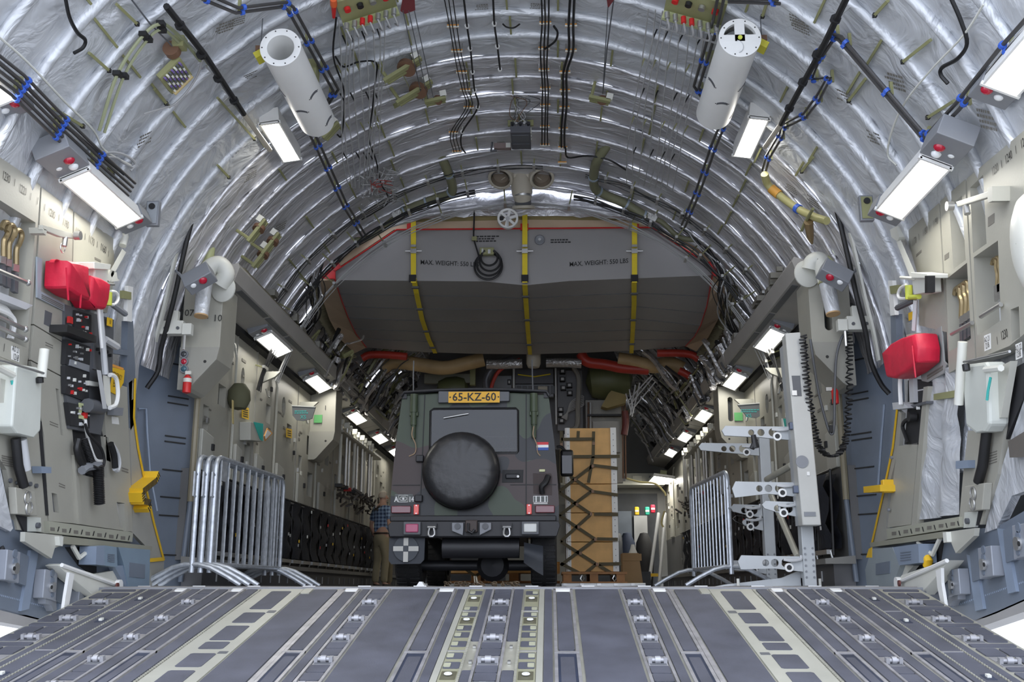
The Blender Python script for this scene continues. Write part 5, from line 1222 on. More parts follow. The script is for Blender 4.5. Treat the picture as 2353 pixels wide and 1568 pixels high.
# arched harnesses near the wing box
for k, (y, r_, a0, a1, th, n_, lab) in enumerate(((11.15, .20, -78, -10, .011, 4, 'thick black cable harness arching along left of last frames'), (11.3, .20, 12, 78, .011, 4, 'thick black cable harness arching along right of last frames'),
                                              (11.62, .22, -74, 74, .008, 4, 'grey wire harness arching over the wing box'), (10.75, .12, -70, 5, .006, 3, 'thin black wires arching along left of crown box'), (10.8, .12, 14, 72, .006, 3, 'thin black wires arching along right of crown box'))):
    t = thing('cable_harness', lab, 'cable', cylp(y, R(a0), RC - r_))
    for j in range(n_):
        q = [cylp(y + .05 * j + .04 * noise.noise(V((a * .2, j * 3.1, k))), R(a0 + (a1 - a0) * a / 40), RC - r_ + .03 * noise.noise(V((a * .25, j, k + 5)))) for a in range(41)]
        MB().tube(q, th * (1 - .15 * j), 6).build('cable', BLACK if k != 2 else WIREG, t)
    for a in range(3, 40, 4): p = cylp(y + .04, R(a0 + (a1 - a0) * a / 40), RC - r_); MB().box(p, (.03, .16, .03)).build('clamp', STEEL if a % 8 else BLACK, t); MB().cyl(p, p + radial(p) * r_, .008, n=5).build('standoff', OLIVE, t)
for sg, nm in ((-1, 'left'), (1, 'right')):
    for k in range(3):
        t = thing('cable_bundle', '%s drooping black cable bundle beside the %s edge of wing box' % (['upper', 'middle', 'lower'][k], nm), 'cable', at(700 if sg < 0 else 1690, 620 + 30 * k, 11.7)); rn = random.Random(40 + k + sg)
        for j in range(4):
            pp = []
            for i, (du, v) in enumerate(((150, 505), (95, 560), (55, 620), (62, 670), (48, 730), (10, 790), (-60, 850))):
                u = (675 + du - 12 * k + rn.uniform(-14, 14)) if sg < 0 else (1708 - du + 12 * k + rn.uniform(-14, 14)); pp.append(at(u, v + 14 * k, 11.4 + .12 * k + .25 * i * (i > 3)))
            MB().tube(spline(pp, 5), .009 if j % 2 else .006, 5).build('cable', BLACK if j < 3 else WIREG, t)
# crown electronics box, branching duct, reel
p = C(1197, 312, .16); t = thing('electronics_box', 'dark grey electronics box with wires at crown above the branching duct', 'box', p)
MB().box(p, (.20, .42, .12)).build('case', mat('box_dark', (.085, .088, .10), .5), t, bevel=.006); MB().box(p + V((0, -.08, -.062)), (.17, .14, .01)).build('cover', DGREY, t); MB().box(p + V((0, .12, -.062)), (.17, .12, .01)).build('cover', mat('box_dark', (.085, .088, .10), .5), t)
for k in range(5): MB().cyl(p + V((-.08 + .04 * k, -.21, .02)), p + V((-.08 + .04 * k, -.26, .02)), .014, n=8).build('connector', STEEL if k % 2 else BLACK, t)
for k in range(3): MB().box(p + V((.104, -.1 + .08 * k, 0)), (.012, .05, .06)).build('terminal', OFFW, t)
rn = random.Random(5)
for k in range(9):
    a = p + V((-.08 + .02 * k, -.25, .03)); MB().tube(spline([a, a + V((rn.uniform(-.1, .1), -.08, .03)), a + V((rn.uniform(-.14, .14), -.25, .10)), a + V((rn.uniform(-.05, .05), -.42, .08))]), .004, 4).build('wire', rn.choice([WIREG, BROWN, DGREY]), t)
MB().box(p + V((0, -.1, .09)), (.26, .03, .06)).build('mount', OLIVE, t)
q = C(1155, 337, .14); t = thing('junction_block', 'small brown junction block left of crown electronics box', 'box', q); MB().box(q, (.18, .06, .06)).build('block', mat('block_brown', (.20, .15, .14), .5), t); MB().box(q + V((.06, -.033, 0)), (.05, .01, .05)).build('label', OFFW, t); MB().tube([q + V((-.11, 0, .05)), q + V((-.12, -.02, -.06)), q + V((-.06, -.02, -.05))], .012, 6).build('arm', DGREY, t)
D0 = 11.3
t = thing('branch_duct', 'beige branching air duct with two round outlets above wing box', 'duct', at(1203, 470, D0 + .25))
def dd(u, v, d=0): return at(u, v, D0 + d)
for s_, name in ((-1, 'outlet_arm'), (1, 'outlet_arm')):
    cu = 1198
    pth = spline([dd(cu, 418), dd(cu + s_ * 22, 402), dd(cu + s_ * 42, 392), dd(cu + s_ * 50, 390, -.05)])
    mb = MB().tube(pth, [.085 + .04 * i / (len(pth) - 1) for i in range(len(pth))], 18); mb.build('outlet_arm', BEIGE, t)
    a = dd(cu + s_ * 44, 396, -.02); ax = (V((s_ * .12, -.55, -.80))).normalized()
    MB().lathe([(.085, .16), (.125, .06), (.145, -.02), (.148, -.10), (.142, -.145), (.120, -.15), (.110, -.14), (.100, .05), (.001, .06)], a, -ax * 1, 26).build('outlet', BEIGE, t)
    a2 = a + ax * .155; MB().lathe([(.098, 0), (.085, -.06), (.001, -.075)], a2 - ax * .003, ax, 24).build('outlet_mouth', mat('duct_inside', (.20, .16, .12), .6), t)
MB().tube([dd(1198, 405), dd(1198, 420), dd(1200, 445), dd(1201, 460, .05)], [.10, .125, .12, .095], 22).build('trunk', BEIGE, t)
MB().tube([dd(1201, 447, -.005), dd(1201, 452, 0)], .108, 22).build('band', STEEL, t); MB().tube([dd(1201, 452, .02), dd(1202, 468, .1)], .095, 22).build('dark_sleeve', DGREY, t)
MB().lathe([(.095, .0), (.13, .01), (.135, .04), (.001, .05)], dd(1203, 472, .12), V((0, .3, -1)), 24).build('flange', BEIGE, t)
MB().box(dd(1197, 384), (.16, .05, .05)).build('cross_bracket', MGREY, t); MB().box(dd(1197, 373), (.08, .05, .06)).build('olive_mount', OLIVEL, t)
c = at(1167, 503, 11.55); t = thing('cable_reel', 'white five-hole spoked reel hanging at top of wing box', 'reel', c)
MB().lathe([(.098, -.02), (.122, -.025), (.122, .025), (.098, .02), (.098, -.02)], c, Y, 32).build('rim', WHITE, t); MB().cyl(c - Y * .03, c + Y * .02, .022, n=16).build('hub', STEEL, t)
for k in range(6): a = k * math.pi / 3 + .3; MB().box(c + V((math.cos(a) * .06, 0, math.sin(a) * .06)), (.085, .03, .03), Matrix.Rotation(-a, 3, 'Y')).build('spoke', WHITE, t)
MB().box(c + V((0, -.03, -.05)), (.02, .012, .11)).build('arm', STEEL, t); MB().cyl(c + V((-.075, -.02, 0)), c + V((-.075, .02, 0)), .03, n=10).build('motor', BLACK, t)
# straps, hanging cord on the wing box
for k, (u0, nm, low) in enumerate(((950, 'left', [(951, 640), (957, 675), (970, 735), (985, 780), (1000, 812)]), (1206, 'middle', [(1206, 655), (1209, 700), (1213, 760), (1218, 815)]), (1458, 'right', [(1457, 640), (1457, 700), (1454, 760), (1451, 812)]))):
    t = thing('tie_strap', 'yellow webbing strap with dark keepers on the %s of wing box' % nm, 'strap', at(u0, 580, DW - .08))
    MB().ribbon([at(u0, 490, DW - .06), at(u0, 560, DW - .07), at(u0, 650, DW - .07)], X, .062, .006).build('webbing', YELLOWW, t, smooth=0)
    pts = [at(*low[0], DW - .06)]
    for u, v in low[1:]: p = onz(u, v, 3.535); pts.append(p)
    MB().ribbon(pts, X, .062, .006).build('belly_webbing', YELLOWW, t, smooth=0)
    b_ = at(u0, 577, DW - .10); MB().box(b_, (.075, .03, .06)).build('ratchet', STEEL, t, bevel=.004); MB().cyl(b_ + V((-.10, 0, 0)), b_ + V((.10, 0, 0)), .010, n=8).build('ratchet_bar', STEEL, t); MB().box(b_ + V((0, -.01, .06)), (.06, .02, .03)).build('hook', STEEL, t)
    MB().box(at(u0 + (0 if k else -2), 640, DW - .06), (.085, .03, .085)).build('keeper', BLACKM, t)
    for i in range(1, len(pts)):
        MB().box(pts[i - 1].lerp(pts[i], .55) - Z * .01, (.09, .06, .02)).build('keeper', DGREY, t)
p = at(1119, 580, DW - .08); t = thing('tow_cord', 'coiled black cord hanging from olive box on wing box front', 'cord', p)
MB().box(p + V((0, -.02, 0)), (.17, .07, .09)).build('olive_box', OLIVE, t, bevel=.006); MB().box(p + V((.03, -.06, -.01)), (.03, .012, .05)).build('buckle', STEEL, t); MB().box(p + V((-.05, -.06, .0)), (.02, .012, .05)).build('buckle', STEEL, t)
for k, (r_, cu, cv) in enumerate(((.165, 1122, 612), (.15, 1124, 606), (.125, 1126, 600), (.10, 1124, 592))):
    c = at(cu, cv, DW - .09 - .015 * k); MB().tube(arcpts(c, X, Z, r_, R(120) if k else 0, R(420) if k else 6.283, 30), .013, 7).build('loop', BLACK, t)
MB().tube([at(1100, 588, DW - .1), at(1088, 548, DW - .1), at(1090, 480, DW - .1)], .010, 6).build('lead', BLACK, t); MB().box(at(1090, 549, DW - .1), (.06, .03, .05)).build('clip', OLIVE, t)
c = at(1240, 552, DW - .01); t = thing('round_valve', 'round dark gauge plate on wing box front right of middle strap', 'gauge', c); MB().lathe([(.062, 0), (.062, -.02), (.05, -.028), (.035, -.022), (.001, -.02)], c, Y, 24).build('rim', MGREY, t); MB().cyl(c - Y * .03, c - Y * .018, .018, n=14).build('hub', STEEL, t)
# olive ducts at both shoulders
for sg, nm, pts, u0 in ((-1, 'left', [(975, 315), (1003, 340), (1025, 385), (1040, 430), (1030, 448), (980, 465), (930, 486), (895, 510), (850, 545), (815, 552)], 0), (1, 'right', [(1405, 320), (1375, 365), (1365, 395), (1366, 430), (1385, 445), (1440, 470), (1480, 495), (1520, 510), (1560, 545), (1600, 552)], 0)):
    ds = [10.4, 10.65, 10.95, 11.3, 11.45, 11.55, 11.6, 11.65, 11.7, 11.7]; q = [at(u, v, d - .25) for (u, v), d in zip(pts, ds)]
    t = thing('olive_duct', 'olive green pressure duct elbowing down the %s shoulder of wing box' % nm, 'duct', q[0]); sp = spline(q, 6); MB().tube(sp[:38], .052, 12).build('tube', mat('duct_olive', (.20, .20, .12), .5), t); MB().tube(sp[36:], .030, 10).build('thin_tube', mat('duct_olive', (.20, .20, .12), .5), t)
    for i in (14, 22, 30, 36): MB().tube([sp[i] - (sp[i + 1] - sp[i]).normalized() * .012, sp[i] + (sp[i + 1] - sp[i]).normalized() * .012], .062, 12).build('band', mat('band_blue', (.35, .42, .5), .4, .3), t)
    v_ = sp[38]; MB().box(v_, (.16, .1, .07), Matrix.Rotation(R(30 * sg), 3, 'Y')).build('white_valve', WHITE, t, bevel=.006)
    for k in range(4): MB().cyl(v_ + V((-.06 + .04 * k, -.05, .02)), v_ + V((-.06 + .04 * k, -.09, -.03)), .012, n=6).build('valve_stub', WHITE, t)
# pulley brackets, circuit board, top panels
def bracket(label, u, v, rot, L, inset=.16, wheel=True):
    p = C(u, v, inset); t = thing('pulley_bracket', label, 'bracket', p); M = Matrix.Rotation(rot, 3, 'Y')
    MB().box(p, (L, .05, .03), M).build('arm', OLIVE, t); MB().box(p + V((0, .06, .01)), (L * .9, .02, .05), M).build('arm', OLIVE, t)
    if wheel: c = p + M @ V((L * .12, .03, .01)); wa = V((.25, .45, 1)).normalized(); MB().cyl(c - wa * .02, c + wa * .02, L * .22, n=18).build('pulley', BROWN, t); MB().cyl(c - Y * .03, c + Y * .03, .014, n=8).build('axle', STEEL, t)
    MB().box(p + M @ V((L * .42, 0, .04)), (.06, .05, .06), M).build('white_clevis', OFFW, t); MB().cyl(p + M @ V((-L * .4, 0, 0)), p + M @ V((-L * .4, 0, .16)), .016, n=6).build('stand', OLIVE, t); return t
bracket('upper olive pulley bracket with brown wheel left of crown', 925, 160, R(-34), .38); bracket('lower olive pulley bracket with brown wheel left of crown', 952, 212, R(-34), .38)
t = thing('bracket_frame', 'olive plate frame carrying the two brown pulleys', 'frame', C(900, 205, .12)); 
for a, b_ in (((872, 160), (905, 245)), ((905, 245), (955, 215)), ((915, 150), (940, 200))): MB().ribbon([C(*a, .10), C(*b_, .10)], Y, .06, .02).build('bar', OLIVE, t)
bracket('small pale pulley bracket right of the brown pulleys', 1000, 230, R(-12), .2); bracket('small pale pulley bracket on right ceiling near thin cable', 1378, 228, R(14), .2)
bracket('olive angle bracket below left pipe bend', 760, 300, R(-50), .2, wheel=False)
for k, (u, v) in enumerate(((590, 530), (622, 560), (600, 590))): bracket('brown pulley cluster, %s from top above left soffit' % ORD[k], u, v, R(-55), .26, .2)
p = C(396, 168, .12); t = thing('circuit_board', 'olive circuit tray with dense purple wiring on left ceiling', 'board', p); n_ = -radial(p); e = Y; f_ = n_.cross(e)
def bb(a, b_, c_, d_, h0, h1, m_, nme): return MB().hexa([p + e * a + f_ * c_ + n_ * h0, p + e * b_ + f_ * c_ + n_ * h0, p + e * b_ + f_ * d_ + n_ * h0, p + e * a + f_ * d_ + n_ * h0], [p + e * a + f_ * c_ + n_ * h1, p + e * b_ + f_ * c_ + n_ * h1, p + e * b_ + f_ * d_ + n_ * h1, p + e * a + f_ * d_ + n_ * h1]).build(nme, m_, t, smooth=0)
bb(-.12, .12, -.10, .10, 0, .04, OLIVE, 'tray')
for i in range(6):
    for j in range(7): bb(-.10 + .034 * i, -.075 + .034 * i, -.08 + .024 * j, -.066 + .024 * j, .04, .06, [mat('purple', (.16, .11, .3), .5), OFFW, DGREY][(i * 2 + j) % 3], 'component')
bb(.10, .112, -.09, .09, .03, .07, mat('tan_strip', (.5, .4, .2), .5), 'strip')
p = C(395, 115, .1); t = thing('brown_pulley', 'brown pulley on olive bracket above left circuit tray', 'pulley', p); MB().cyl(p - Y * .03, p + Y * .03, .055, n=18).build('wheel', BROWN, t); MB().box(p + V((.05, 0, .05)), (.08, .08, .08)).build('bracket', OLIVE, t)
for sg, nm, (u, v) in ((-1, 'left', (842, 8)), (1, 'right', (1598, 14))):
    p = C(u, v, .14); t = thing('terminal_rack', 'olive terminal rack with red plugs and grey wires at top edge %s of crown' % nm, 'rack', p); M = Matrix.Rotation(R(18 * sg), 3, 'Y')
    MB().box(p, (.44, .30, .03), M).build('plate', OLIVE, t); MB().box(p + M @ V((0, .15, -.04)), (.44, .03, .08), M).build('front_rail', OLIVEL, t)
    for k in range(7): q = p + M @ V((-.19 + .063 * k, .1, -.05)); MB().cyl(q, q - Z * .05, .02, n=10).build('plug', RED if k in (2, 3) else STEEL, t); MB().tube(spline([q - Z * .05, q + V((.02, .1, -.08)), q + V((-.02, .22, 0))]), .008, 5).build('wire', WIREG, t)
    for k in range(4): MB().cyl(p + M @ V((-.15 + .1 * k, -.05, -.02)), p + M @ V((-.15 + .1 * k, -.05, -.05)), .025, n=12).build('cap', [RED, BLACK, STEEL, RED][k], t)
t = thing('red_tag_plug', 'orange-topped red plug hanging at top left of crown', 'plug', C(767, 20)); MB().tube([C(766, -2, .14), C(767, 12, .14)], .026, 10).build('orange_cap', mat('plug_orange', (.7, .12, .03), .5), t); MB().tube([C(767, 12, .14), C(767, 40, .14)], [.022, .012], 8).build('red_body', RED, t)
for label, pts in (('dark red warning plate on cables at top edge left of crown', [(926, -10), (952, -10), (954, 22), (930, 30), (920, 24)]), ('dark red warning pennant at top edge right of crown', [(1394, -6), (1414, -6), (1397, 18)])):
    q = line(pts, .3); t = thing('warning_plate', label, 'plate', q[0]); MB().prism(q, (0, .012, 0)).build('plate', mat('maroon', (.16, .03, .035), .55), t, smooth=0)
    for j in range(3 if len(pts) > 4 else 1): u0 = 926 + 13 * j if len(pts) > 4 else 1397; MB().tube([C(u0, 24 if len(pts) > 4 else 16, .3), C(u0 + (45 if len(pts) > 4 else -12), 230 if len(pts) > 4 else 215, .14)], .004, 5).build('control_cable', DGREY, t)
# olive seat-like conduits on the aft sides
for label, pts, r_ in (('pale green conduit curving along left aft frame', [(228, 300), (270, 170), (330, 80), (370, 55), (400, 72), (432, 105), (460, 140)], .012), ('second pale green conduit beside the curved one on left aft frame', [(240, 305), (285, 175), (340, 90), (372, 68), (398, 85), (425, 112)], .010)):
    t = thing('conduit', label, 'conduit', line(pts)[0]); MB().tube(spline(line(pts, .12)), r_, 7).build('tube', mat('conduit_green', (.30, .32, .19), .5), t)
    for k in (1, 2, 3): p = line(pts, .12)[k]; MB().box(p, (.05, .05, .03)).build('clamp', BLACK, t)
for label, pts, r_, m_ in (('pale wire bundle looping below the left circuit tray', [(470, 120), (455, 170), (430, 210), (400, 240), (370, 250), (330, 262)], .008, WIREG), ('thin white wire crossing the left aft frames', [(-20, 70), (60, 140), (150, 235), (215, 300), (240, 345), (300, 380)], .007, OFFW), ('thin white wire crossing the right aft frames', [(2260, 10), (2215, 80), (2140, 160), (2080, 235), (2050, 300), (2040, 355), (2060, 380)], .007, OFFW),
                           ('black hose with blue ends on left aft frames', [(150, -5), (160, 40), (178, 75), (196, 92), (190, 110), (170, 122)], .012, BLACK), ('black hose with blue ends hooking on right aft frames', [(2185, -5), (2208, 48), (2222, 100), (2200, 135), (2165, 155), (2162, 172), (2178, 192)], .012, BLACK), ('grey wire tuft above the left side lamp end', [(225, 355), (260, 350), (290, 358), (310, 375), (300, 392)], .010, WIREG), ('second grey wire tuft above the left side lamp end', [(230, 362), (265, 362), (285, 375), (305, 385)], .009, WIREG)):
    cable(label, pts, r_, .08, m_, wob=0)
t = thing('yellow_end_duct', 'yellow-green pipe with orange joint on right shoulder', 'pipe', C(1765, 400)); q = line([(1757, 400), (1765, 425), (1790, 448), (1830, 478), (1870, 498), (1900, 508)], .16); sp = spline(q)
MB().tube(sp, .034, 10).build('pipe', mat('pipe_straw', (.42, .39, .17), .5), t); MB().tube(sp[8:13], .042, 12).build('orange_joint', mat('joint_orange', (.6, .30, .05), .5), t); MB().tube(sp[18:20], .042, 12).build('clamp', BLUECL, t)
t = thing('pale_green_bar', 'olive diagonal hanger crossing the yellow-green pipe', 'bar', C(1850, 510)); MB().tube(line([(1868, 480), (1850, 512), (1842, 530)], .2), .014, 6).build('bar', OLIVE, t); MB().tube(line([(1858, 510), (1862, 545), (1866, 560)], .2), [.04, .03, .01], 8).build('brown_pod', mat('pod_brown', (.22, .15, .07), .5), t)
# little olive fasteners on the aft blankets
for k, (a, b_) in enumerate((((205, 122), (250, 162)), ((268, 10), (315, 55)), ((122, 248), (190, 290)), ((355, 205), (382, 238)), ((500, 380), (526, 408)), ((2138, 92), (2075, 142)), ((1990, 180), (1950, 232)), ((2192, 232), (2132, 270)), ((2040, 2), (2010, 35)), ((1762, 8), (1752, 38)), ((1868, 362), (1842, 395)), ((500, 225), (585, 320)), ((250, 385), (258, 400)))):
    t = thing('cable_strut', 'short olive strut on the insulation, %s counted from upper left round to right' % ORD[k], 'strut', C(*a), 'short olive struts on aft insulation'); MB().ribbon([C(*a, .05), C(*b_, .05)], radial(C(*a)), .02, .018).build('strut', OLIVE, t); MB().box(C(*b_, .05), (.025, .025, .025)).build('tip', BLACK, t)
# mount plates beside side lamps
for sg, nm, (u, v) in ((-1, 'left', (352, 492)), (1, 'right', (1990, 480))):
    p = at(u, v, 7.45); t = thing('speaker_plate', 'small %s box plate with round dial at end of the %s side lamp' % ('grey' if sg < 0 else 'olive', nm), 'plate', p); MB().box(p, (.10, .05, .20)).build('box', MGREY, t, bevel=.006); MB().box(p - Y * .028, (.08, .008, .17)).build('face', OLIVE if sg > 0 else mat('face_grey', (.33, .35, .37), .5), t); MB().cyl(p + V((0, -.03, .05)), p + V((0, -.042, .05)), .024, n=16).build('dial', BLACK, t)
# rectangular stencils on the blankets
for k, (u, v, s_, rz) in enumerate(((515, 70, .05, -40), (545, 55, .04, -40), (575, 180, .04, -35), (330, 330, .05, -55), (575, 410, .045, -45), (640, 530, .06, -50), (1830, 55, .05, 35), (1840, 70, .05, 35), (2060, 200, .06, 60), (2270, 290, .06, 70), (2010, 325, .05, 60), (1940, 230, .05, 50), (720, 330, .04, -35), (1105, 20, .04, 0), (1235, 18, .04, 2), (1150, 330, .03, 0), (1870, 470, .05, 50), (1820, 440, .045, 50))):
    p = C(u, v, .045); n_ = -radial(p); xd = Y.cross(n_).normalized()
    q_ = xd.lerp(Y if rz > 0 else -Y, abs(rz) / 120).normalized(); smallprint(p, q_, n_.cross(q_), s_ * 3, 4, s_ * .55, INKP, ceil, k, 'stencil')
# ================================================================== off-road vehicle, rear towards the ramp
VX, VY = -.457, 10.7
def camo():
    m = mat('camouflage', (.03, .04, .03), .45, var=0, bump=.02, bscale=40)
    nt = m.node_tree; b = nt.nodes['Principled BSDF']; tc = nt.nodes.new('ShaderNodeTexCoord')
    n1 = nt.nodes.new('ShaderNodeTexNoise'); n1.inputs['Scale'].default_value = 1.15; n1.inputs['Detail'].default_value = 1.5; nt.links.new(tc.outputs['Object'], n1.inputs['Vector'])
    mp = nt.nodes.new('ShaderNodeMapping'); mp.inputs['Location'].default_value = (3.3, 1.7, 5.1); nt.links.new(tc.outputs['Object'], mp.inputs[0])
    n2 = nt.nodes.new('ShaderNodeTexNoise'); n2.inputs['Scale'].default_value = 1.2; n2.inputs['Detail'].default_value = 1.5; nt.links.new(mp.outputs[0], n2.inputs['Vector'])
    def ramp_(n, t, c0, c1):
        r = nt.nodes.new('ShaderNodeValToRGB'); r.color_ramp.interpolation = 'CONSTANT'; r.color_ramp.elements[0].color = (*c0, 1); r.color_ramp.elements[1].position = t; r.color_ramp.elements[1].color = (*c1, 1); nt.links.new(n.outputs['Fac'], r.inputs[0]); return r
    a = ramp_(n1, .52, (.015, .017, .021), (.040, .058, .032)); c = ramp_(n2, .56, (0, 0, 0), (1, 1, 1))
    mx = nt.nodes.new('ShaderNodeMix'); mx.data_type = 'RGBA'; nt.links.new(c.outputs[0], mx.inputs[0]); nt.links.new(a.outputs[0], mx.inputs[6]); mx.inputs[7].default_value = (.046, .028, .026, 1)
    nt.links.new(mx.outputs[2], b.inputs['Base Color']); return m
CAMO = camo()
VG = mat('vehicle_green', (.055, .075, .042), .5)
VK = mat('vehicle_black', (.018, .018, .021), .5)
GLASS = mat('vehicle_glass', (.035, .038, .042), .05, trans=.0, alpha=.6, var=0, spec=.6)
TYRE = mat('tyre', (.014, .014, .015), .75, bump=.3, bscale=60)
LAMPR = mat('tail_lamp', (.16, .035, .045), .2, coat=.5); REFL = mat('red_reflector', (.85, .06, .04), .25, coat=.4)
t = thing('offroad_vehicle', 'boxy camouflaged military off-road vehicle seen from behind with covered spare wheel', 'vehicle', (VX, VY, 0))
def q(u, v, d=0.0): return V((VX + (u - 1093) / 224.3, VY + d, (1354 - v) / 224.3 - .01))
def side(z):    # half width of the body at height z
    for (z0, w0), (z1, w1) in zip(((.45, .85), (.83, .86), (1.05, .85), (1.45, .82), (1.93, .765)), ((.83, .86), (1.05, .85), (1.45, .82), (1.93, .765), (2.0, .74))):
        if z <= z1: return w0 + (w1 - w0) * (z - z0) / (z1 - z0)
    return .74
zs = [.66, .83, 1.05, 1.45, 1.75, 1.93]
L_ = 3.2
for s_ in (-1, 1):
    rows = [[V((VX + s_ * side(z), VY + y, z)) for z in zs] for y in (0, L_ * .33, L_ * .66, L_)]
    rows2 = [[p - V((s_ * .04, 0, 0)) for p in r_] for r_ in rows]
    MB().grid(rows).grid(rows2).build('body_side', CAMO, t, smooth=30)
    MB().box((VX + s_ * (side(1.9) - .03), VY + L_ / 2, 1.945), (.05, L_ + .05, .05)).build('rain_gutter', VK, t)
    for y in (.4, 1.4, 2.3): MB().hexa([V((VX + s_ * (side(z) + .004), VY + y + a, z)) for a, z in ((0, 1.3), (.75, 1.3), (.75, 1.8), (0, 1.8))], [V((VX + s_ * (side(z) - .02), VY + y + a, z)) for a, z in ((0, 1.3), (.75, 1.3), (.75, 1.8), (0, 1.8))]).build('side_window', PANE, t, smooth=0)
# rear face with the window opening
outer = [V((VX + s_ * side(z), VY, z)) for s_, z in [(-1, .66), (1, .66), (1, .83), (1, 1.05), (1, 1.45), (1, 1.93)]] + [V((VX + .72, VY, 1.975)), V((VX - .72, VY, 1.975))] + [V((VX - side(z), VY, z)) for z in (1.93, 1.45, 1.05, .83)]
hole = [q(993, 1049), q(1190, 1049), q(1193, 1045), q(1193, 950), q(1188, 945), q(996, 945), q(989, 950), q(989, 1045)]
MB().prism(outer, (0, .04, 0), [hole]).build('rear_panel', CAMO, t, smooth=0)
roof = [[V((VX + x, VY - .03 + y, z)) for x, z in ((-.77, 1.94), (-.74, 1.985), (-.4, 2.005), (0, 2.012), (.4, 2.005), (.74, 1.985), (.77, 1.94))] for y in (0, .03, 1.6, L_)]
MB().grid(roof).grid([[p - V((0, 0, .03)) for p in r_] for r_ in roof]).build('roof', CAMO, t)
MB().tube(roof[0], .018, 6).build('roof_edge', VK, t)
MB().box((VX, VY + L_ / 2, .68), (1.62, L_, .06)).build('floor_pan', VK, t)
MB().box((VX, VY + L_ + .55, .88), (1.45, 1.15, .42)).build('bonnet', CAMO, t, bevel=.05)
MB().prism([V((VX + a, VY + L_, z)) for a, z in ((-.84, .66), (.84, .66), (.84, 1.2), (.76, 1.97), (-.76, 1.97), (-.84, 1.2))], (0, .04, 0), [[V((VX + a, VY + L_, z)) for a, z in ((-.70, 1.25), (.70, 1.25), (.66, 1.82), (-.66, 1.82))]]).build('windscreen_frame', CAMO, t, smooth=0)
MB().box((VX, VY + L_ + .02, 1.53), (1.38, .008, .56)).build('windscreen', GLASS, t)
for s_ in (-1, 1): MB().box((VX + s_ * .38, VY + 2.0, 1.15), (.5, .14, .62)).build('seat_back', VK, t, bevel=.03); MB().box((VX + s_ * .38, VY + 2.0, 1.55), (.26, .10, .2)).build('head_rest', VK, t, bevel=.03)
MB().prism(px([(991, 947), (1191, 947), (1191, 1047), (991, 1047)], q), (0, .006, 0)).build('rear_window', GLASS, t, smooth=0)
MB().tube(hole, .013, 6, closed=True).build('window_seal', BLACK, t)
MB().tube([q(1020, 967, -.02), q(1060, 960, -.022), q(1078, 957, -.02)], .010, 6).build('wiper', STEEL, t)
# plate housing
MB().prism([q(1007, 933, -.07), q(1174, 930, -.07), q(1174, 908, -.07), q(1008, 906, -.07)], (0, .07, 0)).build('plate_housing', DGREY, t, bevel=.008)
pl = MB().prism(px([(1032, 934), (1151, 934), (1151, 908), (1032, 908)], lambda u, v: q(u, v, -.082)), (0, .01, 0)).build('number_plate', mat('plate_yellow', (.80, .42, .01), .45, var=.02), t, smooth=0)
text('65-KZ-60', .118, q(1092, 921.5, -.084), X, Z, INK, pl, bold=.012, sx=.98)
for u in (1036, 1148): MB().cyl(q(u, 921, -.082), q(u, 921, -.086), .008, n=8).build('plate_screw', INK, pl)
# door seams, hinges, handle
for pts in ([(975, 912), (969, 1190)], [(1212, 912), (1211, 1190)]): MB().ribbon(px(pts, lambda u, v: q(u, v, -.004)), X, .010, .006).build('door_seam', INK, t, smooth=0)
for a, b_ in ((905, 968), (1175, 1280)): MB().ribbon([q(a, 1122, -.005), q(b_, 1122, -.005)], Z, .008, .006).build('panel_crease', INK, t, smooth=0)
for u, v in ((967, 1062), (966, 1153)): MB().box(q(u, v, -.03), (.08, .06, .07)).build('hinge', VK, t, bevel=.008)
MB().prism(px([(1157, 1088), (1205, 1088), (1204, 1117), (1156, 1117)], lambda u, v: q(u, v, -.008)), (0, .01, 0)).build('handle_recess', mat('handle_black', (.010, .010, .011), .6), t, smooth=0)
MB().box(q(1180, 1103, -.02), (.14, .03, .05)).build('door_handle', VK, t, bevel=.01); MB().cyl(q(1193, 1104, -.03), q(1193, 1104, -.045), .013, n=12).build('lock_button', WHITE, t)
MB().prism(px([(1227, 1096), (1268, 1096), (1271, 1104), (1270, 1146), (1228, 1142)], lambda u, v: q(u, v, -.006)), (0, .01, 0)).build('filler_recess', mat('filler_brown', (.045, .028, .025), .6), t, smooth=0)
MB().tube(spline([q(1262, 1103, -.03), q(1256, 1118, -.06), q(1247, 1128, -.06), q(1248, 1142, -.03)]), .03, 8).build('filler_hose', BLACK, t); MB().box(q(1248, 1090, -.01), (.06, .02, .026)).build('marker_lamp', mat('marker_pale', (.6, .62, .35), .4), t, bevel=.004)
# markings
DUST = mat('stencil_ground', (.13, .14, .135), .6, var=.25, vscale=40)
MB().box(q(931, 1152, -.002), (.185, .004, .085)).build('unit_plate', DUST, t, smooth=0)
o_ = q(930, 1153, -.007); MB().tube([o_ + V((a * .048, 0, b_ * .034)) for a, b_ in ((-1, -1), (1, -1), (1, 1), (-1, 1))], .004, 4, closed=True).build('unit_mark', WHITE, t)
MB().tube([o_ + V((a, 0, b_)) for a, b_ in ((-.024, -.017), (.024, -.017), (.035, -.008), (.035, .008), (.024, .017), (-.024, .017), (-.035, .008), (-.035, -.008))], .0035, 4, closed=True).build('unit_mark', WHITE, t); MB().cyl(o_ + Y * .004, o_ - Y * .004, .011, n=12).build('unit_mark', WHITE, t)
text('A', .075, q(914, 1155, -.008), X, Z, WHITE, t, bold=.02, sx=.8); text('14', .075, q(948.5, 1155, -.008), X, Z, WHITE, t, bold=.02, sx=.75)
MB().box(q(1244, 1155, -.002), (.148, .004, .064)).build('unit_plate', DUST, t, smooth=0)
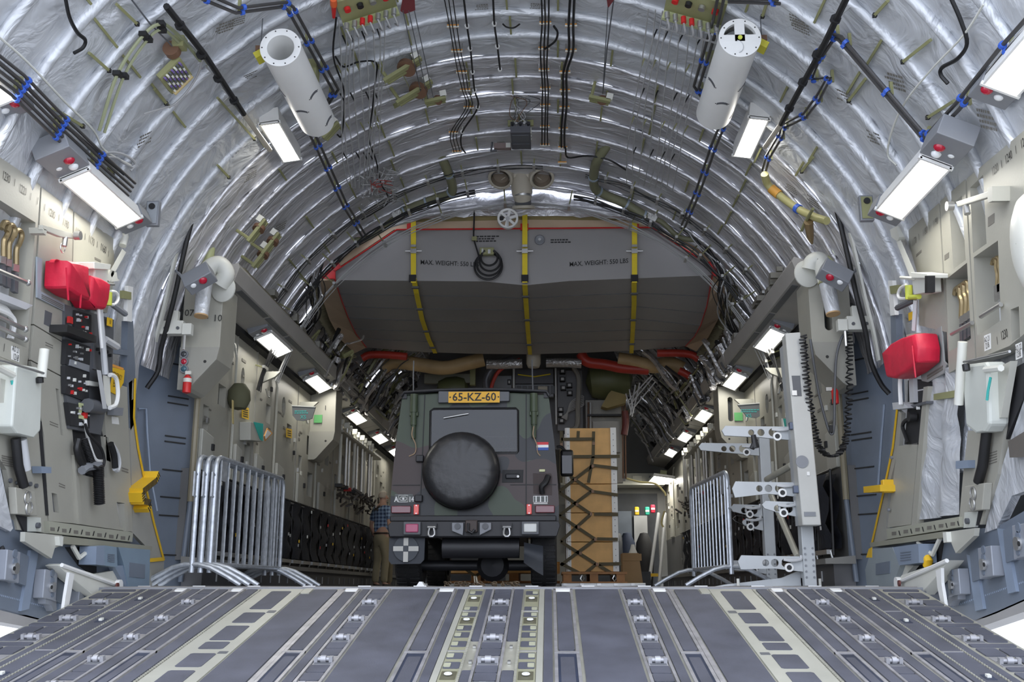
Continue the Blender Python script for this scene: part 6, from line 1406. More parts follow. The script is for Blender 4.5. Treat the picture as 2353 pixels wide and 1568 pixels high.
for a, b_, d_ in ((0, .031, (.148, .004, .005)), (0, -.031, (.148, .004, .005)), (-.072, 0, (.005, .004, .064)), (.072, 0, (.005, .004, .064)), (0, -.044, (.142, .004, .008))): MB().box(q(1244, 1155, -.005) + V((a, 0, b_)), d_).build('unit_mark', WHITE, t, smooth=0)
for k in range(3): text('1', .085, q(1234 + 10 * k, 1155, -.008), X, Z, WHITE, t, bold=.02)
for k, m_ in enumerate((mat('flag_red', (.6, .02, .03), .5, var=0), mat('flag_white', (.85, .85, .85), .5, var=0), mat('flag_blue', (.02, .08, .38), .5, var=0))): MB().box(q(1249, 1027.5 + 6.2 * k, -.004), (.125, .006, .0278)).build('flag_stripe', m_, t, smooth=0)
# lamps
for s_, u0, u1 in ((-1, 904, 949), (1, 1232, 1276)):
    MB().box(q((u0 + u1) / 2, 1178, -.02), ((u1 - u0) / 224.3, .05, .075)).build('tail_lamp', LAMPR, t, bevel=.008)
    rc = q(961 if s_ < 0 else 1218, 1178, -.02); MB().box(rc, (.052, .03, .10)).build('reflector', REFL, t, bevel=.004)
    for z_ in (-.04, .04): MB().cyl(rc + V((0, -.014, z_)), rc + V((0, -.02, z_)), .007, n=6).build('screw', STEEL, t)
# antenna brackets
for u, nm in ((951, 'left'), (1230, 'right')):
    MB().cyl(q(u, 912, -.05), q(u, 955, -.05), .040, n=12).build('antenna_cover', VG, t); MB().cyl(q(u, 955, -.05), q(u, 985, -.05), .032, n=12).build('antenna_mount', VG, t); MB().cyl(q(u, 985, -.05), q(u, 1016, -.05), .024, n=10).build('antenna_base', VG, t)
    MB().box(q(u, 958, -.03), (.09, .06, .05)).build('antenna_bracket', VG, t, bevel=.006)
    MB().tube(spline([q(u, 990, -.09), q(u - 2, 1010, -.08), q(u + 6, 1030, -.05), q(u + (8 if u > 1100 else 4), 1048, -.02), q(u - 10 if u < 1100 else u + 14, 1056, -.01)]), .006, 5).build('antenna_lead', mat('lead_copper', (.4, .28, .18), .5), t)
    MB().tube([q(u - 2, 905, -.04), q(u - 3, 870, -.04), q(u - 4, 830, 0)], .007, 5).build('antenna_rod', DGREY, t)
# spare wheel under its cover
c = q(1064, 1092); cy = -.30
prof = [(.30, -.02), (.375, -.06), (.388, -.14), (.375, -.21), (.34, -.255), (.28, -.27), (.15, -.275), (.001, -.277)]
mb = MB(); n_ = 64; rows = []
for r_, h in prof:
    rows.append([c + V((r_ * math.cos(a) * (1 + .012 * noise.noise(V((math.cos(a) * 6, math.sin(a) * 6, h * 9)))), h + (.012 * noise.noise(V((a * 5, r_ * 3, 2))) + .010 * noise.noise(V((a * 13, r_ * 4, 5)))) * min(1, max(0, r_ - .14) * 5), r_ * math.sin(a))) for a in [2 * math.pi * k / n_ for k in range(n_)]])
for r_ in rows: r_.append(r_[0])
mb.grid(rows).build('spare_wheel_cover', mat('black_vinyl', (.020, .020, .022), .42, bump=.5, bscale=7, spec=.6), t, smooth=180)
MB().tube(arcpts(c + V((0, -.09, 0)), X, Z, .392, 0, 6.283, 40), .008, 5).build('cover_hem', BLACK, t)
# bumper and hitch
MB().box(q(1092, 1225, -.05), (1.66, .16, .15)).build('bumper', VK, t, bevel=.01)
MB().prism([q(909, 1206, -.14), q(1285, 1206, -.14), q(1288, 1216, -.14), q(1280, 1240, -.14), q(905, 1240, -.14), q(900, 1216, -.14)], (0, .03, 0)).build('bumper_face', VK, t, bevel=.006)
MB().box(q(1091, 1199, -.03), (1.68, .10, .06)).build('rear_sill', VK, t, bevel=.01)
for u, m_, nm in ((957, mat('fog_lens', (.42, .07, .15), .25), 'fog_lamp'), (1221, mat('reversing_lens', (.62, .63, .6), .25), 'reversing_lamp')):
    MB().box(q(u, 1222, -.17), (.175, .06, .13)).build(nm, DGREY, t, bevel=.008); MB().box(q(u, 1222, -.205), (.13, .02, .085)).build(nm + '_lens', m_, t, bevel=.01)
for u in (1001, 1169):
    MB().tube([q(u + a, 1222 + b_, -.20) for a, b_ in ((-5, 0), (-7, 8), (-7, 14), (-3, 18), (3, 18), (7, 14), (7, 8), (5, 0))], .012, 8).build('shackle', STEEL, t); MB().tube([q(u - 9, 1220, -.20), q(u + 9, 1220, -.20)], .013, 8).build('shackle_pin', STEEL, t); MB().box(q(u, 1217, -.17), (.10, .05, .05)).build('shackle_mount', VK, t)
for u, s_ in ((1059, -1), (1121, 1)):
    MB().prism([q(u - 13, 1210, -.19), q(u + 13, 1210, -.19), q(u + 13, 1225, -.19), q(u - 13 if s_ > 0 else u + 12, 1238, -.19), q(u - 13, 1228, -.19)], (0, .04, 0)).build('tow_bracket', MGREY, t, bevel=.005); MB().cyl(q(u, 1218, -.19), q(u, 1218, -.21), .03, n=14).build('socket_cap', DGREY, t)
MB().box(q(1090, 1218, -.17), (.12, .12, .12)).build('hitch', mat('hitch_brown', (.06, .045, .04), .6), t, bevel=.01); MB().tube([q(1084, 1212, -.24), q(1084, 1228, -.25), q(1092, 1234, -.25), q(1098, 1226, -.24)], .015, 8).build('hitch_hook', VK, t)
# underside, wheels, mud flaps
MB().tube([q(1020, 1262, .1), q(1195, 1262, .1)], .11, 12).build('fuel_tank', VK, t); MB().tube([q(960, 1300, .55), q(1240, 1300, .55)], .055, 10).build('axle', VK, t); MB().lathe([(.001, -.16), (.12, -.12), (.17, 0), (.12, .12), (.001, .16)], q(1130, 1300, .5), Y, 16).build('differential', VK, t)
for s_ in (-1, 1):
    MB().box((VX + s_ * .42, VY + 1.7, .60), (.12, 3.4, .12)).build('chassis_rail', VK, t)
    for yy in (.55, 3.3):
        wc_ = V((VX + s_ * .70, VY + yy, .375))
        w_ = MB().lathe([(.22, -.125), (.33, -.135), (.368, -.11), (.375, -.05), (.375, .05), (.368, .11), (.33, .135), (.22, .125), (.22, -.125)], wc_, X, 36).build('wheel', TYRE, t)
        MB().lathe([(.001, -.02), (.2, -.04), (.225, -.1), (.225, .1), (.2, .05), (.001, .02)], wc_, X, 24).build('rim', VK, w_)
        mb = MB()
        for k in range(36):
            a = 2 * math.pi * k / 36
            for e_ in (-.07, .07): mb.box(wc_ + V((e_, math.cos(a) * .376, math.sin(a) * .376)), (.10, .028, .014), Matrix.Rotation(-a + math.pi / 2, 3, 'X').to_3x3() if 0 else Matrix.Rotation(a - math.pi / 2, 3, 'X'))
        mb.build('tread_blocks', TYRE, w_, kind='stuff')
MB().prism([q(902, 1242, -.06), q(983, 1240, -.06), q(982, 1290, -.06), q(974, 1299, -.06), q(908, 1300, -.06), q(902, 1292, -.06)], (0, .015, 0)).build('mud_flap', mat('flap_dark', (.035, .04, .05), .6), t, smooth=0)
cc = q(941, 1266, -.085); MB().cyl(cc, cc + Y * .02, .125, n=28).build('convoy_disc', mat('disc_dark', (.05, .058, .07), .55), t)
for a, b_, d_ in ((-.077, 0, (.10, .006, .048)), (.077, 0, (.10, .006, .048)), (0, -.08, (.048, .006, .10)), (0, .08, (.048, .006, .10))): MB().box(cc + V((a, -.004, b_)), d_).build('convoy_cross', mat('cross_grey', (.55, .54, .50), .6), t, smooth=0)
MB().grid([[q(1206 + 10 * k + (3 if k == 4 else 0), 1252 + 2 * k + j * (9 + k * 1.0), -.05 + .05 * math.sin(j * .9)) for k in range(5)] for j in range(6)]).build('mud_flap', mat('flap_dark', (.035, .04, .05), .6), t, smooth=180)
# mirror
MB().tube(spline([V((.40, 12.9, 1.70)), V((.46, 12.9, 1.70)), V((.52, 12.9, 1.63))]), .018, 6).build('mirror_arm', BLACK, t)
MB().box((.525, 12.9, 1.50), (.16, .08, .33)).build('mirror', BLACK, t, bevel=.03)
MB().box((.525, 12.857, 1.48), (.12, .008, .22)).build('mirror_glass', mat('mirror', (.03, .03, .032), .12, 0, var=0), t)
# ================================================================== barriers
def barrier(label, n0, n1, zt, bars, group):
    """steel crowd barrier from foot point n0 to foot point n1"""
    n0, n1 = V(n0), V(n1); t = thing('crowd_barrier', label, 'barrier', n0, group); e = (n1 - n0).normalized(); s = e.cross(Z); L = (n1 - n0).length
    def q(a, z, b_=0): return n0 + e * a + Z * z + s * b_
    rc = .10
    top = [q(0, .12)] + [q(0, zt - rc)] + [q(rc - rc * math.cos(a), zt - rc + rc * math.sin(a)) for a in (.4, .8, 1.2)] + [q(rc, zt), q(L - rc, zt)] + [q(L - rc + rc * math.sin(a), zt - rc + rc * math.cos(a)) for a in (.4, .8, 1.2)] + [q(L, zt - rc), q(L, .12)]
    MB().tube(top, .022, 8).build('frame', GALV, t); MB().tube([q(0, .19), q(L, .19)], .019, 8).build('bottom_rail', GALV, t)
    for k in range(bars): a = .12 + (L - .24) * k / (bars - 1); MB().tube([q(a, .19), q(a, zt - .01)], .010, 6).build('bar', GALV, t)
    MB().prism([q(.13, zt - .02, -.004), q(.26, zt - .02, -.004), q(.26, zt - .19, -.004), q(.13, zt - .19, -.004)], s * .008).build('name_plate', GALV, t, smooth=0)
    for a in (0, L):
        f = [q(a, .02, -.42), q(a, .09, -.30), q(a, .16, -.16), q(a, .185, -.06), q(a, .185, .06), q(a, .16, .16), q(a, .09, .30), q(a, .02, .42)]
        MB().tube(f, .020, 8).build('foot', GALV, t)
    MB().tube([q(-.022, zt - .16), q(-.07, zt - .14), q(-.07, zt - .34), q(-.022, zt - .34)], .010, 6).build('hook', GALV, t)
    return t
for k, (lab) in enumerate(('front galvanised crowd barrier of the three stacked along left wall', 'middle galvanised crowd barrier of the three stacked along left wall', 'rearmost galvanised crowd barrier of the three, nearest left wall')):
    barrier(lab, (-2.50 - .065 * k, 8.72 - .03 * k, 0), (-2.40 - .065 * k, 10.6 - .03 * k, 0), 1.08, 10, 'crowd barriers on the left')
barrier('single galvanised crowd barrier beside the grey rack on right', (1.95, 9.75, 0), (1.83, 11.4, 0), 1.05, 11, 'crowd barriers on the right')

# ================================================================== grey rack with drilled arms on the right
RK = mat('rack_grey', (.44, .46, .47), .42, .1, var=.06)
t = thing('stanchion_rack', 'pale grey two-post rack with drilled tapering arms and long box beam on right', 'rack', (2.35, 8.6, 0))
def rack_post(y, x, z1):
    MB().box((x, y, z1 / 2), (.10, .12, z1)).build('post', RK, t, bevel=.006)
    for k in range(6):
        for j in (-1, 1): MB().cyl((x + j * .03, y - .061, .08 + .045 * k), (x + j * .03, y - .068, .08 + .045 * k), .009, n=6).build('bolt', MGREY, t)
def arm(x0, x1, z, y, h0, h1, drop=0.0):
    """plate arm from the post at x0 to the tip at x1, height h0 at the post and h1 at the tip"""
    p = [V((x0, y, z - h0 / 2)), V((x0, y, z + h0 / 2)), V((x0 + (x1 - x0) * .6, y, z + h0 / 2 + .005)), V((x1 + .03, y, z + h0 / 2 + .01)), V((x1, y, z + h0 / 2 - h1 * .4)), V((x1 + .02, y, z + h0 / 2 - h1)), V((x0 + (x1 - x0) * .45, y, z - h0 * .28))]
    hs = []
    for f, r_ in ((.27, .068), (.44, .058), (.58, .050)):
        c = V((x0 + (x1 - x0) * f, y, z + h0 * .08)); rr = r_ * h0 / .22
        hs.append([c + V((rr * math.cos(a * math.pi / 7), 0, rr * math.sin(a * math.pi / 7))) for a in range(14)])
    a_ = MB().prism(p, (0, .03, 0), hs).build('arm', RK, t, smooth=0)
    c = V((x0 - .12 if x1 < x0 else x0 + .12, y - .012, z - h0 * .22)); MB().cyl(c, c + V((0, .03, 0)), .035, n=16).build('locking_ring', WHITE, a_); MB().cyl(c - Y * .004, c, .020, n=12).build('ring_core', BLACK, a_)
    MB().tube(spline([V((x0 - .16, y - .01, z + h0 * .3)), V((x0 - .10, y - .03, z + h0 * .22)), V((x0 - .03, y - .02, z + h0 * .3)), V((x0 - .02, y - .01, z + h0 * .55))]), .012, 6).build('latch', LGREY, a_)
ya, yb = 8.6, 10.1
def zz(v, D): return (1354 - v) / F * D - .01
def xx(u, D): return (u - 1265) / F * D + .31
rack_post(ya, xx(1838, ya), .52); rack_post(yb, xx(1755, yb), 1.42)
for u0, u1, v0, v1, y, h1 in ((1818, 1660, 995, 1022, ya, .07), (1822, 1677, 1122, 1150, ya, .12), (1822, 1742, 1166, 1195, ya, .05), (1827, 1682, 1286, 1315, ya, .10), (1742, 1606, 1033, 1057, yb, .06), (1742, 1672, 1172, 1197, yb, .06), (1742, 1676, 1198, 1225, yb, .04), (1745, 1660, 1296, 1320, yb, .08)):
    arm(xx(u0, y), xx(u1, y), zz((v0 + v1) / 2, y), y - .04, (v1 - v0) / F * y * 1.15, h1)
q4 = [(1816, 768), (1868, 768), (1862, 800), (1873, 1215), (1828, 1215)]
MB().prism([V((xx(u, 8.35), 8.35, zz(v, 8.35))) for u, v in [(1820, 770), (1856, 768), (1856, 783), (1862, 783), (1874, 1215), (1832, 1215)]], (0, .14, 0)).build('box_beam', mat('beam_pale', (.50, .50, .47), .42), t, bevel=.008)
MB().prism([V((xx(u, 8.48), 8.48, zz(v, 8.48))) for u, v in [(1812, 800), (1824, 800), (1836, 1215), (1824, 1215)]], (0, .12, 0)).build('beam_side', RK, t, smooth=0)
MB().prism([V((xx(u, 8.345), 8.345, zz(v, 8.345))) for u, v in [(1829, 872), (1848, 872), (1849, 920), (1831, 920)]], (0, .006, 0)).build('data_plate', DGREY, t, smooth=0)
MB().box((xx(1852, 8.345), 8.345, zz(1099, 8.345)), (.022, .006, .03)).build('white_label', WHITE, t, smooth=0); MB().cyl(V((xx(1840, 8.345), 8.35, zz(1072, 8.345))), V((xx(1840, 8.345), 8.343, zz(1072, 8.345))), .05, n=20).build('lightening_hole', MGREY, t)
MB().box((xx(1850, 8.345), 8.346, zz(1190, 8.345)), (.09, .004, .035)).build('stencil', MGREY, t, smooth=0)
MB().box((xx(1832, 8.345), 8.346, zz(913, 8.345)), (.04, .02, .04)).build('latch_body', STEEL, t)
for v in (990, 1135): MB().box((xx(1824, 8.40), 8.40, zz(v, 8.40)), (.06, .05, .06)).build('toggle', mat('toggle_blue', (.10, .12, .17), .4, .4), t, bevel=.006)
for a, b_ in (((1758, 1112), (1816, 1080)), ((1766, 1148), (1817, 1285))): MB().tube([V((xx(*(a[0], 9.9)), 9.9, zz(a[1], 9.9))), V((xx(b_[0], 8.75), 8.75, zz(b_[1], 8.75)))], .028, 10).build('brace', mat('brace_olive', (.42, .41, .34), .45), t)
MB().prism([V((xx(u, 8.66), 8.66, max(0.004, zz(v, 8.66)))) for u, v in [(1630, 1349), (1650, 1345), (1780, 1330), (1825, 1312), (1852, 1312), (1852, 1352), (1630, 1352)]], (0, .05, 0)).build('base_plate', RK, t, smooth=0)
MB().box((xx(1838, ya), ya + .45, .04), (.1, .9, .08)).build('base_beam', RK, t, bevel=.005)
for u in (1682, 1862): MB().cyl((xx(u, 8.6), 8.6, 0), (xx(u, 8.6), 8.6, .07), .012, n=8).build('foot_stud', OFFW, t)
for u, v in ((1733, 1015),): MB().tube([V((xx(u, 8.5), 8.5, zz(v - 5, 8.5))), V((xx(u + 4, 8.5), 8.5, zz(v + 25, 8.5)))], [.02, .03], 8).build('black_clamp', BLACK, t); MB().tube([V((xx(1728, 8.5), 8.5, zz(1042, 8.5))), V((xx(1738, 8.5), 8.5, zz(1020, 8.5)))], .02, 8).build('black_clamp', BLACK, t)
# coiled cord and looped cable on the right housing
h = thing('coiled_cord', 'black spiral cord hanging in a loop before right duct housing', 'cord', at(1900, 1050, 8.7)); pts = []
ctrl = spline([at(u, v, d) for u, v, d in ((1845, 770, 8.3), (1850, 830, 8.3), (1857, 900, 8.32), (1868, 970, 8.4), (1882, 1025, 8.5), (1905, 1048, 8.6), (1930, 1040, 8.68), (1945, 1000, 8.72), (1950, 920, 8.74), (1952, 830, 8.74), (1950, 765, 8.74))], 26)
for i, p in enumerate(ctrl): pts.append(p + V((.030 * math.cos(i * 1.9), .030 * math.sin(i * 1.9), 0)))
MB().tube(pts, .0075, 5).build('coil', BLACK, h)
h = thing('looped_cable', 'thin black cable hanging in a V before right duct housing', 'cable', at(1908, 990, 8.77)); MB().tube(spline([at(u, v, 8.77) for u, v in ((1862, 780), (1872, 850), (1885, 920), (1906, 992), (1916, 985), (1918, 900), (1922, 820), (1935, 775), (1950, 762))]), .011, 6).build('cable', DGREY, h); MB().box(at(1909, 986, 8.76), (.03, .03, .06)).build('plug', BLACK, h)
h = thing('fire_extinguisher', 'small red fire extinguisher on the right housing behind cords', 'extinguisher', at(1918, 925, 8.8)); MB().lathe([(.001, -.07), (.028, -.06), (.03, .05), (.012, .075), (.001, .08)], at(1919, 912, 8.80), Z, 14).build('cylinder', RED, h); MB().box(at(1904, 895, 8.82), (.05, .03, .03)).build('valve', STEEL, h)
h = thing('fire_extinguisher', 'red fire extinguisher with white band low on left duct housing', 'extinguisher', at(430, 895, 8.78)); c = at(430, 882, 8.78); MB().lathe([(.001, -.09), (.036, -.08), (.036, .05), (.016, .075), (.001, .08)], c, Z, 16).build('cylinder', RED, h); MB().lathe([(.037, .01), (.037, .045)], c, Z, 16).build('white_band', OFFW, h); MB().box(c + V((.005, 0, .095)), (.05, .025, .03)).build('valve', OFFW, h)
# ================================================================== ducts at the start of the soffits
for sg, nm in ((-1, 'left'), (1, 'right')):
    D = 8.75
    if sg < 0: pts = [(492, 480), (484, 540), (474, 620), (470, 700)]; el = [(505, 655), (520, 630), (505, 608), (480, 618), (470, 655), (466, 690), (462, 725)]; cb = (457, 640)
    else: pts = [(1912, 550), (1916, 590), (1918, 640), (1920, 690)]; el = [(1862, 620), (1868, 602), (1885, 600), (1895, 630), (1902, 660), (1908, 690), (1914, 720)]; cb = (1918, 632)
    t = thing('green_duct', 'thick pale green duct rising behind %s soffit end' % nm, 'duct', at(*pts[-1], D + .2)); MB().tube([at(u, v, D + .25) for u, v in pts], .055, 14).build('tube', OLIVEL, t)
    t = thing('air_outlet', 'white insulated elbow duct with open tan mouth at %s soffit end' % nm, 'duct', at(*el[-1], D)); sp = spline([at(u, v, D - .02 * i) for i, (u, v) in enumerate(el)], 6)
    k_ = int(len(sp) * .62); MB().tube(sp[:k_ + 1], [.075] * (k_ + 1), 16).build('elbow', OFFW, t); MB().tube(sp[k_:], [.068 - .008 * i / (len(sp) - k_) for i in range(len(sp) - k_)], 16).build('hose', SILVER_PALE, t)
    MB().tube([sp[k_] + V((0, 0, .012)), sp[k_] - V((0, 0, .012))], .075, 16).build('clamp', OLIVE, t); dr = (sp[-1] - sp[-2]).normalized(); MB().tube([sp[-1], sp[-1] + dr * .012], [.060, .060], 16).build('mouth_rim', mat('mouth_tan', (.52, .33, .16), .5), t)
    MB().lathe([(.12, 0), (.12, .015), (.07, .03), (.001, .03)], sp[0] + V((-sg * .02, .06, -.02)), V((sg * .3, -1, -.1)), 24).build('wall_flange', OFFW, t)
    p = at(*cb, 8.35); t = thing('emergency_light', 'small grey box light with red lens at %s soffit end' % nm, 'lamp', p); M = Matrix.Rotation(R(-30 * sg), 3, 'Y'); M = Matrix.Rotation(R(30 * sg), 3, 'Y') @ Matrix.Rotation(R(-20), 3, 'X')
    MB().box(p, (.25, .14, .14), M).build('box', MGREY, t, bevel=.008); MB().dome(p + M @ V((-sg * .03, -.03, -.072)), M @ V((0, -.3, -1)), .035, .6).build('red_dome', REDLENS, t); MB().dome(p + M @ V((sg * .06, -.03, -.07)), M @ V((0, -.3, -1)), .025, .5).build('clear_dome', CLEAR, t)
    MB().tube([p + M @ V((sg * .1, .05, .05)), p + V((sg * .35, .2, .2))], .014, 6).build('bracket_arm', MGREY, t)
# ================================================================== placards and small things on the hold walls
LW, RW = -2.93, 2.93
def wallsheet(name, label, cat, pts, x, m, d=.008): t = thing(name, label, cat, onx(*pts[-1], x)); P(t, 'sheet', pts, x, d, m); return t
t = wallsheet('placard', 'yellow lettered placard left of the teal box on left wall', 'sign', [(557, 934), (572, 938), (572, 965), (557, 960)], LW + .03, YELLOW); 
for k in range(4): P(t, 'text_line', [(559, 940 + 5 * k), (570, 943 + 5 * k), (570, 945 + 5 * k), (559, 942 + 5 * k)], LW + .032, .002, INK)
t = wallsheet('placard', 'yellow lettered placard below the grey hanging sign on left wall', 'sign', [(659, 984), (671, 987), (671, 1008), (659, 1005)], LW + .03, YELLOW)
for k in range(3): P(t, 'text_line', [(661, 989 + 5 * k), (669, 991 + 5 * k), (669, 993 + 5 * k), (661, 991 + 5 * k)], LW + .032, .002, INK)
t = thing('first_aid_box', 'pale wall box with teal triangular sheet on left wall', 'box', onx(600, 1012, LW)); P(t, 'box', [(576, 970), (606, 976), (606, 1016), (576, 1012)], LW + .12, .12, WALLW, bevel=.006); P(t, 'teal_sheet', [(583, 970), (605, 974), (604, 1014), (598, 1010)], LW + .125, .004, mat('teal_sheet', (.02, .42, .36), .5))
t = wallsheet('paper_tag', 'orange bordered white diamond tag next to teal box', 'tag', [(607, 1003), (615, 984), (627, 996), (610, 1014)], LW + .10, ORANGE); P(t, 'white_face', [(609, 1002), (615, 988), (624, 996), (611, 1010)], LW + .104, .003, WHITE)
c = onx(549, 912, LW + .10); t = thing('olive_pouch', 'olive canvas pouch with yellow tag hanging on left wall', 'pouch', c); MB().lathe([(.001, -.14), (.08, -.12), (.12, -.03), (.11, .06), (.06, .13), (.001, .14)], c, Z, 16).build('pouch', mat('canvas', (.09, .09, .05), .8), t); MB().ribbon([c + V((-.02, -.13, -.06)), c + V((0, -.14, -.3))], Y, .05, .006).build('yellow_tag', mat('tag_straw', (.55, .45, .2), .6), t, smooth=0)
for sg, nm, pts, c0 in ((-1, 'left', [(671, 933), (725, 936), (717, 962), (697, 968), (681, 966), (672, 955)], (697, 944)), (1, 'right', [(1695, 931), (1745, 927), (1746, 957), (1738, 961), (1716, 958)], (1722, 941))):
    D = 11.9; q = [at(u, v, D + .0) for u, v in pts]; t = thing('hanging_sign', 'dark grey trapezoid sign with teal lettering on the %s wall' % nm, 'sign', q[-1]); MB().prism(q, (0, .02, 0)).build('board', mat('sign_grey', (.13, .14, .14), .5), t, smooth=0)
    smallprint(at(c0[0], c0[1], D - .004) - Z * .012, X, Z, .20, 2, .022, TEAL, t, 3 + sg, 'teal_print'); text('X5', .06, at(c0[0] - (0 if sg < 0 else 2), c0[1] + 15, D - .004), X, Z, TEAL, t, bold=.01); MB().ribbon(px([pts[0], pts[1]], at, D - .002), Y, .03, .012).build('top_edge', OFFW, t, smooth=0)
t = thing('teal_sheet', 'teal sheet with white edge on right wall behind the rack', 'sheet', onx(1805, 985, RW)); P(t, 'sheet', [(1799, 962), (1814, 964), (1814, 980), (1806, 996)], RW - .06, .006, mat('teal_sheet', (.02, .42, .36), .5)); P(t, 'white_edge', [(1795, 962), (1799, 962), (1801, 990), (1797, 992)], RW - .06, .01, WHITE)
# stowed stanchion poles up at the walls
for sg, nm, u0, v0 in ((-1, 'left', 0, 0), (1, 'right', 0, 0)):
    for k in range(9):
        y = 15.0 + .33 * k if sg < 0 else 15.6 + .40 * k
        t = thing('stretcher_pole', '%s stanchion pole stowed high on the %s wall, %s from the ramp' % ('grey' if k % 3 else 'pale', nm, ORD[k]), 'pole', (sg * 2.7, y, 1.5), 'stowed stanchion poles on the %s wall' % nm)
        x_ = sg * (2.72 - .02 * (k % 2)); MB().tube([(x_, y, 1.45), (x_, y + .02, 2.32)], .024, 8).build('pole', STEEL if k % 3 else OFFW, t); MB().box((x_, y, 2.36), (.08, .06, .08)).build('head', OFFW, t, bevel=.006); MB().box((x_, y, 1.44), (.10, .08, .05)).build('foot', RED if k == 2 else BLACK, t)
    t = thing('stowage_bracket', 'pale bracket shelf holding stanchion poles on the %s wall' % nm, 'bracket', (sg * 2.75, 16.3, 1.4)); MB().box((sg * 2.78, 16.5, 2.2), (.28, 3.4, .03)).build('shelf', WALLW, t); rn = random.Random(2)
    mb = MB()
    for k in range(60): p = V((sg * rn.uniform(2.55, 2.85), rn.uniform(15, 18.6), rn.uniform(1.25, 1.45))); mb.tube([p, p + V((rn.uniform(-.12, .12), rn.uniform(-.12, .12), rn.uniform(-.12, .12)))], .018, 5)
    mb.build('buckle_clutter', mat('clutter', (.12, .11, .10), .5, .4), t, kind='stuff')
# ================================================================== crate stack under a net, pallets
CX0, CX1, CY0, CY1 = .535, 1.21, 14.2, 15.4
pt = thing('cargo_pallet', 'flat aluminium cargo pallet edge under the crate stack', 'pallet', (.9, 14.1, 0)); MB().box((1.0, 14.95, .035), (1.1, 1.9, .06)).build('deck', mat('pallet_alu', (.55, .56, .55), .35, .5), pt, bevel=.006)
for k in range(5): MB().box((.50 + .22 * k, 13.98, .045), (.05, .03, .03)).build('ring_lug', STEEL, pt)
wp = thing('wooden_pallet', 'orange-brown wooden pallet beneath the crate stack', 'pallet', (.9, 14.2, .066))
MB().box(((CX0 + CX1) / 2 + .02, (CY0 + CY1) / 2, .195), (.86, 1.3, .03)).build('deck_board', WOODD, wp); MB().box(((CX0 + CX1) / 2 + .02, (CY0 + CY1) / 2, .075), (.86, 1.3, .02)).build('bottom_board', WOODD, wp)
for k in range(3): MB().box((CX0 + .0 + .35 * k, (CY0 + CY1) / 2, .133), (.11, 1.28, .095)).build('block', WOODD, wp)
zc = .212; hs = [.39, .385, .385, .385, .38]
for k, h_ in enumerate(hs):
    t = thing('wooden_crate', 'plywood crate with white metal corners, %s from the bottom of the netted stack' % ORD[k], 'crate', ((CX0 + CX1) / 2, CY0, zc), 'plywood crates in the stack')
    MB().box(((CX0 + CX1) / 2, (CY0 + CY1) / 2, zc + h_ / 2 - .003), (CX1 - CX0, CY1 - CY0, h_ - .008)).build('box', WOOD, t, bevel=.004)
    for x_ in (CX0 - .005, CX1 + .005):
        MB().box((x_ + (.035 if x_ < .8 else -.035) * 1, CY0 - .006, zc + h_ / 2), (.075 if x_ > .8 else .05, .012, h_ - .006)).build('corner_strip', WHITE, t, smooth=0); MB().box((x_, CY0 + .04, zc + h_ / 2), (.012, .09, h_ - .006)).build('corner_strip', WHITE, t, smooth=0)
        for j in range(4): MB().dome((x_ + (.035 if x_ < .8 else -.035), CY0 - .012, zc + .05 + j * .08), -Y, .007, .5, 6, 2).build('nail', MGREY, t)
    MB().box((CX0 - .006, CY0 + .62, zc + h_ / 2), (.012, .06, h_ - .006)).build('corner_strip', WHITE, t, smooth=0)
    zc += h_
t = thing('cargo_net', 'olive webbing cargo net zigzagging over the crate stack', 'net', ((CX0 + CX1) / 2, CY0 - .05, .2))
def nq(u, v): return at(u, v, CY0 - .035)
for a, b_ in (((1290, 1010), (1365, 1009)), ((1290, 1050), (1424, 1049)), ((1364, 992), (1363, 1049)), ((1329, 991), (1328, 1008)), ((1290, 991), (1289, 1110)), ((1363, 1049), (1352, 1110)), ((1363, 1070), (1420, 1077)), ((1361, 1130), (1420, 1138)), ((1365, 1182), (1420, 1183)), ((1372, 1239), (1420, 1240)), ((1376, 1297), (1428, 1296)),
              ((1362, 1070), (1285, 1130)), ((1310, 1095), (1362, 1130)), ((1285, 1132), (1358, 1182)), ((1358, 1130), (1285, 1185)), ((1285, 1185), (1368, 1240)), ((1358, 1182), (1288, 1245)), ((1288, 1245), (1370, 1297)), ((1368, 1240), (1288, 1300)), ((1288, 1295), (1340, 1322)), ((1370, 1297), (1340, 1322)), ((1376, 1300), (1412, 1322))):
    p, q_ = nq(*a), nq(*b_); d = (q_ - p).normalized(); MB().ribbon([p, q_], d.cross(Y).normalized(), .042, .008).build('strap', STRAP, t, smooth=0)
for u, v in ((1362, 1072), (1362, 1130), (1358, 1182), (1368, 1240), (1372, 1297), (1322, 1103), (1326, 1160), (1330, 1212), (1334, 1272), (1364, 1020), (1290, 1022)): MB().box(nq(u, v) - Y * .012, (.035, .015, .04)).build('buckle', mat('buckle_rust', (.22, .13, .08), .5, .3), t)
for u in (1338, 1412): MB().tube([nq(u, 1322), nq(u - 4, 1330), nq(u, 1338), nq(u + 4, 1330), nq(u, 1322)], .010, 5).build('hook_chain', STEEL, t)
pp = thing('cargo_pallet', 'second cargo pallet seen through the gap under the vehicle', 'pallet', (-.4, 15.6, 0)); MB().box((-.55, 16.6, .035), (2.3, 2.2, .06)).build('deck', mat('pallet_alu', (.55, .56, .55), .35, .5), pp, bevel=.006)
wp = thing('wooden_pallet', 'wooden pallet load seen through the gap under the vehicle', 'pallet', (-.4, 15.8, .066)); MB().box((-.5, 16.4, .30), (1.9, 1.2, .16)).build('top_load', WOOD, wp); MB().box((-.5, 16.4, .09), (1.9, 1.2, .03)).build('bottom_board', WOODD, wp)
for k in range(4): MB().box((-1.35 + .56 * k, 16.4, .16), (.14, 1.2, .12)).build('block', WOODD, wp)
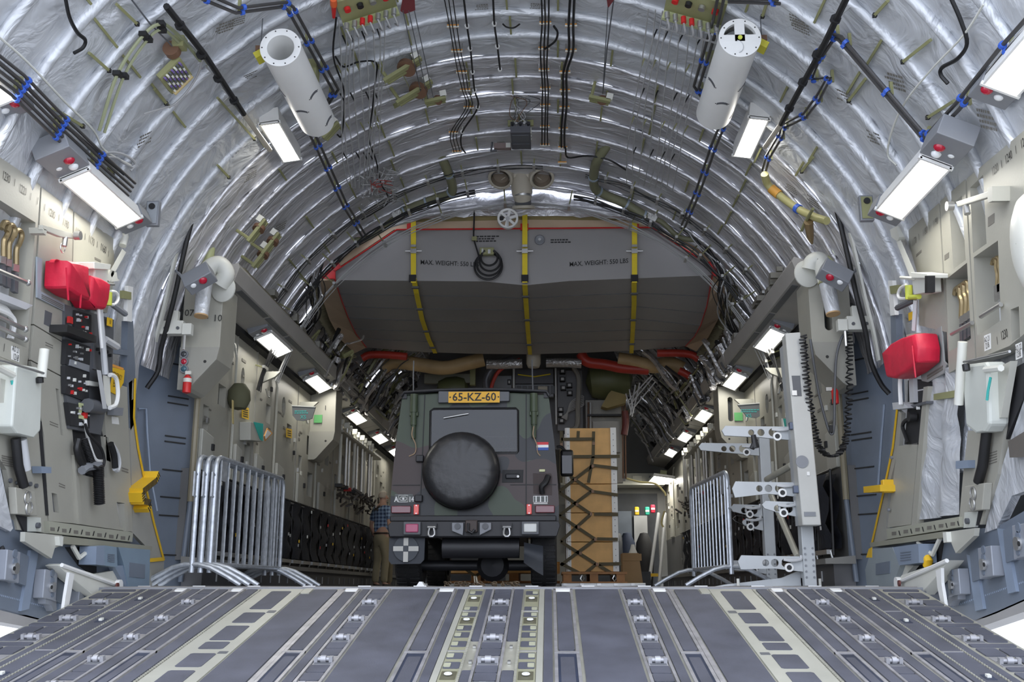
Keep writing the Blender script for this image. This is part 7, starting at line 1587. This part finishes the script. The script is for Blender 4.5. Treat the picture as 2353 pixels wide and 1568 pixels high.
t = thing('chain_heap', 'heap of tie-down chain on the floor under the vehicle', 'chain', (-.45, 10.4, 0)); mb = MB(); rn = random.Random(4)
for k in range(46):
    c = V((rn.uniform(-.72, .02), rn.uniform(10.30, 10.55), rn.uniform(.012, .05))); a = rn.uniform(0, 3.1); mb.tube(arcpts(c, V((math.cos(a), math.sin(a), 0)), V((-.4 * math.sin(a), .4 * math.cos(a), .5)), .022, 0, 6.283, 8), .006, 5)
mb.build('links', mat('chain_brown', (.20, .15, .10), .5, .5), t, kind='stuff')
for k, (u0, u1) in enumerate(((1048, 1092), (1092, 1150))):
    t = thing('tie_down_strap', 'olive tie-down strap in a V under the vehicle, %s one' % ('left' if k == 0 else 'right'), 'strap', (-.7 + .3 * k, 15.4, .05)); p = at(u0 if k else 1056, 1300, 15.4), at(1092, 1325, 15.4); 
    MB().ribbon([at(1056 if k == 0 else 1134, 1298, 15.4), at(1092, 1325, 15.4)], Z, .05, .008).build('strap', STRAP, t, smooth=0); MB().tube([at(1090 + 4 * k, 1325, 15.35), at(1092 + 6 * k, 1345, 15.3)], .015, 5).build('hook_chain', STEEL, t)
t = thing('wheel_chock', 'small white wheel chock at the floor edge left of vehicle gap', 'chock', at(965, 1350, 8.4)); MB().prism([V((-.74, 8.3, 0)), V((-.66, 8.3, 0)), V((-.69, 8.3, .045)), V((-.71, 8.3, .045))], (0, .1, 0)).build('wedge', WHITE, t)
t = thing('cardboard_box', 'brown cardboard box right of the crate stack', 'box', (1.42, 15.6, 0)); MB().prism([V((1.36, 15.6, 0)), V((1.66, 15.6, 0)), V((1.60, 15.6, .50)), V((1.36, 15.6, .50))], (0, .4, 0)).build('carton', mat('cardboard', (.30, .20, .10), .7), t, bevel=.005); MB().box((1.50, 15.6, .44), (.28, .012, .1)).build('flap', mat('cardboard', (.30, .20, .10), .7), t)
# ================================================================== forward bulkhead and the equipment behind the wing box
fw = struct('wall_front', (0, 24, 0))
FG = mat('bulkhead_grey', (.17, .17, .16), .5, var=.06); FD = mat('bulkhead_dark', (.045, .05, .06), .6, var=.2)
MB().box((0, 24.1, 2.4), (7.2, .1, 5.0)).build('bulkhead', FG, fw)
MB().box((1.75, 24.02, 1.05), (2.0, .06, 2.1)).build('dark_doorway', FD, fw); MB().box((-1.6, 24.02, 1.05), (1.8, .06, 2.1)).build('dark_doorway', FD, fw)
MB().box((1.7, 23.6, 2.35), (2.3, .8, .25)).build('pale_beam', mat('beam_white', (.50, .50, .45), .45), fw); MB().box((-1.7, 23.6, 2.35), (2.3, .8, .25)).build('pale_beam', mat('beam_white', (.50, .50, .45), .45), fw)
for k in range(6): MB().box((.8 + .36 * k, 23.19, 2.36), (.2, .01, .12)).build('beam_label', MGREY if k % 2 else OFFW, fw, smooth=0)
for k, (x_, m_, z0, z1) in enumerate(((.9, FG, .9, 1.9), (1.25, FD, .6, 2.0), (2.0, BLUEG, .4, 1.7), (2.35, LGREY, .2, 1.6))): MB().box((x_, 23.95, (z0 + z1) / 2), (.3, .08, z1 - z0)).build('locker_front', m_, fw)
eq = struct('wall_equipment', (0, 17.6, 2.4))
MB().prism([V((a, 17.7, b_)) for a, b_ in ((-1.9, 2.3), (1.15, 2.3), (1.15, 3.2), (1.6, 3.6), (1.2, 4.6), (-1.5, 4.6), (-2.0, 3.4))], (0, .1, 0)).build('back_plate', mat('equip_dark', (.11, .11, .115), .5), eq, smooth=0)
ED = 17.2
def eb(u0, v0, u1, v1, m_, name, d=0, th=.12, par=None):
    a, b_ = at(u0, v0, ED + d), at(u1, v1, ED + d); c = (a + b_) / 2
    return MB().box(c + Y * th / 2, (abs(b_.x - a.x), th, abs(a.z - b_.z))).build(name, m_, par or T_, bevel=.004)
T_ = thing('equipment_rack', 'grey electronics rack with posts high behind the vehicle roof', 'rack', at(1228, 905, ED))
eb(1184, 849, 1272, 882, mat('screen_dark', (.07, .07, .08), .4), 'dark_screen'); eb(1184, 884, 1272, 912, MGREY, 'lower_panel'); eb(1178, 846, 1183, 912, LGREY, 'post', -.1); eb(1275, 846, 1280, 975, LGREY, 'post', -.1)
for u in range(1188, 1268, 13): eb(u, 887, u + 9, 905, DGREY, 'module', -.03)
eb(1236, 888, 1258, 912, BEIGE, 'beige_pump', -.1); MB().tube(px([(1190, 861), (1228, 866), (1265, 860)], at, ED - .03), .010, 5).build('yellow_cord', YELLOWW, T_)
T_ = thing('equipment_case', 'grey panel with small square boxes left of the high rack', 'panel', at(1155, 905, ED)); eb(1134, 864, 1176, 912, MGREY, 'plate')
for u, v in ((1166, 872), (1166, 898)): eb(u, v, u + 8, v + 12, BLACK, 'square_box', -.05); eb(u + 2, v + 3, u + 6, v + 9, LGREY, 'box_face', -.06)
T_ = thing('equipment_case', 'tall grey panel with column of square boxes right of the high rack', 'panel', at(1310, 980, ED)); eb(1280, 852, 1340, 990, mat('panel_mid', (.17, .17, .18), .5), 'plate', .1)
for u, v in ((1286, 866), (1302, 880), (1288, 886), (1303, 898), (1282, 936), (1282, 948), (1284, 962), (1286, 848)): eb(u, v, u + 13, v + 10, BLACK, 'square_box', -.05); eb(u + 3, v + 2, u + 10, v + 8, LGREY, 'box_face', -.06)
for k in range(7): MB().tube(spline(px([(1290 + k * 2, 960 + k), (1310, 945 - 3 * k), (1335, 935 - 4 * k), (1342, 930 - 3 * k)], at, ED - .05)), .008, 5).build('wire', WIREG, T_)
MB().tube(spline(px([(1318, 845), (1330, 870), (1328, 930), (1325, 980), (1300, 990)], at, ED - .1)), .04, 8).build('grey_hose', mat('hose_grey', (.25, .24, .22), .5), T_)
T_ = thing('cabinet_door', 'grey cabinet door with black bar behind the crate stack', 'cabinet', at(1392, 1050, ED)); eb(1345, 920, 1432, 1110, mat('cab_grey', (.32, .31, .28), .5), 'body', .1); eb(1362, 968, 1426, 1040, mat('cab_grey2', (.40, .39, .36), .5), 'door_leaf', 0); eb(1350, 952, 1428, 956, BLACK, 'black_bar', -.1)
for u in (1352, 1357, 1430, 1436): MB().tube(px([(u, 925), (u + (2 if u > 1400 else 0), 1100)], at, ED - .05), .014, 6).build('pipe', LGREY if u % 2 else BROWN, T_)
T_ = thing('drip_hood', 'yellow-olive hood above the grey cabinet behind crates', 'hood', at(1412, 930, ED)); MB().prism(px([(1405, 898), (1440, 908), (1438, 926), (1395, 938), (1382, 934), (1398, 905)], at, ED - .3), (0, .25, 0)).build('hood', mat('hood_yellow', (.28, .21, .06), .5), T_, smooth=0)
for label, pts, r_ in (('olive green rounded tank right of the high rack', (1400, 875), .32), ('olive green rounded tank left behind vehicle roof', (1040, 895), .22)):
    c = at(*pts, ED + .1); t = thing('green_tank', label, 'tank', c); MB().lathe([(.001, -r_ * 1.25), (r_ * .8, -r_), (r_, -r_ * .4), (r_, r_ * .4), (r_ * .8, r_), (.001, r_ * 1.25)], c, V((1, 0, .1)), 20).build('tank', mat('tank_green', (.11, .12, .05), .5), t)
T_ = thing('equipment_case', 'long flat grey-green panel under the left tan duct', 'panel', at(1030, 880, ED)); eb(975, 860, 1088, 880, mat('panel_greygreen', (.20, .20, .16), .5), 'plate'); eb(1080, 845, 1092, 885, OLIVE, 'end_cap', -.02)
def duct(name, label, pts, r_, m_, D=16.4): t = thing(name, label, 'duct', at(*pts[0], D)); sp = spline(px(pts, at, D), 5); MB().tube(sp, [x for x in [r_] * len(sp)], 12).build('tube', m_, t); return t
duct('tan_duct', 'thick tan wrapped duct under left half of wing box', [(878, 846), (905, 832), (960, 838), (1020, 846), (1070, 836), (1112, 826)], .115, TAND)
duct('tan_duct', 'thick tan wrapped duct under right half of wing box', [(1420, 826), (1455, 832), (1500, 842), (1540, 836), (1568, 848)], .115, TAND)
duct('red_duct', 'glossy red duct right of centre under wing box', [(1334, 812), (1350, 832), (1390, 838), (1430, 846), (1490, 850)], .085, REDDUCT); duct('red_duct', 'red duct end at right rear corner of wing box', [(1510, 812), (1560, 812), (1590, 816), (1606, 826)], .06, REDDUCT, 15.7); duct('red_duct', 'red duct end at left rear corner of wing box', [(832, 824), (850, 816), (890, 816), (935, 820)], .06, REDDUCT, 15.7); duct('red_duct', 'small red duct elbow near the right wall behind wing box', [(1560, 852), (1580, 862), (1600, 880)], .06, REDDUCT, 16.2)
duct('silver_duct', 'dull silver duct left of the centre stub', [(1118, 838), (1150, 838), (1200, 836)], .075, SILVER_DARK); duct('silver_duct', 'dull silver duct right of the centre stub', [(1255, 834), (1300, 834), (1336, 836)], .075, SILVER_DARK); duct('silver_duct', 'dark curved duct dropping left of the high rack', [(1180, 826), (1140, 840), (1118, 870), (1122, 905)], .07, mat('duct_dark', (.10, .10, .11), .4, .4), 16.6); duct('red_duct', 'dark red hose beside the dark curved duct', [(1195, 826), (1150, 850), (1132, 880), (1128, 905)], .03, REDDUCT, 16.5)
c = at(1226, 828, 16.2); t = thing('centre_stub', 'short grey round stub under middle of wing box', 'stub', c); MB().lathe([(.001, -.13), (.09, -.12), (.115, -.06), (.115, .12)], c, Z, 18).build('stub', BEIGE, t)
duct('red_duct', 'dark red vertical pipe right of the grey cabinet', [(1436, 945), (1438, 970), (1434, 1000)], .055, mat('pipe_maroon', (.14, .03, .025), .5), 16.8)
# white truss rods
t = thing('truss_rods', 'pale crossed thin rods on right side behind wing box', 'rods', at(1470, 900, 16.6))
for a, b_ in (((1448, 930), (1500, 868)), ((1458, 935), (1506, 878)), ((1440, 925), (1498, 862)), ((1448, 955), (1460, 885)), ((1452, 958), (1470, 880)), ((1438, 905), (1452, 952)), ((1446, 895), (1456, 950))): MB().tube(px((a, b_), at, 16.6), .012, 5).build('rod', LGREY, t)
# crowded pipes and foil on both flanks
for sg, nm in ((-1, 'left'), (1, 'right')):
    t = thing('pipe_clutter', 'dense clutter of pipes, hoses and foil above the %s soffit behind wing box' % nm, 'pipes', (sg * 2.6, 15.5, 3.0)); rn = random.Random(9 + sg)
    groups = {}
    for k in range(430):
        y = rn.uniform(12.6, 22.5); a = rn.uniform(36 if y > 16 else 56, 64); r_ = rn.uniform(2.75, 3.35); kind = rn.choice(['pipes', 'pipes', 'hoses', 'foil_lines', 'foil_lines', 'foil_lines', 'olive_parts'])
        p = V((sg * math.sin(R(a)) * r_, y, ZC + math.cos(R(a)) * r_)); pts = [p]
        d = rn.choice(['arc', 'arc', 'long', 'any'])
        for i in range(4):
            if d == 'arc': a += rn.uniform(3, 6)
            elif d == 'long': y += rn.uniform(.15, .35)
            else: a += rn.uniform(-3, 5); y += rn.uniform(-.15, .25)
            r_ += rn.uniform(-.05, .05); a = min(a, 66); pts.append(V((sg * math.sin(R(a)) * r_, y, ZC + math.cos(R(a)) * r_)))
        groups.setdefault(kind, MB()).tube(spline(pts, 3), rn.choice([.008, .012, .018, .03]) * (1.5 if kind == 'foil_lines' else 1), 5)
    for kn, m_ in (('pipes', PIPE), ('hoses', BLACK), ('foil_lines', SILVER_DARK), ('olive_parts', OLIVE)): groups[kn].build(kn, m_, t, kind='stuff')
    t = thing('tube_fringe', 'row of short olive tubes fringing the %s lower edge of wing box' % nm, 'tubes', (sg * 2.55, 14, 3.3)); mb = MB()
    for k in range(44):
        f = k / 43; D = 12.2 + 3.4 * f; u, v = ((733 + 85 * f ** 1.4, 655 + 165 * f) if sg < 0 else (1672 - 70 * f ** 1.4, 655 + 160 * f)); p = at(u, v, D); mb.tube([p, p + V((sg * .09, -.05, -.05)), p + V((sg * .10, -.06, -.13))], .02, 6)
    mb.build('tubes', mat('fringe_olive', (.20, .18, .11), .5), t, kind='stuff')
    t = thing('soffit_conduit', 'cluttered olive conduit run along top of the %s soffit' % nm, 'conduit', (sg * 2.55, 13, 2.9)); MB().tube([(sg * 2.60, 9.4, 2.92), (sg * 2.62, 23, 2.92)], .05, 8).build('conduit', mat('fringe_olive', (.20, .18, .11), .5), t); MB().tube([(sg * 2.72, 9.4, 2.86), (sg * 2.72, 23, 2.86)], .04, 8).build('conduit', PIPE, t)
    rn = random.Random(77 + sg); mb = MB()
    for k in range(90): y = rn.uniform(9.6, 22); mb.box((sg * rn.uniform(2.52, 2.8), y, rn.uniform(2.9, 3.0)), (rn.uniform(.03, .14), rn.uniform(.04, .2), rn.uniform(.04, .12)))
    mb.build('fittings', mat('fit_grey', (.24, .23, .20), .5, .3), t, kind='stuff')
# far right corner
t = thing('ladder_rail', 'pale sloping ladder with yellow step at far right end', 'ladder', (2.2, 22.5, 0))
for x_ in (0, .22): MB().tube([at(1490 + x_ * 110, 1348, 21.5), at(1513 + x_ * 70, 1180, 22.3)], .035, 6).build('rail', LGREY, t)
MB().box(at(1500, 1322, 21.4), (.20, .15, .06)).build('yellow_step', YELLOW, t)
p = at(1455, 1310, 20.0); t = thing('water_jug', 'white plastic jug standing on the floor by far right doorway', 'jug', (p.x, 20, 0)); MB().box((p.x, 20, .15), (.6, .5, .30)).build('stand', FD, t); MB().lathe([(.001, 0), (.10, 0), (.11, .1), (.10, .3), (.05, .42), (.03, .5), (.001, .5)], (p.x, 19.95, .30), Z, 14).build('jug', WHITE, t)
for k, (u, v, m_, lab) in enumerate(((1418, 1230, FD, 'dark grey tall bag standing by the far right doorway'), (1440, 1215, mat('coat_navy', (.02, .03, .06), .8), 'navy tall bag standing by the far right doorway'), (1480, 1250, BLACKM, 'black bag stacked by the far right doorway'))):
    p = at(u, v, 22.8); p.z = .75; t = thing('duffel_bag', lab, 'bag', p); MB().lathe([(.001, -.75), (.16, -.7), (.2, -.2), (.17, .2), (.08, .4), (.001, .42)], p, Z, 14).build('bag', m_, t)
for u, v, m_, lab in ((1463, 1175, YELLOW, 'small yellow pack on far right bulkhead'), (1500, 1170, REDF, 'small red pack on far right bulkhead'), (1487, 1175, GREEN, 'small green pack on far right bulkhead')):
    p = at(u, v, 23.3); t = thing('survival_pack', lab, 'pack', p); MB().box(p, (.10, .08, .18)).build('pack', m_, t, bevel=.02); MB().box(p + V((0, -.045, 0)), (.08, .01, .04)).build('label', OFFW, t)
t = thing('yellow_hose', 'pale yellow hose sagging from cabinet to far right wall', 'hose', at(1525, 1130, 19)); MB().tube(spline(px([(1440, 1100), (1470, 1108), (1505, 1112), (1525, 1130), (1530, 1140)], at, 19.0)), .018, 6).build('hose', mat('hose_straw', (.60, .52, .25), .5), t); MB().tube(spline(px([(1527, 1175), (1520, 1200), (1524, 1212)], at, 20.0)), .018, 6).build('hose_tail', mat('hose_straw', (.60, .52, .25), .5), t)
# ================================================================== two visitors
def skin(name, pts, edges, m_, par, sub=2, root=0):
    o0 = ROOT[par.name]; me = bpy.data.meshes.new(name); me.from_pydata([tuple(V(p[:3]) - o0) for p in pts], edges, []); o = bpy.data.objects.new(name, me); COL.objects.link(o); o.parent = par; ROOT[o.name] = o0
    o.modifiers.new('skin', 'SKIN').use_smooth_shade = True
    for i, p in enumerate(pts):
        sv = me.skin_vertices[0].data[i]; sv.radius = (p[3], p[4] if len(p) > 4 else p[3]); sv.use_root = (i == root)
    sb = o.modifiers.new('sub', 'SUBSURF'); sb.levels = sub; sb.render_levels = sub; me.materials.append(m_); return o
SKINM = mat('skin', (.55, .33, .24), .5, var=.05); HAIR = mat('grey_hair', (.50, .44, .36), .7, bump=.4, bscale=60); KHAKI = mat('khaki_cloth', (.36, .31, .20), .8, bump=.2, bscale=20, var=.1)
def plaid():
    m = mat('blue_plaid', (.13, .20, .33), .8, var=0); nt = m.node_tree; b = nt.nodes['Principled BSDF']; tc = nt.nodes.new('ShaderNodeTexCoord'); cur = None
    for ax in ('X', 'Z'):
        wv = nt.nodes.new('ShaderNodeTexWave'); wv.bands_direction = ax; wv.inputs['Scale'].default_value = 5.2; nt.links.new(tc.outputs['Object'], wv.inputs['Vector']); r = nt.nodes.new('ShaderNodeValToRGB'); r.color_ramp.elements[0].position = .42; r.color_ramp.elements[1].position = .55; r.color_ramp.elements[0].color = (.035, .06, .13, 1) ; r.color_ramp.elements[1].color = (.30, .42, .60, 1); nt.links.new(wv.outputs['Fac'], r.inputs[0])
        if cur is None: cur = r.outputs[0]
        else:
            mx = nt.nodes.new('ShaderNodeMix'); mx.data_type = 'RGBA'; mx.inputs[0].default_value = .5; nt.links.new(cur, mx.inputs[6]); nt.links.new(r.outputs[0], mx.inputs[7]); nt.links.new(mx.outputs[2], b.inputs['Base Color'])
    return m
def person(label, loc, ang, h, top, long_sleeve):
    t = thing('person', label, 'person', loc); c = V(loc); s = h / 1.75; f = V((math.sin(ang), math.cos(ang), 0)); r = V((f.y, -f.x, 0))
    def P_(a, b_, z, *rad): p = c + (r * a + f * b_) * s + Z * (z * s); return (p.x, p.y, p.z, *[q_ * s for q_ in rad])
    # body: pelvis, spine, neck, head, arms, legs in one skin
    pts = [P_(0, 0, .94, .135, .10), P_(0, .0, 1.12, .13, .095), P_(0, .01, 1.32, .15, .10), P_(0, .0, 1.44, .10, .08), P_(0, .01, 1.52, .052), P_(0, .03, 1.62, .072, .085), P_(0, .03, 1.70, .06, .07)]
    ed = [(0, 1), (1, 2), (2, 3), (3, 4), (4, 5), (5, 6)]
    def chain(st, items):
        k = st
        for it in items: pts.append(it); ed.append((k, len(pts) - 1)); k = len(pts) - 1
    for sd in (-1, 1):
        chain(3, [P_(.17 * sd, 0, 1.41, .055), P_(.22 * sd, -.02, 1.28, .046), P_(.25 * sd, -.04, 1.12, .038), P_(.26 * sd, .04, .98, .033), P_(.25 * sd, .10, .88, .026), P_(.245 * sd, .12, .82, .034, .018)])
        chain(0, [P_(.09 * sd, 0, .86, .085), P_(.10 * sd, .02, .66, .070), P_(.11 * sd, .02, .48, .052), P_(.115 * sd, -.01, .28, .048), P_(.12 * sd, -.02, .09, .036), P_(.125 * sd, .10, .04, .036, .028)])
    skin('body', pts, ed, SKINM, t)
    # fingers
    for sd in (-1, 1):
        for k in range(4): a = P_((.245 - .018 + .014 * k) * sd, .125, .80); b_ = P_((.245 - .018 + .014 * k) * sd, .135, .745 - .008 * (k in (1, 2))); e_ = P_((.235 - .018 + .014 * k) * sd, .125, .715); MB().tube([V(a), V(b_), V(e_)], [.0085 * s, .0075 * s, .006 * s], 6).build('finger', SKINM, t)
        MB().tube([V(P_(.22 * sd, .13, .83)), V(P_(.205 * sd, .15, .79)), V(P_(.205 * sd, .15, .76))], [.010 * s, .009 * s, .007 * s], 6).build('thumb', SKINM, t)
    # head features
    hc = V(P_(0, .03, 1.635)[:3]); MB().lathe([(.001, -.02), (.014, -.012), (.016, .006), (.008, .02), (.001, .024)], hc + f * (.098 * s) - Z * .01, f * .6 - Z * .3, 8).build('nose', SKINM, t)
    for sd in (-1, 1):
        MB().lathe([(.001, -.010), (.022, -.006), (.026, .002), (.014, .010), (.001, .011)], hc + r * (.080 * sd * s) - f * .01, r * sd * .8 - f * .5, 10).build('ear', SKINM, t); MB().dome(hc + f * (.084 * s) + r * (.032 * sd * s) + Z * .018, f, .011, .5, 8, 3).build('eye', OFFW, t); MB().dome(hc + f * (.089 * s) + r * (.032 * sd * s) + Z * .018, f, .005, .5, 8, 2).build('iris', BLACK, t)
    MB().ribbon([hc + f * (.090 * s) - Z * .055 - r * .022, hc + f * (.094 * s) - Z * .057, hc + f * (.090 * s) - Z * .055 + r * .022], Z, .009, .006).build('mouth', mat('lips', (.40, .18, .15), .5), t)
    rows = []
    for i in range(8):
        th = math.pi * .62 * i / 7; rows.append([hc - f * .012 * s + Z * .018 * s + (r * (math.sin(th) * math.cos(a) * .084) + f * (math.sin(th) * math.sin(a) * (.100 if math.sin(a) < 0 else .080 * (1 - .45 * (i > 4)))) + Z * (math.cos(th) * .098)) * s for a in [2 * math.pi * k / 20 for k in range(21)]])
    MB().grid(rows).build('hair', HAIR, t, smooth=180)
    # clothes
    sp = [P_(0, 0, .90, .156, .122), P_(0, 0, 1.12, .150, .115), P_(0, .01, 1.32, .168, .118), P_(0, 0, 1.43, .115, .095), P_(0, .01, 1.475, .068)]; se = [(0, 1), (1, 2), (2, 3), (3, 4)]
    for sd in (-1, 1):
        it = [P_(.17 * sd, 0, 1.41, .072), P_(.22 * sd, -.02, 1.28, .064), P_(.235 * sd, -.03, 1.19, .062)] + ([P_(.25 * sd, -.04, 1.12, .055), P_(.26 * sd, .04, .98, .048), P_(.255 * sd, .08, .92, .044)] if long_sleeve else []); k = 3
        for q_ in it: sp.append(q_); se.append((k, len(sp) - 1)); k = len(sp) - 1
    skin('shirt', sp, se, top, t)
    tp = [P_(0, 0, 1.02, .146, .112), P_(0, 0, .90, .150, .115)]; te = [(0, 1)]
    for sd in (-1, 1):
        k = 1
        for q_ in [P_(.095 * sd, 0, .80, .098), P_(.105 * sd, .02, .64, .086), P_(.112 * sd, .02, .46, .072), P_(.118 * sd, -.01, .26, .068), P_(.12 * sd, -.01, .09, .066)]: tp.append(q_); te.append((k, len(tp) - 1)); k = len(tp) - 1
    skin('trousers', tp, te, KHAKI, t)
    MB().tube(arcpts(V(P_(0, 0, .975)[:3]), r * .150, f * .118, s, 0, 2 * math.pi, 24), .016 * s, 6).build('belt', mat('belt_brown', (.05, .035, .03), .5), t)
    for sd in (-1, 1): skin('shoe', [P_(.122 * sd, -.04, .045, .042, .04), P_(.125 * sd, .06, .045, .044, .038), P_(.13 * sd, .16, .035, .040, .028)], [(0, 1), (1, 2)], mat('shoe_dark', (.05, .045, .04), .6), t)
    w_ = V(P_(-.256, .075, .925)[:3]); MB().tube(arcpts(w_, r, (f * .3 + Z * 0 + f * .7), .036 * s, 0, 2 * math.pi, 12), .008, 5).build('wristwatch', BLACK, t)
person('grey-haired man in blue plaid shirt and khaki trousers standing left of the vehicle', (-2.50, 17.6, 0), R(40), 1.60, plaid(), False)
person('person in cream jacket half hidden behind left side of the vehicle', (-2.36, 18.35, 0), R(-20), 1.60, mat('cream_cloth', (.60, .55, .45), .8, bump=.2, bscale=20), True)
